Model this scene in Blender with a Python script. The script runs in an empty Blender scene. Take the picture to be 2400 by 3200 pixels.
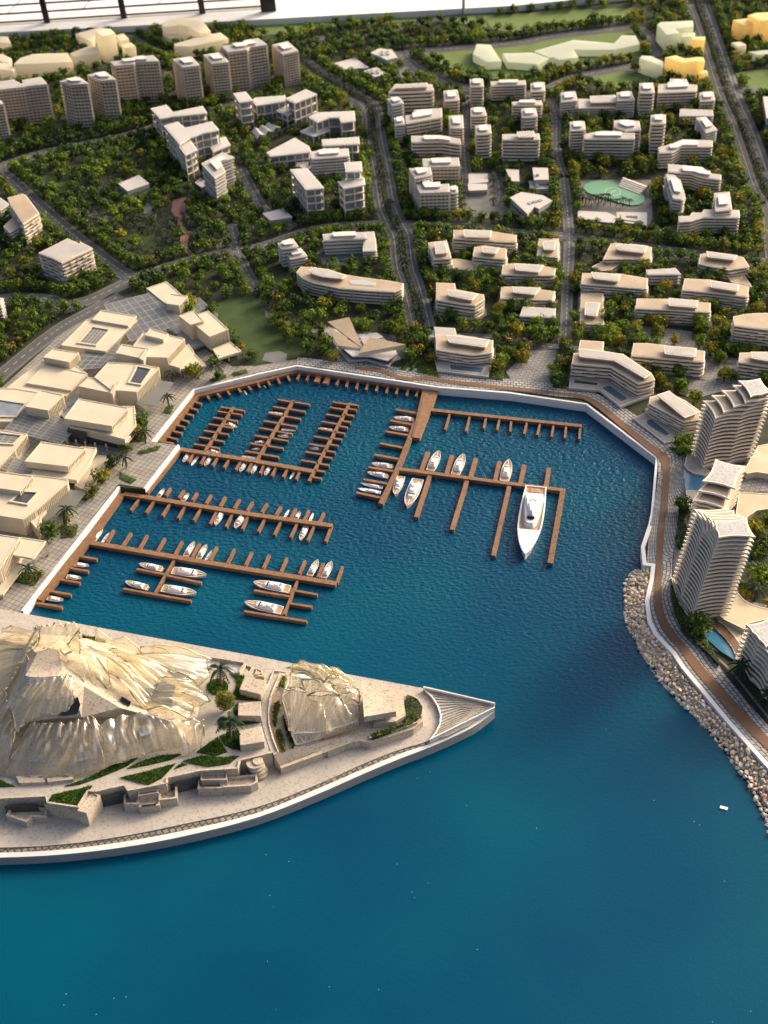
import bpy, bmesh, math, random
from math import radians, sin, cos, pi, sqrt, atan2, hypot
from mathutils import Vector, Matrix, noise
random.seed(7)
SC = bpy.context.scene
COL = SC.collection
# ---------------------------------------------------------------- camera
H = 10.0; F = 4500.0; TH = radians(41.5); RO = math.atan2(200, 5086)
_d = Vector((0, cos(TH), -sin(TH))); _r = Vector((1, 0, 0)); _u = Vector((0, sin(TH), cos(TH)))
CR = _r*cos(RO) - _u*sin(RO); CU = _u*cos(RO) + _r*sin(RO); CD = _d; CP = Vector((0, 0, H))
cam_d = bpy.data.cameras.new('camera'); cam = bpy.data.objects.new('camera', cam_d); COL.objects.link(cam)
M = Matrix.Identity(4)
for i in range(3):
    M[i][0] = CR[i]; M[i][1] = CU[i]; M[i][2] = -CD[i]; M[i][3] = CP[i]
cam.matrix_world = M
cam_d.sensor_fit = 'VERTICAL'; cam_d.sensor_height = 36; cam_d.lens = F/3200*36
cam_d.clip_start = 0.1; cam_d.clip_end = 500
cam_d.dof.use_dof = True; cam_d.dof.focus_distance = 13.6; cam_d.dof.aperture_fstop = 1.25
SC.camera = cam
# ---------------------------------------------------------------- light
SUN_AZ = Vector((0.82, 0.57)).normalized(); SUN_EL = radians(26)
w = bpy.data.worlds.new('World'); SC.world = w; w.use_nodes = True
nt = w.node_tree; bg = nt.nodes['Background']; sk = nt.nodes.new('ShaderNodeTexSky')
sk.sky_type = 'NISHITA'; sk.sun_disc = False; sk.sun_elevation = SUN_EL
sk.sun_rotation = math.atan2(SUN_AZ.x, SUN_AZ.y); sk.air_density = 0.6; sk.dust_density = 9.0; sk.ozone_density = 0.3
nt.links.new(sk.outputs[0], bg.inputs[0]); bg.inputs[1].default_value = 0.15
sd = bpy.data.lights.new('sun', 'SUN'); sd.energy = 1.5; sd.angle = radians(10); sd.color = (1.0, 0.74, 0.42)
so = bpy.data.objects.new('sun', sd); COL.objects.link(so)
sv = Vector((SUN_AZ.x*cos(SUN_EL), SUN_AZ.y*cos(SUN_EL), sin(SUN_EL)))
so.rotation_euler = sv.to_track_quat('Z', 'Y').to_euler()
SC.view_settings.view_transform = 'Standard'; SC.view_settings.look = 'None'
SC.view_settings.exposure = 1.04; SC.view_settings.gamma = 1.0
SC.cycles.use_denoising = True
SC.cycles.max_bounces = 10; SC.cycles.transmission_bounces = 10; SC.cycles.transparent_max_bounces = 12
SC.cycles.caustics_reflective = False; SC.cycles.caustics_refractive = False
# ---------------------------------------------------------------- mapping of photo positions to places on the model
K = 2.07375
ORG = {1:(0,0),2:(800,0),3:(1600,0),4:(0,500),5:(800,500),6:(1600,500),7:(0,1000),8:(800,1000),9:(1600,1000),
       10:(0,1500),11:(800,1500),12:(1600,1500),13:(0,2000),14:(800,2000),15:(1600,2000)}
ZO = {'a':(2080,1150,4.916),'b':(2080,1550,5.028),'c':(2080,1850,4.916),'d':(0,1900,4.1475),'e':(0,2150,4.1475),
      'f':(350,1950,4.1475),'g':(600,2050,4.1475),'h':(820,2030,4.1475),'i':(350,2250,4.1475)}
def S(reg, p):
    if reg == 0: return (float(p[0]), float(p[1]))
    if reg in ORG:
        o = ORG[reg]; return (o[0]+p[0]/K, o[1]+p[1]/K)
    o = ZO[reg]; return (o[0]+p[0]/o[2], o[1]+p[1]/o[2])
def G(s, z=0.0):
    d = CD*F + CR*(s[0]-1200) - CU*(s[1]-1600)
    t = (z-H)/d.z
    return CP + d*t
def PR(P):
    v = P-CP; dd = v.dot(CD)
    return (1200+F*v.dot(CR)/dd, 1600-F*v.dot(CU)/dd)
def P(reg, p, z=0.0): return G(S(reg, p), z)
def PL(reg, pts, z=0.0): return [P(reg, p, z) for p in pts]
def hz(reg, p, hp, z0=0.0):
    s = S(reg, p); k = K if reg in ORG else (1.0 if reg == 0 else ZO[reg][2]); h = hp/k
    b = G((s[0]+(1400-s[0])/(6690-s[1])*h, s[1]+h), z0)
    lo, hi = 0.0, 4.0
    for _ in range(40):
        m = (lo+hi)/2
        if PR(b+Vector((0, 0, m)))[1] > s[1]: lo = m
        else: hi = m
    return z0+lo
# ---------------------------------------------------------------- materials
def newmat(name):
    m = bpy.data.materials.new(name); m.use_nodes = True
    return m, m.node_tree.nodes, m.node_tree.links, m.node_tree.nodes['Principled BSDF']
def mat(name, c, rough=0.6, var=0.12, scale=8.0, bump=0.0, bscale=60.0, speck=0.0, sscale=90.0, spec=0.4, metal=0.0, speckc=None, rnd=0.0, coat=0.0):
    m, N, L, B = newmat(name)
    tc = N.new('ShaderNodeNewGeometry'); n = N.new('ShaderNodeTexNoise'); n.inputs['Scale'].default_value = scale; n.inputs['Detail'].default_value = 6
    L.new(tc.outputs['Position'], n.inputs['Vector'])
    mr = N.new('ShaderNodeMapRange'); mr.inputs[1].default_value = 0.3; mr.inputs[2].default_value = 0.7
    mr.inputs[3].default_value = 1-var; mr.inputs[4].default_value = 1+var
    L.new(n.outputs[0], mr.inputs[0])
    mx = N.new('ShaderNodeVectorMath'); mx.operation = 'SCALE'; mx.inputs[0].default_value = c
    L.new(mr.outputs[0], mx.inputs['Scale']); out = mx.outputs[0]
    if rnd:
        oi = N.new('ShaderNodeObjectInfo'); m2 = N.new('ShaderNodeMapRange'); m2.inputs[3].default_value = 1-rnd; m2.inputs[4].default_value = 1+rnd
        L.new(oi.outputs['Random'], m2.inputs[0]); v2 = N.new('ShaderNodeVectorMath'); v2.operation = 'SCALE'
        L.new(out, v2.inputs[0]); L.new(m2.outputs[0], v2.inputs['Scale']); out = v2.outputs[0]
    if speck:
        s = N.new('ShaderNodeTexNoise'); s.inputs['Scale'].default_value = sscale; s.inputs['Detail'].default_value = 3
        L.new(tc.outputs['Position'], s.inputs['Vector'])
        r = N.new('ShaderNodeMapRange'); r.inputs[1].default_value = 0.54; r.inputs[2].default_value = 0.62; r.inputs[3].default_value = 0; r.inputs[4].default_value = speck
        L.new(s.outputs[0], r.inputs[0]); mc = N.new('ShaderNodeMix'); mc.data_type = 'RGBA'
        L.new(r.outputs[0], mc.inputs[0]); L.new(out, mc.inputs[6]); mc.inputs[7].default_value = (*(speckc or (.12, .10, .08)), 1); out = mc.outputs[2]
    L.new(out, B.inputs['Base Color']); B.inputs['Roughness'].default_value = rough; B.inputs['Specular IOR Level'].default_value = spec
    B.inputs['Metallic'].default_value = metal; B.inputs['Coat Weight'].default_value = coat
    if bump:
        b = N.new('ShaderNodeBump'); b.inputs['Strength'].default_value = bump; b.inputs['Distance'].default_value = 0.004
        n2 = N.new('ShaderNodeTexNoise'); n2.inputs['Scale'].default_value = bscale; n2.inputs['Detail'].default_value = 5
        L.new(tc.outputs['Position'], n2.inputs['Vector']); L.new(n2.outputs[0], b.inputs['Height']); L.new(b.outputs[0], B.inputs['Normal'])
    return m
def brickmat(name, c1, c2, mortar, bw, bh, ms, offset=0.5, ang=0.0, uv=False, bump=0.5):
    m, N, L, B = newmat(name)
    if uv:
        tc = N.new('ShaderNodeTexCoord'); src = tc.outputs['UV']
    else:
        g = N.new('ShaderNodeNewGeometry'); src = g.outputs['Position']
    mp = N.new('ShaderNodeMapping'); mp.inputs['Rotation'].default_value = (0, 0, ang); L.new(src, mp.inputs[0])
    b = N.new('ShaderNodeTexBrick'); L.new(mp.outputs[0], b.inputs['Vector'])
    b.offset = offset; b.inputs['Scale'].default_value = 1; b.inputs['Brick Width'].default_value = bw; b.inputs['Row Height'].default_value = bh
    b.inputs['Mortar Size'].default_value = ms; b.inputs['Color1'].default_value = (*c1, 1); b.inputs['Color2'].default_value = (*c2, 1); b.inputs['Mortar'].default_value = (*mortar, 1)
    n = N.new('ShaderNodeTexNoise'); n.inputs['Scale'].default_value = 5; n.inputs['Detail'].default_value = 6
    gg = N.new('ShaderNodeNewGeometry'); L.new(gg.outputs['Position'], n.inputs['Vector'])
    mr = N.new('ShaderNodeMapRange'); mr.inputs[1].default_value = .3; mr.inputs[2].default_value = .7; mr.inputs[3].default_value = .8; mr.inputs[4].default_value = 1.2; L.new(n.outputs[0], mr.inputs[0])
    v = N.new('ShaderNodeVectorMath'); v.operation = 'SCALE'; L.new(b.outputs['Color'], v.inputs[0]); L.new(mr.outputs[0], v.inputs['Scale'])
    L.new(v.outputs[0], B.inputs['Base Color']); B.inputs['Roughness'].default_value = .7
    bp = N.new('ShaderNodeBump'); bp.invert = True; bp.inputs['Strength'].default_value = bump; bp.inputs['Distance'].default_value = .005
    L.new(b.outputs['Fac'], bp.inputs['Height']); L.new(bp.outputs[0], B.inputs['Normal'])
    return m
MT = {}
MT['white'] = mat('white_model_board', (.43, .41, .38), .55, .06, 3, .3, 80)
MT['whiter'] = mat('white_painted_edge', (.70, .69, .66), .5, .05, 3, .3, 60)
MT['cream'] = mat('cream_plaster', (.51, .45, .335), .6, .07, 5, .4, 90, speck=.10, sscale=60, speckc=(.4, .35, .25))
MT['tan'] = mat('tan_roof', (.37, .29, .195), .45, .15, 4, .3, 60)
MT['greyroof'] = mat('grey_roof', (.36, .345, .32), .6, .10, 6, .3, 80)
MT['slab'] = mat('balcony_white', (.72, .63, .50), .45, .08, 5, .2, 80)
MT['coolslab'] = mat('balcony_cool_white', (.60, .57, .52), .45, .08, 5, .2, 80)
MT['wall'] = mat('facade_beige', (.60, .51, .39), .6, .12, 7, .2, 80)
MT['dark'] = mat('dark_window', (.05, .055, .06), .15, .3, 10, spec=.7)
MT['glassg'] = mat('grey_glass', (.20, .22, .24), .12, .25, 9, spec=.8)
MT['winb'] = mat('recessed_glazing', (.075, .06, .05), .25, .4, 18, spec=.6)
MT['stone'] = mat('speckled_sandstone', (.47, .40, .31), .8, .10, 6, .8, 110, speck=.55, sscale=48, speckc=(.17, .13, .10))
MT['stone2'] = mat('pale_speckled_deck', (.385, .355, .31), .75, .08, 3, .4, 110, speck=.5, sscale=44, speckc=(.22, .18, .14))
MT['rim'] = mat('white_rim', (.60, .59, .565), .55, .07, 3, .5, 70)
MT['wood'] = mat('pier_timber', (.19, .098, .048), .6, .25, 14, .6, 110, speck=.5, sscale=80, speckc=(.10, .045, .02))
MT['wood2'] = mat('pier_plank', (.225, .125, .064), .6, .25, 25, .4, 120)
MT['brown'] = mat('brown_walkway', (.15, .082, .046), .75, .10, 8, .5, 120)
MT['decking'] = mat('dark_red_decking', (.16, .065, .035), .7, .15, 12)
MT['asphalt'] = mat('asphalt', (.075, .077, .078), .7, .12, 5, .3, 90)
MT['kerb'] = mat('pale_pavement', (.135, .132, .125), .7, .12, 9, .3, 90)
MT['paint'] = mat('road_paint', (.42, .42, .40), .6, .1, 9)
MT['balcfloor'] = mat('shaded_balcony_floor', (.27, .215, .155), .6, .15, 9)  # dark tone stands in for the shade between stacked slabs
MT['winlight'] = mat('small_tower_windows', (.15, .12, .09), .3, .3, 18)
MT['podiumtop'] = mat('podium_paving', (.30, .27, .235), .6, .12, 9)
MT['soil'] = mat('planted_ground', (.024, .030, .013), .9, .35, 7, .8, 50)
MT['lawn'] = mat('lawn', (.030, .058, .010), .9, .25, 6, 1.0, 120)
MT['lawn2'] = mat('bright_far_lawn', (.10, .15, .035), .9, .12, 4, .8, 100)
MT['pinkpath'] = mat('pink_path', (.22, .11, .09), .8, .15, 8)
MT['sandpath'] = mat('grey_park_path', (.15, .145, .13), .8, .15, 8)
MT['court'] = mat('green_court', (.11, .27, .16), .5, .06, 5)
MT['court2'] = mat('pale_green_line', (.32, .48, .35), .5, .06, 5)
MT['pool'] = mat('pool_blue', (.045, .17, .27), .12, .12, 6, .3, 30, spec=.7)
MT['poolgrey'] = mat('pool_slate', (.05, .10, .14), .1, .12, 6, spec=.7)
MT['boat'] = mat('boat_white', (.74, .73, .71), .3, .05, 10, spec=.5, coat=.3)
MT['teak'] = mat('boat_teak', (.34, .22, .12), .5, .2, 30)
MT['black'] = mat('black_screen', (.006, .006, .007), .12, .1, 10, spec=.6)
MT['blackmetal'] = mat('black_metal', (.012, .010, .010), .4, .2, 10)
MT['rock'] = mat('riprap_stone', (.64, .52, .38), .8, .18, 12, 1.0, 60, rnd=.2)
MT['rockw'] = mat('white_riprap_stone', (.66, .59, .49), .8, .18, 12, 1.0, 60, rnd=.2)
MT['rocko'] = mat('rusty_riprap_stone', (.50, .34, .20), .8, .25, 12, 1.0, 60, rnd=.2)
MT['trunk'] = mat('trunk', (.07, .045, .03), .9, .3, 40)
MT['palmtrunk'] = mat('palm_trunk', (.24, .15, .06), .8, .2, 60, .8, 160)
MT['frond'] = mat('palm_frond', (.016, .030, .013), .7, .3, 30, spec=.15)
MT['flower'] = mat('orange_flowers', (.45, .10, .02), .7, .3, 30)
MT['redflower'] = mat('red_flowers', (.40, .03, .03), .7, .3, 30)
def leafmat(name, ca, cb, cc):
    m, N, L, B = newmat(name)
    g = N.new('ShaderNodeNewGeometry'); n = N.new('ShaderNodeTexNoise'); n.inputs['Scale'].default_value = 22; n.inputs['Detail'].default_value = 3
    L.new(g.outputs['Position'], n.inputs['Vector'])
    o = N.new('ShaderNodeTexNoise'); o.inputs['Scale'].default_value = 2.2; L.new(g.outputs['Position'], o.inputs['Vector'])
    ri = N.new('ShaderNodeMath'); ri.operation = 'MULTIPLY_ADD'; ri.inputs[1].default_value = .45
    L.new(g.outputs['Random Per Island'], ri.inputs[0]); L.new(n.outputs[0], ri.inputs[2])
    ad = N.new('ShaderNodeMath'); ad.operation = 'MULTIPLY_ADD'; ad.inputs[1].default_value = .9; L.new(o.outputs[0], ad.inputs[0]); L.new(ri.outputs[0], ad.inputs[2])
    sb = N.new('ShaderNodeMath'); sb.operation = 'SUBTRACT'; sb.inputs[1].default_value = .68; L.new(ad.outputs[0], sb.inputs[0])
    r = N.new('ShaderNodeValToRGB'); e = r.color_ramp.elements
    e[0].position = .15; e[0].color = (*ca, 1); e[1].position = .85; e[1].color = (*cc, 1); x = e.new(.5); x.color = (*cb, 1)
    L.new(sb.outputs[0], r.inputs[0]); L.new(r.outputs[0], B.inputs['Base Color']); B.inputs['Roughness'].default_value = .7
    B.inputs['Specular IOR Level'].default_value = .25
    t = N.new('ShaderNodeBsdfTranslucent'); L.new(r.outputs[0], t.inputs[0]); ms = N.new('ShaderNodeMixShader'); ms.inputs[0].default_value = .3
    out = N['Material Output']; L.new(B.outputs[0], ms.inputs[1]); L.new(t.outputs[0], ms.inputs[2]); L.new(ms.outputs[0], out.inputs[0])
    return m
MT['leaf'] = leafmat('foliage', (.012, .032, .005), (.060, .120, .009), (.25, .31, .016))
MT['leafdark'] = leafmat('dark_foliage', (.008, .022, .005), (.034, .072, .008), (.14, .19, .015))
MT['leafy'] = leafmat('yellow_foliage', (.035, .060, .004), (.12, .14, .008), (.38, .31, .018))
MT['grass'] = leafmat('grass_blades', (.020, .055, .004), (.045, .12, .008), (.16, .24, .02))
def glassmat(name, c, rough, tr, thick=0.0, bump=0.0, bs=30, alpha=None):
    m, N, L, B = newmat(name)
    B.inputs['Base Color'].default_value = (*c, 1); B.inputs['Roughness'].default_value = rough
    B.inputs['Transmission Weight'].default_value = tr; B.inputs['IOR'].default_value = 1.38
    if bump:
        g = N.new('ShaderNodeNewGeometry'); n = N.new('ShaderNodeTexNoise'); n.inputs['Scale'].default_value = bs; n.inputs['Detail'].default_value = 4
        L.new(g.outputs['Position'], n.inputs['Vector']); b = N.new('ShaderNodeBump'); b.inputs['Strength'].default_value = bump; b.inputs['Distance'].default_value = .01
        L.new(n.outputs[0], b.inputs['Height']); L.new(b.outputs[0], B.inputs['Normal'])
    return m
MT['resin'] = glassmat('clear_yellowish_resin', (.97, .93, .80), .12, .88, bump=.35, bs=14)
MT['resinw'] = glassmat('clear_resin', (.90, .90, .82), .16, .80, bump=.35, bs=12)
def massmat(name, c, sss=(.3, .3, .2)):
    m, N, L, B = newmat(name)
    B.inputs['Base Color'].default_value = (*c, 1); B.inputs['Roughness'].default_value = .35
    t = N.new('ShaderNodeBsdfTranslucent'); t.inputs[0].default_value = (*c, 1)
    ms = N.new('ShaderNodeMixShader'); ms.inputs[0].default_value = .55
    L.new(B.outputs[0], ms.inputs[1]); L.new(t.outputs[0], ms.inputs[2]); L.new(ms.outputs[0], N['Material Output'].inputs[0])
    return m
MT['mcream'] = massmat('cream_resin_block', (.95, .88, .70))
MT['mgreen'] = massmat('pale_green_resin_block', (.80, .83, .68))
MT['myellow'] = massmat('yellow_resin_block', (1.0, .84, .44))
MT['pane'] = glassmat('blue_grey_roof_pane', (.55, .66, .74), .2, .55)
MT['panel_t'] = glassmat('translucent_panel', (.72, .76, .78), .3, .5)
MT['brickR'] = brickmat('promenade_brick_paving', (.34, .335, .32), (.25, .25, .24), (.055, .055, .055), .066, .040, .0055, uv=True)
MT['grid'] = brickmat('plaza_square_paving', (.27, .25, .215), (.23, .215, .19), (.09, .085, .075), .055, .055, .0035, offset=0.0, ang=radians(28.5))
MT['grid2'] = brickmat('grey_court_paving', (.20, .20, .195), (.17, .17, .165), (.07, .07, .07), .06, .05, .004, ang=radians(-6))
MT['herring'] = brickmat('herringbone_strip', (.22, .20, .165), (.18, .165, .14), (.05, .042, .035), .05, .05, .007, ang=radians(57))
MT['floor'] = mat('white_terrace_floor', (.75, .74, .70), .6, .04, 1.5)
def watermat():
    m, N, L, B = newmat('marina_water')
    g = N.new('ShaderNodeNewGeometry')
    n = N.new('ShaderNodeTexNoise'); n.inputs['Scale'].default_value = .38; n.inputs['Detail'].default_value = 2; L.new(g.outputs['Position'], n.inputs['Vector'])
    r = N.new('ShaderNodeValToRGB'); e = r.color_ramp.elements
    e[0].position = .38; e[0].color = (.0, .043, .094, 1); e[1].position = .74; e[1].color = (.0, .071, .112, 1)
    L.new(n.outputs[0], r.inputs[0])
    # scattered pale specks mixed into the water colour
    s = N.new('ShaderNodeTexVoronoi'); s.inputs['Scale'].default_value = 7; L.new(g.outputs['Position'], s.inputs['Vector'])
    lt = N.new('ShaderNodeMath'); lt.operation = 'LESS_THAN'; lt.inputs[1].default_value = .022; L.new(s.outputs['Distance'], lt.inputs[0])
    mx = N.new('ShaderNodeMix'); mx.data_type = 'RGBA'; L.new(lt.outputs[0], mx.inputs[0]); L.new(r.outputs[0], mx.inputs[6]); mx.inputs[7].default_value = (.35, .45, .45, 1)
    L.new(mx.outputs[2], B.inputs['Base Color'])
    B.inputs['Roughness'].default_value = .12; B.inputs['IOR'].default_value = 1.33; B.inputs['Specular IOR Level'].default_value = .24
    w1 = N.new('ShaderNodeTexNoise'); w1.inputs['Scale'].default_value = 20; w1.inputs['Detail'].default_value = 3; w1.inputs['Roughness'].default_value = .45
    mp = N.new('ShaderNodeMapping'); mp.inputs['Scale'].default_value = (1, 1.5, 1); L.new(g.outputs['Position'], mp.inputs[0]); L.new(mp.outputs[0], w1.inputs['Vector'])
    sx = N.new('ShaderNodeSeparateXYZ'); L.new(g.outputs['Position'], sx.inputs[0])
    fr = N.new('ShaderNodeMapRange'); fr.interpolation_type = 'SMOOTHSTEP'
    fr.inputs[1].default_value = 7.5; fr.inputs[2].default_value = 13.0; fr.inputs[3].default_value = .03; fr.inputs[4].default_value = 1.0
    L.new(sx.outputs['Y'], fr.inputs[0])
    w2 = N.new('ShaderNodeTexNoise'); w2.inputs['Scale'].default_value = 60; w2.inputs['Detail'].default_value = 4; L.new(g.outputs['Position'], w2.inputs['Vector'])
    ml = N.new('ShaderNodeMath'); ml.operation = 'MULTIPLY'; L.new(w1.outputs[0], ml.inputs[0]); L.new(fr.outputs[0], ml.inputs[1])
    ad = N.new('ShaderNodeMath'); ad.operation = 'MULTIPLY_ADD'; ad.inputs[1].default_value = .035; L.new(w2.outputs[0], ad.inputs[0]); L.new(ml.outputs[0], ad.inputs[2])
    b = N.new('ShaderNodeBump'); b.inputs['Strength'].default_value = 1.0; b.inputs['Distance'].default_value = .027
    L.new(ad.outputs[0], b.inputs['Height']); L.new(b.outputs[0], B.inputs['Normal'])
    return m
MT['water'] = watermat()
# ---------------------------------------------------------------- mesh helpers
ZUP = Vector((0, 0, 1))
class MB:
    def __init__(s): s.v = []; s.f = []; s.uv = None
    def add(s, vs, fs):
        o = len(s.v); s.v += [Vector(x) for x in vs]; s.f += [[i+o for i in f] for f in fs]; return s
    def prism(s, poly, z0, z1, bottom=False):
        p = ccw([(q[0], q[1]) for q in poly]); n = len(p)
        vs = [(x, y, z0) for x, y in p]+[(x, y, z1) for x, y in p]
        fs = [[i, (i+1) % n, n+(i+1) % n, n+i] for i in range(n)]+[[n+i for i in range(n)]]
        if bottom: fs.append(list(range(n))[::-1])
        return s.add(vs, fs)
    def loft(s, pa, pb, cap=True):
        n = len(pa); vs = list(pa)+list(pb); fs = [[i, (i+1) % n, n+(i+1) % n, n+i] for i in range(n)]
        if cap: fs += [[n+i for i in range(n)], list(range(n))[::-1]]
        return s.add(vs, fs)
    def bar(s, a, b, w, h, up=ZUP):
        a = Vector(a); b = Vector(b); d = (b-a)
        if d.length < 1e-6: return s
        d.normalize(); x = d.cross(up)
        if x.length < 1e-4: x = d.cross(Vector((0, 1, 0)))
        x.normalize(); y = x.cross(d).normalized(); x = x*w/2; y = y*h/2
        vs = [a-x-y, a+x-y, a+x+y, a-x+y, b-x-y, b+x-y, b+x+y, b-x+y]
        return s.add(vs, [[0, 3, 2, 1], [4, 5, 6, 7], [0, 1, 5, 4], [1, 2, 6, 5], [2, 3, 7, 6], [3, 0, 4, 7]])
    def tube(s, pts, rs, n=6):
        ring = []
        for k, p in enumerate(pts):
            p = Vector(p); d = (Vector(pts[min(k+1, len(pts)-1)])-Vector(pts[max(k-1, 0)])).normalized()
            x = d.cross(Vector((.3, 1, .1))).normalized(); y = d.cross(x)
            ring += [p+(x*cos(2*pi*i/n)+y*sin(2*pi*i/n))*rs[k] for i in range(n)]
        fs = [[k*n+i, k*n+(i+1) % n, (k+1)*n+(i+1) % n, (k+1)*n+i] for k in range(len(pts)-1) for i in range(n)]
        fs += [list(range(n))[::-1], [(len(pts)-1)*n+i for i in range(n)]]
        return s.add(ring, fs)
    def sheet(s, poly, z):
        p = ccw([(q[0], q[1]) for q in poly]); return s.add([(x, y, z) for x, y in p], [list(range(len(p)))])
    def mesh(s, name, o=(0, 0, 0)):
        o = Vector(o); me = bpy.data.meshes.new(name); me.from_pydata([tuple(q-o) for q in s.v], [], s.f)
        if s.uv:
            ul = me.uv_layers.new(name='UVMap')
            for l in me.loops: ul.data[l.index].uv = s.uv[l.vertex_index]
        me.validate(); me.update(); return me
def ccw(p):
    a = sum(p[i][0]*p[(i+1) % len(p)][1]-p[(i+1) % len(p)][0]*p[i][1] for i in range(len(p)))
    return p if a > 0 else p[::-1]
def offset(poly, d):
    p = ccw([(q[0], q[1]) for q in poly]); n = len(p); out = []
    for i in range(n):
        a = Vector(p[i-1]); b = Vector(p[i]); c = Vector(p[(i+1) % n])
        e1 = (b-a).normalized(); e2 = (c-b).normalized(); n1 = Vector((e1.y, -e1.x)); n2 = Vector((e2.y, -e2.x))
        m = n1+n2
        if m.length < .2: m = n1.copy()
        m.normalize(); k = d/max(.45, m.dot(n1)); q = b+m*k; out.append((q.x, q.y))
    return out
def wavy(poly, amp, per, phase=0):
    p = ccw([(q[0], q[1]) for q in poly]); out = []
    for i in range(len(p)):
        a = Vector(p[i]); b = Vector(p[(i+1) % len(p)]); L = (b-a).length; e = (b-a)/max(L, 1e-6); nn = Vector((e.y, -e.x))
        out.append(tuple(a))
        k = max(1, int(L/per)); st = L/k
        if L < per*.8: continue
        for j in range(k):
            if (j+phase) % 2 == 0:
                for t, o in ((.10, 0), (.26, amp), (.74, amp), (.90, 0)):
                    q = a+e*(st*(j+t))+nn*o; out.append((q.x, q.y))
    return out
def inside(pt, poly):
    x, y = pt[0], pt[1]; c = False; n = len(poly); j = n-1
    for i in range(n):
        xi, yi = poly[i][0], poly[i][1]; xj, yj = poly[j][0], poly[j][1]
        if (yi > y) != (yj > y) and x < (xj-xi)*(y-yi)/(yj-yi)+xi: c = not c
        j = i
    return c
def cen(poly):
    return Vector((sum(q[0] for q in poly)/len(poly), sum(q[1] for q in poly)/len(poly), 0))
def tag(o, label=None, cat=None, group=None, kind=None):
    if label: o['label'] = label
    if cat: o['category'] = cat
    if group: o['group'] = group
    if kind: o['kind'] = kind
    return o
def empty(name, loc, label=None, cat=None, group=None, rz=0):
    o = bpy.data.objects.new(name, None); COL.objects.link(o); o.location = loc; o.rotation_euler = (0, 0, rz); o.empty_display_size = .05
    return tag(o, label, cat, group)
def part(name, mb, m, parent=None, label=None, kind=None, smooth=False, o=None):
    org = o if o is not None else (parent.location if parent is not None and parent.type == 'EMPTY' else Vector((0, 0, 0)))
    me = mb.mesh(name, org) if isinstance(mb, MB) else mb
    if m is not None:
        me.materials.clear()
        for x in (m if isinstance(m, (list, tuple)) else [m]): me.materials.append(MT[x])
    if smooth:
        for q in me.polygons: q.use_smooth = True
    ob = bpy.data.objects.new(name, me); COL.objects.link(ob)
    if parent is not None: ob.parent = parent
    return tag(ob, label, None, None, kind)
def single(name, mb, m, loc, label, cat, group=None, smooth=False):
    ob = part(name, mb.mesh(name, loc), m, None, smooth=smooth); ob.location = loc
    return tag(ob, label, cat, group)
def ground(name, polys, m, z, kind='structure', label=None):
    mb = MB()
    for p in polys: mb.sheet(p, z)
    return part(name, mb, m, kind=kind, label=label)
def chain(pts):
    """list of (region, (x, y), (x, y) ...) -> photo points"""
    out = []
    for it in pts:
        for q in it[1:]: out.append(S(it[0], q))
    return out
def copy_tree(o, parent=None):
    c = o.copy(); COL.objects.link(c)
    if parent is not None: c.parent = parent
    for ch in [x for x in KIDS.get(o.name, [])]: copy_tree_child(ch, c)
    return c
KIDS = {}
def copy_tree_child(ch, c):
    k = ch.copy(); COL.objects.link(k); k.parent = c
    for g in KIDS.get(ch.name, []): copy_tree_child(g, k)
AVOID = []      # footprints where no tree may stand
NAMED = []      # (centre, short name) of things that tree labels can refer to
# ================================================================ setting
WZ = -0.10
COAST_S = chain([(0, (40, 1945), (72, 1910)), (10, (775, 45)), (7, (940, 1095), (1160, 812), (990, 790), (1258, 455), (1659, 357)), (8, (265, 300), (1190, 440), (1659, 478)),
                 (9, (480, 548), (935, 895), (905, 1244)), (12, (885, 300), (838, 440), (850, 555), (905, 562), (895, 650), (865, 790), (880, 920), (925, 1010), (1040, 1130)),
                 (15, (1100, 185), (1240, 352), (1400, 545), (1659, 835)), (0, (2560, 2580), (2760, 2800))])
COAST = [G(s) for s in COAST_S]
far = [G((3300, 2200)), G((4200, -500)), G((1850, -40)), G((800, 60)), G((0, 105)), G((-1200, 170)), G((-1500, 1500)), G((-300, 1960))]
LAND = [(p.x, p.y) for p in COAST+far]
mb = MB(); mb.sheet([(-40, -15), (40, -15), (40, 75), (-40, 75)], -.50); part('base_board', mb, 'kerb', kind='structure')
mb = MB(); mb.sheet([(-12, 0), (14, 0), (14, 24), (-12, 24)], WZ); part('water', mb, 'water', kind='structure')
mb = MB(); mb.prism(LAND, -.3, 0); part('ground', mb, 'soil', kind='structure')
def strip_poly(line, wd):
    L = [Vector((p[0], p[1])) for p in line]; l = []; r = []
    for i, p in enumerate(L):
        a = L[max(0, i-1)]; b = L[min(len(L)-1, i+1)]; e = (b-a).normalized(); n = Vector((-e.y, e.x))
        l.append(p+n*wd/2); r.append(p-n*wd/2)
    return l, r
def V2(q): return Vector((q[0], q[1]))
def smooth_line(L, k=3):
    out = []
    n = len(L)
    for i in range(n-1):
        p0 = L[max(0, i-1)]; p1 = L[i]; p2 = L[i+1]; p3 = L[min(n-1, i+2)]
        for j in range(k):
            t = j/k
            out.append(Vector([0.5*((2*p1[c])+(-p0[c]+p2[c])*t+(2*p0[c]-5*p1[c]+4*p2[c]-p3[c])*t*t+(-p0[c]+3*p1[c]-3*p2[c]+p3[c])*t**3) for c in (0, 1)]))
    out.append(Vector((L[-1][0], L[-1][1]))); return out
def ribbon(mb, line, wd, z, off=0.0):
    l, r = strip_poly(line, wd)
    if off:
        e = [(a-b).normalized() for a, b in zip(l, r)]; l = [a+x*off for a, x in zip(l, e)]; r = [a+x*off for a, x in zip(r, e)]
    n = len(l); mb.add([(p.x, p.y, z) for p in l]+[(p.x, p.y, z) for p in r], [[n+i, n+i+1, i+1, i] for i in range(n-1)])
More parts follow.
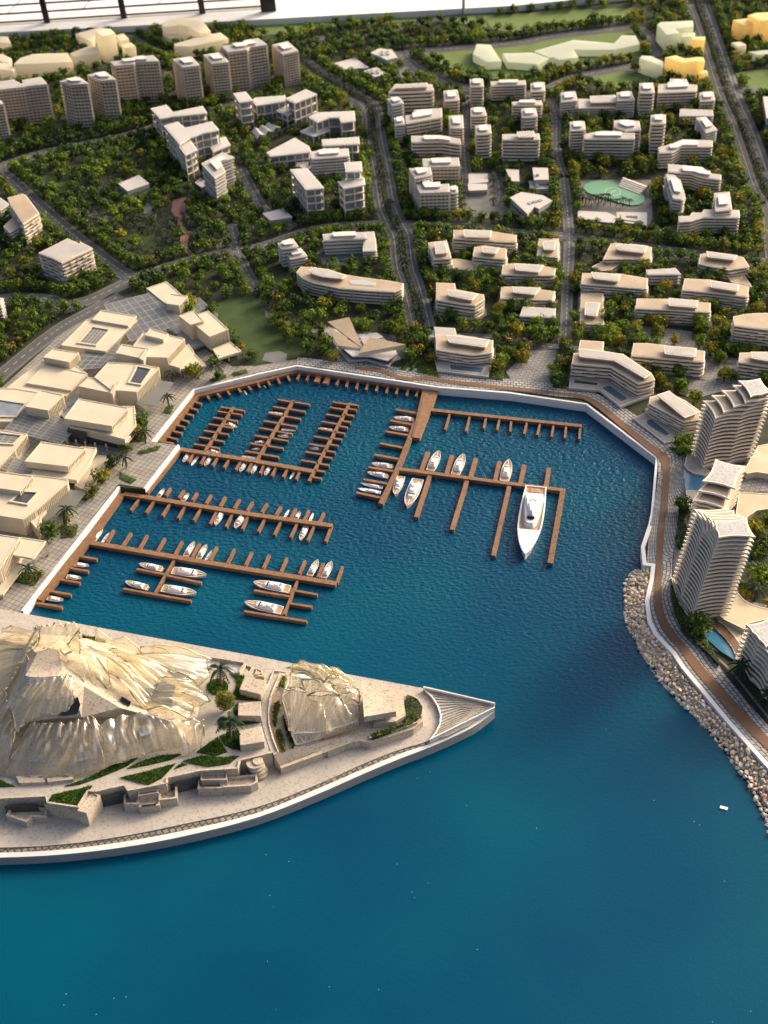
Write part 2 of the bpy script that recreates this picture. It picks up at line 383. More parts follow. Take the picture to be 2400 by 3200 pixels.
# quay wall along the coast (several walls so each straight reach is its own piece)
def wallrun(pts, wd, z0, z1, mbx, side=1):
    L = [Vector((p.x, p.y)) for p in pts]; l = []; r = []
    for i, p in enumerate(L):
        e1 = (p-L[max(0, i-1)]); e2 = (L[min(len(L)-1, i+1)]-p)
        e1 = e1.normalized() if e1.length > 0 else e2.normalized(); e2 = e2.normalized() if e2.length > 0 else e1
        m = (Vector((-e1.y, e1.x))+Vector((-e2.y, e2.x))); m.normalize(); k = 1/max(.5, m.dot(Vector((-e2.y, e2.x))))
        l.append(p+m*wd*k*side); r.append(p-m*.006*side)
    n = len(l)
    vs = [(p.x, p.y, z1) for p in l]+[(p.x, p.y, z1) for p in r]+[(p.x, p.y, z0) for p in r]+[(p.x, p.y, z0) for p in l]
    fs = []
    for i in range(n-1):
        fs += [[i, i+1, n+i+1, n+i], [n+i, n+i+1, 2*n+i+1, 2*n+i], [3*n+i, 3*n+i+1, i+1, i]]
    fs += [[0, n, 2*n, 3*n], [n-1, 4*n-1, 3*n-1, 2*n-1]]
    mbx.add(vs, fs)
def quay(i0, i1, label, z1=.006, wd=.019):
    mbx = MB(); wallrun(COAST[i0:i1+1], wd, -.2, z1, mbx, 1); c = cen(COAST[i0:i1+1])
    return single('quay_wall', mbx, 'whiter', c, label, 'quay wall', 'white quay walls round the basin')
quay(1, 2, 'long white quay wall in front of the cream culture halls, left of the lower piers')
quay(3, 4, 'chipped white quay wall edging the paved jetty between the two left basins')
quay(5, 7, 'white quay wall behind the comb shaped piers, running up to the round lawn')
quay(7, 9, 'white quay wall below the folded roof pavilion at the head of the basin', .008)
quay(9, 10, 'short diagonal white quay wall below the hotel with two pools', .010)
quay(10, 14, 'curving white quay wall beside the brown walkway, bulging out above the stones')
quay(14, len(COAST)-1, 'white kerb wall running along the top of the loose stone revetment', .014, .035)
# roads -----------------------------------------------------------------------------------
ROADS = [
 ('boulevard', .29, [(2, (290, 400), (450, 520), (640, 630), (740, 700), (770, 900), (810, 1100)), (5, (850, 300), (905, 430), (940, 500), (965, 700), (1010, 830), (1075, 1090))], 'split'),
 ('ring_road', .165, [(4, (-300, 1010), (0, 905), (280, 900), (450, 940), (650, 880), (870, 775), (1250, 650), (1659, 575)), (5, (400, 452), (850, 420), (1150, 430), (1500, 445)), (6, (0, 475), (350, 500), (700, 545), (1100, 600), (1560, 660), (1900, 690))], ''),
 ('avenue', .37, [(3, (1200, 30), (1260, 200), (1340, 440), (1400, 620), (1500, 850), (1640, 1244)), (6, (1720, 300), (1760, 700), (1900, 1100))], 'split'),
 ('park_road', .17, [(4, (-40, 60), (80, 140), (220, 270), (560, 560), (860, 775))], ''),
 ('north_road', .18, [(1, (-60, 1110), (220, 1010), (500, 950), (830, 880), (1000, 830), (1180, 760), (1500, 690)), (2, (0, 590), (260, 450))], ''),
 ('side_street', .09, [(3, (240, 640), (285, 760), (290, 1000), (340, 1150)), (6, (335, 120), (370, 480), (360, 800), (345, 1200)), (9, (335, 120))], ''),
 ('outer_road', .18, [(2, (260, 300), (440, 250), (900, 180), (1200, 110), (1659, 60))], ''),
 ('campus_road', .17, [(2, (900, 340), (1060, 460), (1200, 520), (1300, 560), (1659, 610)), (3, (200, 590), (420, 500), (800, 430))], ''),
 ('curved_road', .17, [(3, (-700, 340), (0, 285), (250, 240), (560, 205), (830, 190), (960, 370))], ''),
 ('cross_street', .17, [(3, (1330, 570), (1500, 590), (1659, 600), (1900, 610))], ''),
 ('back_road', .13, [(1, (760, 230), (850, 250), (1000, 330), (1150, 370)), (2, (-60, 520))], ''),
 ('far_street', .10, [(1, (-40, 400), (330, 330), (500, 290))], ''),
 ('tower_street', .12, [(1, (0, 560), (350, 490), (640, 430), (1100, 480))], ''),
 ('museum_road', .16, [(7, (-60, 420), (140, 250), (330, 100), (450, 20)), (4, (560, 1000), (780, 880))], ''),
 ('lower_lane', .10, [(8, (1330, 110), (1659, 130)), (9, (340, 190), (1659, 290))], ''),
 ('block_lane', .10, [(5, (10, 850), (-100, 640), (-160, 420))], ''),
 ('campus_lane', .12, [(5, (-100, 60), (0, 250), (60, 330), (250, 440))], ''),
 ('school_lane', .12, [(5, (1560, 110), (1580, 240), (1550, 300)), ], ''),
 ('apartment_lane', .10, [(2, (1380, 620), (1360, 800), (1350, 1000), (1380, 1244))], ''),
]
ROADLINES = []
mk = MB(); mp = MB(); md = MB()
for name, wd, pts, opt in ROADS:
    line = smooth_line([G(s) for s in chain(pts)], 4); ROADLINES.append((line, wd))
    mr = MB(); ribbon(mk, line, wd+.055, .0046)
    if opt == 'split':
        ribbon(mr, line, wd*.30, .0085, wd*.34); ribbon(mr, line, wd*.30, .0085, -wd*.34)
        ribbon(md, line, wd*.27, .0085)
        ribbon(mp, line, .006, .0115, wd*.34); ribbon(mp, line, .006, .0115, -wd*.34)
    else:
        ribbon(mr, line, wd, .0085+.0002*len(ROADLINES))
        # dashed centre line
        acc = 0
        for a, b in zip(line, line[1:]):
            L = (b-a).length; k = max(1, int(L/.09)); e = (b-a)/k
            for j in range(k):
                p = a+e*j; q = p+e*.5; n = Vector((-e.y, e.x)).normalized()*.0035
                mp.add([(p.x-n.x, p.y-n.y, .0135), (p.x+n.x, p.y+n.y, .0135), (q.x+n.x, q.y+n.y, .0135), (q.x-n.x, q.y-n.y, .0135)], [[0, 3, 2, 1]])
    part(name, mr, 'asphalt', kind='structure')
# raised kerbs so overlapping pavement sheets do not share a plane
part('pavement', mk, 'kerb', kind='structure'); part('road_markings', mp, 'paint', kind='structure'); part('median_planting', md, 'soil', kind='structure')
# open grounds --------------------------------------------------------------------------------
def gpoly(pts): return [(p.x, p.y) for p in [G(s) for s in chain(pts)]]
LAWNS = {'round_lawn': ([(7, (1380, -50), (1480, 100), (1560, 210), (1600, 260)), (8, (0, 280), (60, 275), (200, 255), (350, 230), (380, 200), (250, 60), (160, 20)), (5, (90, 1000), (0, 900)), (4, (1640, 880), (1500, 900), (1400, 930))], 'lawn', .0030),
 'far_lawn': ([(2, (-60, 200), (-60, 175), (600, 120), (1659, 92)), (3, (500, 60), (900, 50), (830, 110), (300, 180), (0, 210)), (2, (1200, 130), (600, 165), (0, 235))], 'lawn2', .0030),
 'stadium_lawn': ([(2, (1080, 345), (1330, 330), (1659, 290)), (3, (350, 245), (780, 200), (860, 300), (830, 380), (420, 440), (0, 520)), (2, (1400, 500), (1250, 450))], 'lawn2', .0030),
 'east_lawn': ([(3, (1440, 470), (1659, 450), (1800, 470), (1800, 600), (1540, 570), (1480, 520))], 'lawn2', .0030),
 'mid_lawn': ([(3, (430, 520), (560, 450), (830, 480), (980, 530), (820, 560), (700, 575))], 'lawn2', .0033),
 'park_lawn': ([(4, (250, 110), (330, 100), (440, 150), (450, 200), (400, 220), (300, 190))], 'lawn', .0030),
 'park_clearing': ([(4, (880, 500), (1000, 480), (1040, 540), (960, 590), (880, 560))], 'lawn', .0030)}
LAWNPOLY = []
for nme, (pts, m, z) in LAWNS.items():
    pl = gpoly(pts); LAWNPOLY.append(pl); ground(nme, [pl], m, z)
PLAZA = {'museum_plaza': ([(0, (40, 1945)), (10, (140, 850), (762, 35)), (7, (775, 1066), (937, 1090), (1155, 815), (985, 788), (1250, 455), (1659, 345)), (8, (265, 288), (265, 255), (0, 300)), (7, (1500, 300), (1350, 200), (1200, 0)), (4, (1000, 860), (780, 900)), (7, (420, 70), (-120, 560)), (0, (-300, 1850), (-200, 1930))], 'grid', .0036),
 'head_promenade': ([(8, (265, 288), (1190, 428), (1659, 462)), (9, (485, 530), (700, 690), (935, 880), (910, 1244)), (12, (890, 300), (850, 430), (862, 550), (905, 555)), (12, (1010, 560), (1040, 430), (1070, 200), (1110, 0)), (9, (1110, 880), (1010, 820), (780, 640), (880, 600), (700, 560), (370, 430), (370, 290), (300, 190), (130, 180), (80, 280), (0, 300)), (8, (1510, 380), (1170, 340), (900, 310), (600, 280), (265, 250))], 'brickR', .005),
 'garden_square': ([(9, (110, 200), (300, 200), (240, 380), (270, 455), (0, 400)), (8, (1620, 340))], 'grid2', .0075),
 'court_square': ([(9, (700, 20), (1280, 90), (1270, 300), (1150, 500), (900, 440), (1000, 330), (930, 160), (760, 130))], 'grid2', .006),
 'east_square': ([(9, (1260, 280), (1480, 300), (1660, 390), (1500, 430), (1230, 500), (1130, 500))], 'grid2', .0068),
 'school_yard': ([(5, (1350, 80), (1560, 90), (1540, 260), (1659, 330), (1640, 400), (1350, 360), (1320, 200))], 'kerb', .005),
 'court_yard': ([(6, (430, 130), (900, 130), (910, 380), (880, 440), (430, 410))], 'kerb', .005),
 'campus_yard': ([(2, (920, 440), (1000, 430), (1090, 450), (1050, 500), (900, 510))], 'kerb', .005),
 'crossing': ([(2, (500, 600), (600, 640), (760, 640), (780, 740), (640, 730))], 'kerb', .005),
 'pool_court': ([(5, (400, 600), (700, 610), (690, 690), (430, 680))], 'kerb', .005),
 'pavilion_yard': ([(8, (380, 40), (900, 100), (940, 260), (700, 320), (560, 300))], 'grid2', .006),
 'hotel_yard': ([(8, (1090, 60), (1560, 120), (1540, 390), (1180, 350))], 'grid2', .0066),
 'tower_forecourt': ([(9, (1110, 880), (1240, 840), (1800, 900), (1800, 1244)), (12, (1800, 1400), (1659, 1270), (1300, 1100), (1060, 850), (1040, 600), (1080, 0))], 'grid2', .0040)}
for nme, (pts, m, z) in PLAZA.items():
    pl = gpoly(pts)
    if m == 'brickR': continue
    ground(nme, [pl], m, z)
PLAZAPOLY = [gpoly(v[0]) for v in PLAZA.values()]
def uvribbon(name, left, right, m, z):
    """left/right: photo points in pairs; UV u runs along, v across, both in scene units"""
    A = smooth_line([G(s) for s in left], 5); B = smooth_line([G(s) for s in right], 5)
    n = min(len(A), len(B)); vs = []; uv = []; u = 0
    for i in range(n):
        if i: u += ((A[i]+B[i])/2-(A[i-1]+B[i-1])/2).length
        wdt = (A[i]-B[i]).length
        for j in range(5):
            q = A[i].lerp(B[i], j/4); vs.append((q.x, q.y, z)); uv.append((u, wdt*j/4))
    mb = MB(); mb.v = [Vector(v) for v in vs]; mb.uv = uv
    mb.f = [[i*5+j, i*5+j+1, (i+1)*5+j+1, (i+1)*5+j] for i in range(n-1) for j in range(4)]
    return part(name, mb, m, kind='structure')
prom_out = chain([(8, (265, 290), (640, 345), (1190, 430), (1659, 465)), (9, (300, 500), (485, 530), (700, 690), (935, 885), (912, 1244)), (12, (893, 300), (880, 430), (875, 550), (905, 560), (898, 650), (872, 790), (888, 900), (935, 1000), (1045, 1125)), (15, (1105, 180), (1245, 350), (1405, 545), (1659, 830)), (0, (2560, 2575), (2750, 2790))])
prom_in = chain([(8, (265, 245), (640, 285), (1190, 330), (1659, 390)), (9, (300, 425), (540, 480), (800, 620), (1115, 880), (1110, 1000)), (12, (1100, 120), (1075, 250), (1050, 440), (1040, 520), (1035, 620), (1040, 720), (1060, 850), (1130, 980), (1240, 1100)), (15, (1330, 160), (1470, 340), (1659, 560), (1900, 800)), (0, (2760, 2500), (2900, 2700))])
uvribbon('promenade_paving', prom_out, prom_in, 'brickR', .010)
bl = chain([(8, (640, 322), (800, 345), (960, 395), (1100, 395), (1300, 422), (1659, 462)), (9, (250, 485), (430, 508), (530, 560), (700, 697), (850, 820), (950, 905), (975, 1000), (960, 1244)), (12, (945, 300), (930, 600), (920, 760), (940, 900), (1010, 1020), (1100, 1130)), (15, (1200, 230), (1450, 520), (1659, 722)), (0, (2620, 2560))])
br = chain([(8, (640, 308), (810, 325), (960, 375), (1100, 372), (1300, 400), (1659, 440)), (9, (250, 468), (480, 500), (600, 565), (750, 688), (900, 808), (1012, 890), (1022, 970), (1005, 1244)), (12, (995, 250), (972, 560), (970, 760), (995, 890), (1060, 1000), (1160, 1120)), (15, (1300, 250), (1500, 460), (1659, 635)), (0, (2650, 2500))])
uvribbon('brown_walkway', bl, br, 'brown', .0145)
# promenade border kerb strip and planting beds on the right
uvribbon('stone_border', [S(12, p) for p in ((1110, 0), (1085, 250), (1052, 600), (1062, 840), (1150, 985), (1300, 1150))]+[S(15, p) for p in ((1400, 200), (1659, 520), (1850, 730))],
         [S(12, p) for p in ((1122, 0), (1098, 250), (1063, 600), (1073, 835), (1160, 975), (1312, 1140))]+[S(15, p) for p in ((1412, 192), (1672, 510), (1864, 722))], 'kerb', .0175)
for nme, pts in {'pink_path': [(4, (1120, 260), (1225, 240), (1240, 300), (1190, 350), (1180, 420), (1225, 470), (1215, 560), (1250, 610), (1240, 640), (1170, 560), (1165, 440), (1110, 330))]}.items():
    ground(nme, [gpoly(pts)], 'pinkpath', .005)
for nme, pts in {'park_path': [(4, (440, 300), (560, 330), (760, 380), (780, 400), (700, 400), (430, 330))], 'palm_court': [(4, (870, 330), (960, 280), (1040, 300), (1010, 380), (900, 370))], 'corner_path': [(4, (1400, 520), (1500, 490), (1540, 560), (1250, 610), (1300, 580))],
                 'corner_walk': [(4, (640, 560), (860, 740), (1170, 640), (1500, 560), (1490, 590), (860, 775), (600, 560))], 'garden_path': [(4, (1380, 660), (1560, 700), (1659, 800), (1620, 800), (1520, 740), (1380, 690))],
                 'lower_garden_path': [(8, (60, -60), (240, 20), (400, 60), (420, 100), (250, 50), (60, -20))], 'paved_island': [(8, (60, 215), (150, 203), (200, 220), (195, 270), (130, 285), (40, 262))],
                 'walk_in_woods': [(1, (760, 940), (860, 990), (820, 1030), (600, 980))]}.items():
    ground(nme, [gpoly(pts)], 'sandpath' if nme != 'paved_island' else 'kerb', .0055)
PATHPOLY = [gpoly([(4, (1120, 260), (1225, 240), (1240, 300), (1190, 350), (1180, 420), (1225, 470), (1215, 560), (1250, 610), (1240, 640), (1170, 560), (1165, 440), (1110, 330))]), gpoly([(4, (870, 330), (960, 280), (1040, 300), (1010, 380), (900, 370))])]
# sunken planting beds in the paving
BEDS = [gpoly(x) for x in ([(8, (1065, 265), (1170, 280), (1190, 375), (1040, 345))], [(8, (985, 260), (1010, 262), (970, 330), (930, 325))], [(8, (1040, 265), (1060, 268), (1010, 340), (985, 335))], [(8, (1510, 250), (1620, 270), (1600, 400), (1505, 385))],
    [(9, (20, 190), (115, 205), (100, 285), (20, 275))], [(9, (310, 200), (400, 200), (350, 455), (265, 440))], [(9, (940, 380), (1025, 385), (1000, 450), (925, 440))], [(9, (1050, 400), (1150, 400), (1130, 495), (1045, 480))], [(9, (905, 70), (990, 75), (985, 112), (900, 108))], [(9, (1170, 60), (1260, 80), (1260, 150), (1165, 130))],
    [(7, (1355, 390), (1460, 360), (1470, 380), (1380, 405))], [(7, (1505, 345), (1590, 325), (1610, 345), (1520, 368))], [(7, (895, 855), (1045, 815), (1030, 845), (905, 875))], [(7, (775, 990), (890, 1040), (850, 1065), (780, 1030))], [(7, (1080, 570), (1130, 560), (1110, 610), (1060, 605))],
    [(9, (1010, 830), (1160, 840), (1180, 870), (1080, 888))], [(7, (520, 1140), (620, 1090), (650, 1100), (560, 1180), (530, 1170))], [(10, (400, 300), (510, 300), (490, 370), (400, 380))], [(10, (100, 600), (280, 600), (230, 690), (90, 660))], [(7, (880, 650), (960, 660), (940, 790), (870, 790))])]
ground('planting_bed', BEDS, 'lawn', .012)
# sports court
ov = gpoly([(6, (460, 190), (478, 165), (510, 147), (560, 143), (620, 145), (680, 155), (740, 178), (800, 205), (845, 232), (860, 255), (850, 282), (820, 298), (775, 302), (700, 285), (620, 262), (550, 240), (490, 220))])
t = empty('sports_court', cen(ov), 'green oval sports court with a pale ring in the middle', 'sports court')
mb = MB(); mb.prism(ov, .006, .022); part('court_surface', mb, 'court', t)
c = P(6, (652, 215)); mb = MB()
for k in range(28):
    a0 = 2*pi*k/28; a1 = 2*pi*(k+1)/28
    mb.add([(c.x+cos(a)*r, c.y+sin(a)*r, .025) for a, r in ((a0, .10), (a1, .10), (a1, .112), (a0, .112))], [[0, 1, 2, 3]])
mb.bar((c.x-.06, c.y-.05, .0235), (c.x+.06, c.y+.05, .0235), .012, .004); part('painted_ring', mb, 'court2', t); AVOID.append(offset(ov, .06))
# far ledge and what lies beyond --------------------------------------------------------------
def sline(a, b, t): return (a[0]+(b[0]-a[0])*t, a[1]+(b[1]-a[1])*t)
Lf = [G(S(1, (-900, 335))), G(S(1, (0, 250))), G(S(2, (0, 168))), G(S(3, (0, 78))), G(S(3, (500, 28))), G(S(3, (900, -12)))]
t = empty('model_table_ledge', cen(Lf), 'long white raised ledge along the far edge of the model table', 'ledge')
AVOID.append([(p.x, p.y-.06) for p in Lf]+[(Lf[-1].x, Lf[-1].y+3), (Lf[0].x, Lf[0].y+3)])
back = [Lf[0]+Vector((.15, .95, 0)), Lf[-1]+Vector((.15, .95, 0))]
mb = MB(); mb.prism([(p.x, p.y) for p in Lf]+[(back[1].x, back[1].y), (back[0].x, back[0].y)], -.3, .11); part('edge_board', mb, 'whiter', t)
mb = MB(); mb.prism([(back[0].x-14, back[0].y+.1), (back[1].x+6, back[1].y+.4), (back[1].x+6, back[1].y+6), (back[0].x-14, back[0].y+6)], -.45, -.40)
part('white_terrace', mb, 'floor', kind='structure')
# joints in the terrace panels
mb = MB()
for k in range(-8, 12):
    x = k*1.35; mb.bar((x, back[0].y+.3, -.397), (x+1.2, back[0].y+5.8, -.397), .02, .006)
part('panel_joints', mb, 'kerb', kind='structure')
# railing: black posts with thin black slats, seen at the top left
def fpt(px, py, z): return G(S(1, (px, py)), z)
ra = fpt(-420, 228, .11)+Vector((0, .15, 0)); rb = G(S(2, (70, 93)), .11)+Vector((0, .15, 0))
t = empty('railing', ra.lerp(rb, .5), 'black metal railing with flat posts and thin slats behind the table', 'railing')
e = (rb-ra).normalized()
posts = [fpt(300, 165, .11), fpt(800, 135, .11), fpt(1310, 105, .11), G(S(2, (82, 92)), .11)]
for i, p in enumerate(posts):
    mb = MB(); w_ = .10 if i < 3 else .26
    q = p+Vector((0, .12, 0)); mb.bar(q, q+Vector((-.06, 0, 1.3)), w_, .05, Vector((0, 1, 0))); part('post', mb, 'blackmetal', t)
for k in range(9):
    z = .03+k*.145; mb = MB(); a = ra+Vector((0, .14, z)); b = rb+Vector((0, .14, z)); mb.bar(a, b, .03, .024); part('slat', mb, 'blackmetal', t)
mb = MB(); q = G(S(2, (1345, 90)), .02); mb.tube([q, q+Vector((0, .02, 1.0))], [.028, .024], 8)
single('thin_pole', mb, 'greyroof', q, 'thin grey pole standing at the far edge of the table', 'pole')
# island ---------------------------------------------------------------------------------------
# ================================================================ piers
DZ = -.052; DT = .040
PW = .055; FW = .027
PIERS = []
def pier(label):
    t = empty('floating_pier', (0, 0, 0), label, 'pier', 'timber piers in the marina'); t['_pts'] = 0; return t
def deckpiece(t, name, a, b, w, z=DZ, planks=False, m='wood'):
    a = Vector((a.x, a.y, z-DT/2)); b = Vector((b.x, b.y, z-DT/2))
    mb = MB(); mb.bar(a, b, w, DT); part(name, mb, m, t)
    if planks:
        d = b-a; L = d.length; n = max(2, int(L/.019)); e = d/n; mb = MB()
        for i in range(n):
            p = a+e*(i+.12)+ZUP*(DT/2+.003); q = a+e*(i+.82)+ZUP*(DT/2+.003); mb.bar(p, q, w+.004, .005)
        part('planking', mb, 'wood2', t, kind='stuff')
ZOFF = [0]
def finger(t, reg, a, b, w=FW):
    ZOFF[0] = (ZOFF[0]+1) % 3
    deckpiece(t, 'finger', P(reg, a, DZ), P(reg, b, DZ), w, DZ-.004-.0012*ZOFF[0])
def walk(t, pts, w=PW, dz=0):
    pts = [G(s, DZ) for s in chain(pts)]
    for i, (a, b) in enumerate(zip(pts, pts[1:])):
        e = (b-a).normalized()*w*.45 if i < len(pts)-2 else Vector((0, 0, 0))
        deckpiece(t, 'walkway', a, b+e, w, DZ+dz+.0015*(i % 2), True)
t = pier('lowest left pier: quay walkway with short fingers and one long arm')
walk(t, [(10, (598, 362), (248, 778))], .085, .004)
walk(t, [(10, (565, 402), (1659, 588)), (11, (520, 672))])
for a, b in [((735,320),(690,400)),((848,338),(793,420)),((952,353),(903,440)),((1068,372),(1018,458)),((1180,392),(1132,478)),((1292,408),(1243,495)),((1405,426),(1358,515)),((1518,443),(1472,535)),((1632,462),(1588,550))]: finger(t, 10, a, b)
for a, b in [((85,480),(45,570)),((200,498),(160,590)),((318,517),(280,605)),((435,535),(400,625)),((560,555),(522,662))]: finger(t, 11, a, b)
for a, b in [((490,485),(628,510)),((435,563),(572,587)),((375,638),(517,662)),((320,715),(460,740)),((235,792),(402,820))]: finger(t, 10, a, b)
t2 = pier('small pier spur below the lowest left pier with two crossbars and four large yachts')
finger(t2, 10, (1130, 512), (1003, 728)); finger(t2, 10, (885, 573), (1068, 608)); finger(t2, 10, (1075, 613), (1305, 662)); finger(t2, 10, (798, 700), (1238, 778))
t3 = pier('small pier spur with three crossbars below the right end of the lowest left pier')
for a, b in [((931,1809),(888,1918)),((794,1843),(905,1862)),((922,1844),(992,1856)),((905,1884),(975,1895)),((763,1908),(959,1940))]: finger(t3, 0, a, b)
t = pier('middle left pier arm with narrow fingers on both sides and a hooked end')
walk(t, [(10, (590, 370), (790, 88))], .07, .002); walk(t, [(10, (800, 88), (1659, 228)), (11, (495, 297))])
for a, b in [((1103,47),(1073,97)),((1192,62),(1158,112)),((1278,77),(1243,127)),((1367,92),(1333,147)),((1460,105),(1425,165)),((1552,120),(1515,180)),((1638,136),(1600,195))]: finger(t, 10, a, b)
for a, b in [((72,148),(35,205)),((162,165),(128,222)),((257,180),(225,240)),((343,193),(310,255)),((440,208),(408,270))]: finger(t, 11, a, b)
for a, b in [((910,108),(845,190)),((1005,122),(945,208)),((1108,140),(1050,226)),((1205,155),(1152,243)),((1308,172),(1253,258)),((1410,188),(1360,280)),((1512,205),(1463,298)),((1612,222),(1568,314))]: finger(t, 10, a, b)
for a, b in [((62,240),(12,330)),((165,258),(117,350)),((270,273),(222,368)),((380,288),(333,388)),((490,290),(450,393))]: finger(t, 11, a, b)
# comb pier
def comb(t, reg, A, B, ends, slope=.17):
    finger(t, reg, A, B, .036)
    for x, y in ends:
        # meet of the finger line with the spine
        dx, dy = B[0]-A[0], B[1]-A[1]
        u = ((y-A[1])-slope*(x-A[0]))/(dy-slope*dx); cx, cy = A[0]+dx*u, A[1]+dy*u
        if not -.08 < u < 1.05: continue
        finger(t, reg, (x, y), (cx, cy), .026)
t = pier('pier above the paved jetty carrying three comb shaped spurs full of small berths')
walk(t, [(7, (945, 1118), (1165, 838), (1659, 915)), (8, (370, 982))])
comb(t, 7, (1513, 562), (1328, 845), [(1430,560),(1410,587),(1380,628),(1350,670),(1320,712),(1288,755),(1257,800),(1585,585),(1567,612),(1540,652),(1510,697),(1482,740),(1452,785),(1423,828)])
comb(t, 8, (242, 517), (2, 908), [(140,512),(110,557),(80,600),(50,650),(20,695),(-10,745),(-40,795),(-70,845),(348,545),(320,592),(290,638),(264,688),(235,735),(208,780),(178,830),(148,885)])
comb(t, 8, (607, 535), (343, 1040), [(497,528),(478,562),(454,607),(426,655),(402,700),(374,750),(344,800),(320,850),(293,905),(664,552),(652,580),(633,618),(613,660),(593,693),(575,732),(555,772),(532,812),(513,853),(493,893),(473,938),(447,980),(425,1025)])
for a, b in [((1257,858),(1218,915)),((1332,872),(1298,928)),((1412,885),(1375,940)),((1485,898),(1450,952)),((1562,910),(1525,965)),((1632,922),(1602,978))]: finger(t, 7, a, b)
for a, b in [((52,932),(25,990)),((133,945),(100,1005)),((207,958),(175,1015)),((287,970),(258,1030))]: finger(t, 8, a, b)
t = pier('timber walkway hugging the upper quay wall with a row of short fingers')
walk(t, [(7, (1040, 790), (1275, 490), (1659, 400)), (8, (265, 328), (1080, 447))], .06)
for a, b in [((1245,522),(1305,540)),((1215,562),(1280,580)),((1190,600),(1252,615)),((1160,637),(1222,655)),((1130,675),(1195,690)),((1105,712),(1178,730)),((1078,750),(1150,770)),((1052,785),(1125,798)),((1335,475),(1357,510)),((1400,460),(1427,497)),((1465,443),(1490,482)),((1535,425),(1562,465)),((1597,410),(1628,450))]: finger(t, 7, a, b)
for a, b in [((5,395),(25,435)),((70,380),(92,420)),((135,365),(155,407)),((200,350),(220,392)),((285,340),(265,382)),((345,345),(325,387)),((540,372),(520,417)),((600,380),(583,430)),((665,390),(648,442)),((728,400),(712,450)),((792,408),(778,458)),((857,418),(844,470)),((920,427),(907,477)),((990,437),(975,487)),((1052,448),(1036,492))]: finger(t, 8, a, b)
finger(t, 8, (412, 352), (390, 398), .06); finger(t, 8, (472, 362), (448, 408), .06)
t = pier('broad timber boardwalk deck of lengthwise planks descending from the head of the basin')
L0, L1 = P(8, (1080, 455), DZ), P(8, (1185, 460), DZ); M0, M1 = P(8, (1008, 765), DZ), P(8, (1062, 770), DZ)
for k in range(9):
    a = L0.lerp(L1, (k+.5)/9); b = M0.lerp(M1, (k+.5)/9); b0 = P(8, (1015, 600), DZ)
    w_ = (L1-L0).length/9*.86
    zz = DZ+.010 if k > 1 else DZ+.013
    mb = MB(); w1 = (M1-M0).length/9*.86; e = (b-a).normalized(); n = Vector((e.y, -e.x, 0))
    pa = [a-n*w_/2, a+n*w_/2, b+n*w1/2, b-n*w1/2]; mb.prism([(q.x, q.y) for q in pa], DZ-DT, zz); part('plank', mb, 'wood' if k < 2 else 'wood2', t)
t = pier('central pier with left fingers for yachts and a long eastern arm of wide berths')
walk(t, [(8, (1035, 660), (1000, 760), (918, 965), (808, 1192))], .052)
for a, b in [((905,575),(1045,600)),((870,648),(1020,675)),((840,718),(995,745)),((803,795),(960,825)),((768,870),(935,900)),((730,950),(905,978)),((695,1028),(860,1058)),((650,1115),(815,1150))]: finger(t, 8, a, b, .032)
walk(t, [(8, (925, 965), (1659, 1062)), (9, (345, 1105))], .045)
walk(t, [(9, (330, 1105)), (12, (248, 540))], .052)
for a, b in [((1113,852),(1073,968)),((1270,872),(1235,992)),((1425,892),(1390,1012)),((1578,913),(1550,1038))]: finger(t, 8, a, b, .047)
for a, b in [((80,935),(52,1062)),((240,957),(218,1085))]: finger(t, 9, a, b, .047)
finger(t, 0, S(8, (1128, 1000)), S(11, (1038, 237)), .046); finger(t, 0, S(8, (1368, 1035)), S(11, (1270, 317)), .046); finger(t, 0, S(11, (1643, 30)), S(11, (1538, 487)), .046)
t = pier('straight pier below the right quay wall with eleven short fingers toward the basin')
walk(t, [(8, (1140, 583), (1659, 640)), (9, (452, 688))], .045)
for a, b in [((1257,600),(1225,707)),((1387,615),(1360,717)),((1492,630),(1475,697)),((1578,640),(1562,708)),((1655,645),(1648,720))]: finger(t, 8, a, b, .024)
for a, b in [((97,660),(78,735)),((182,668),(164,742)),((270,675),(256,752)),((352,685),(342,762)),((443,690),(436,770))]: finger(t, 9, a, b, .024)
# dust-and-thread mark is left out; the white scrap near the right shore stays
q = P(15, (1372, 1087), WZ+.006); mb = MB(); mb.bar(q-Vector((.03, -.01, 0)), q+Vector((.03, -.015, 0)), .03, .008)
single('paper_scrap', mb, 'whiter', q, 'tiny white scrap lying on the blue water near the stones', 'scrap')
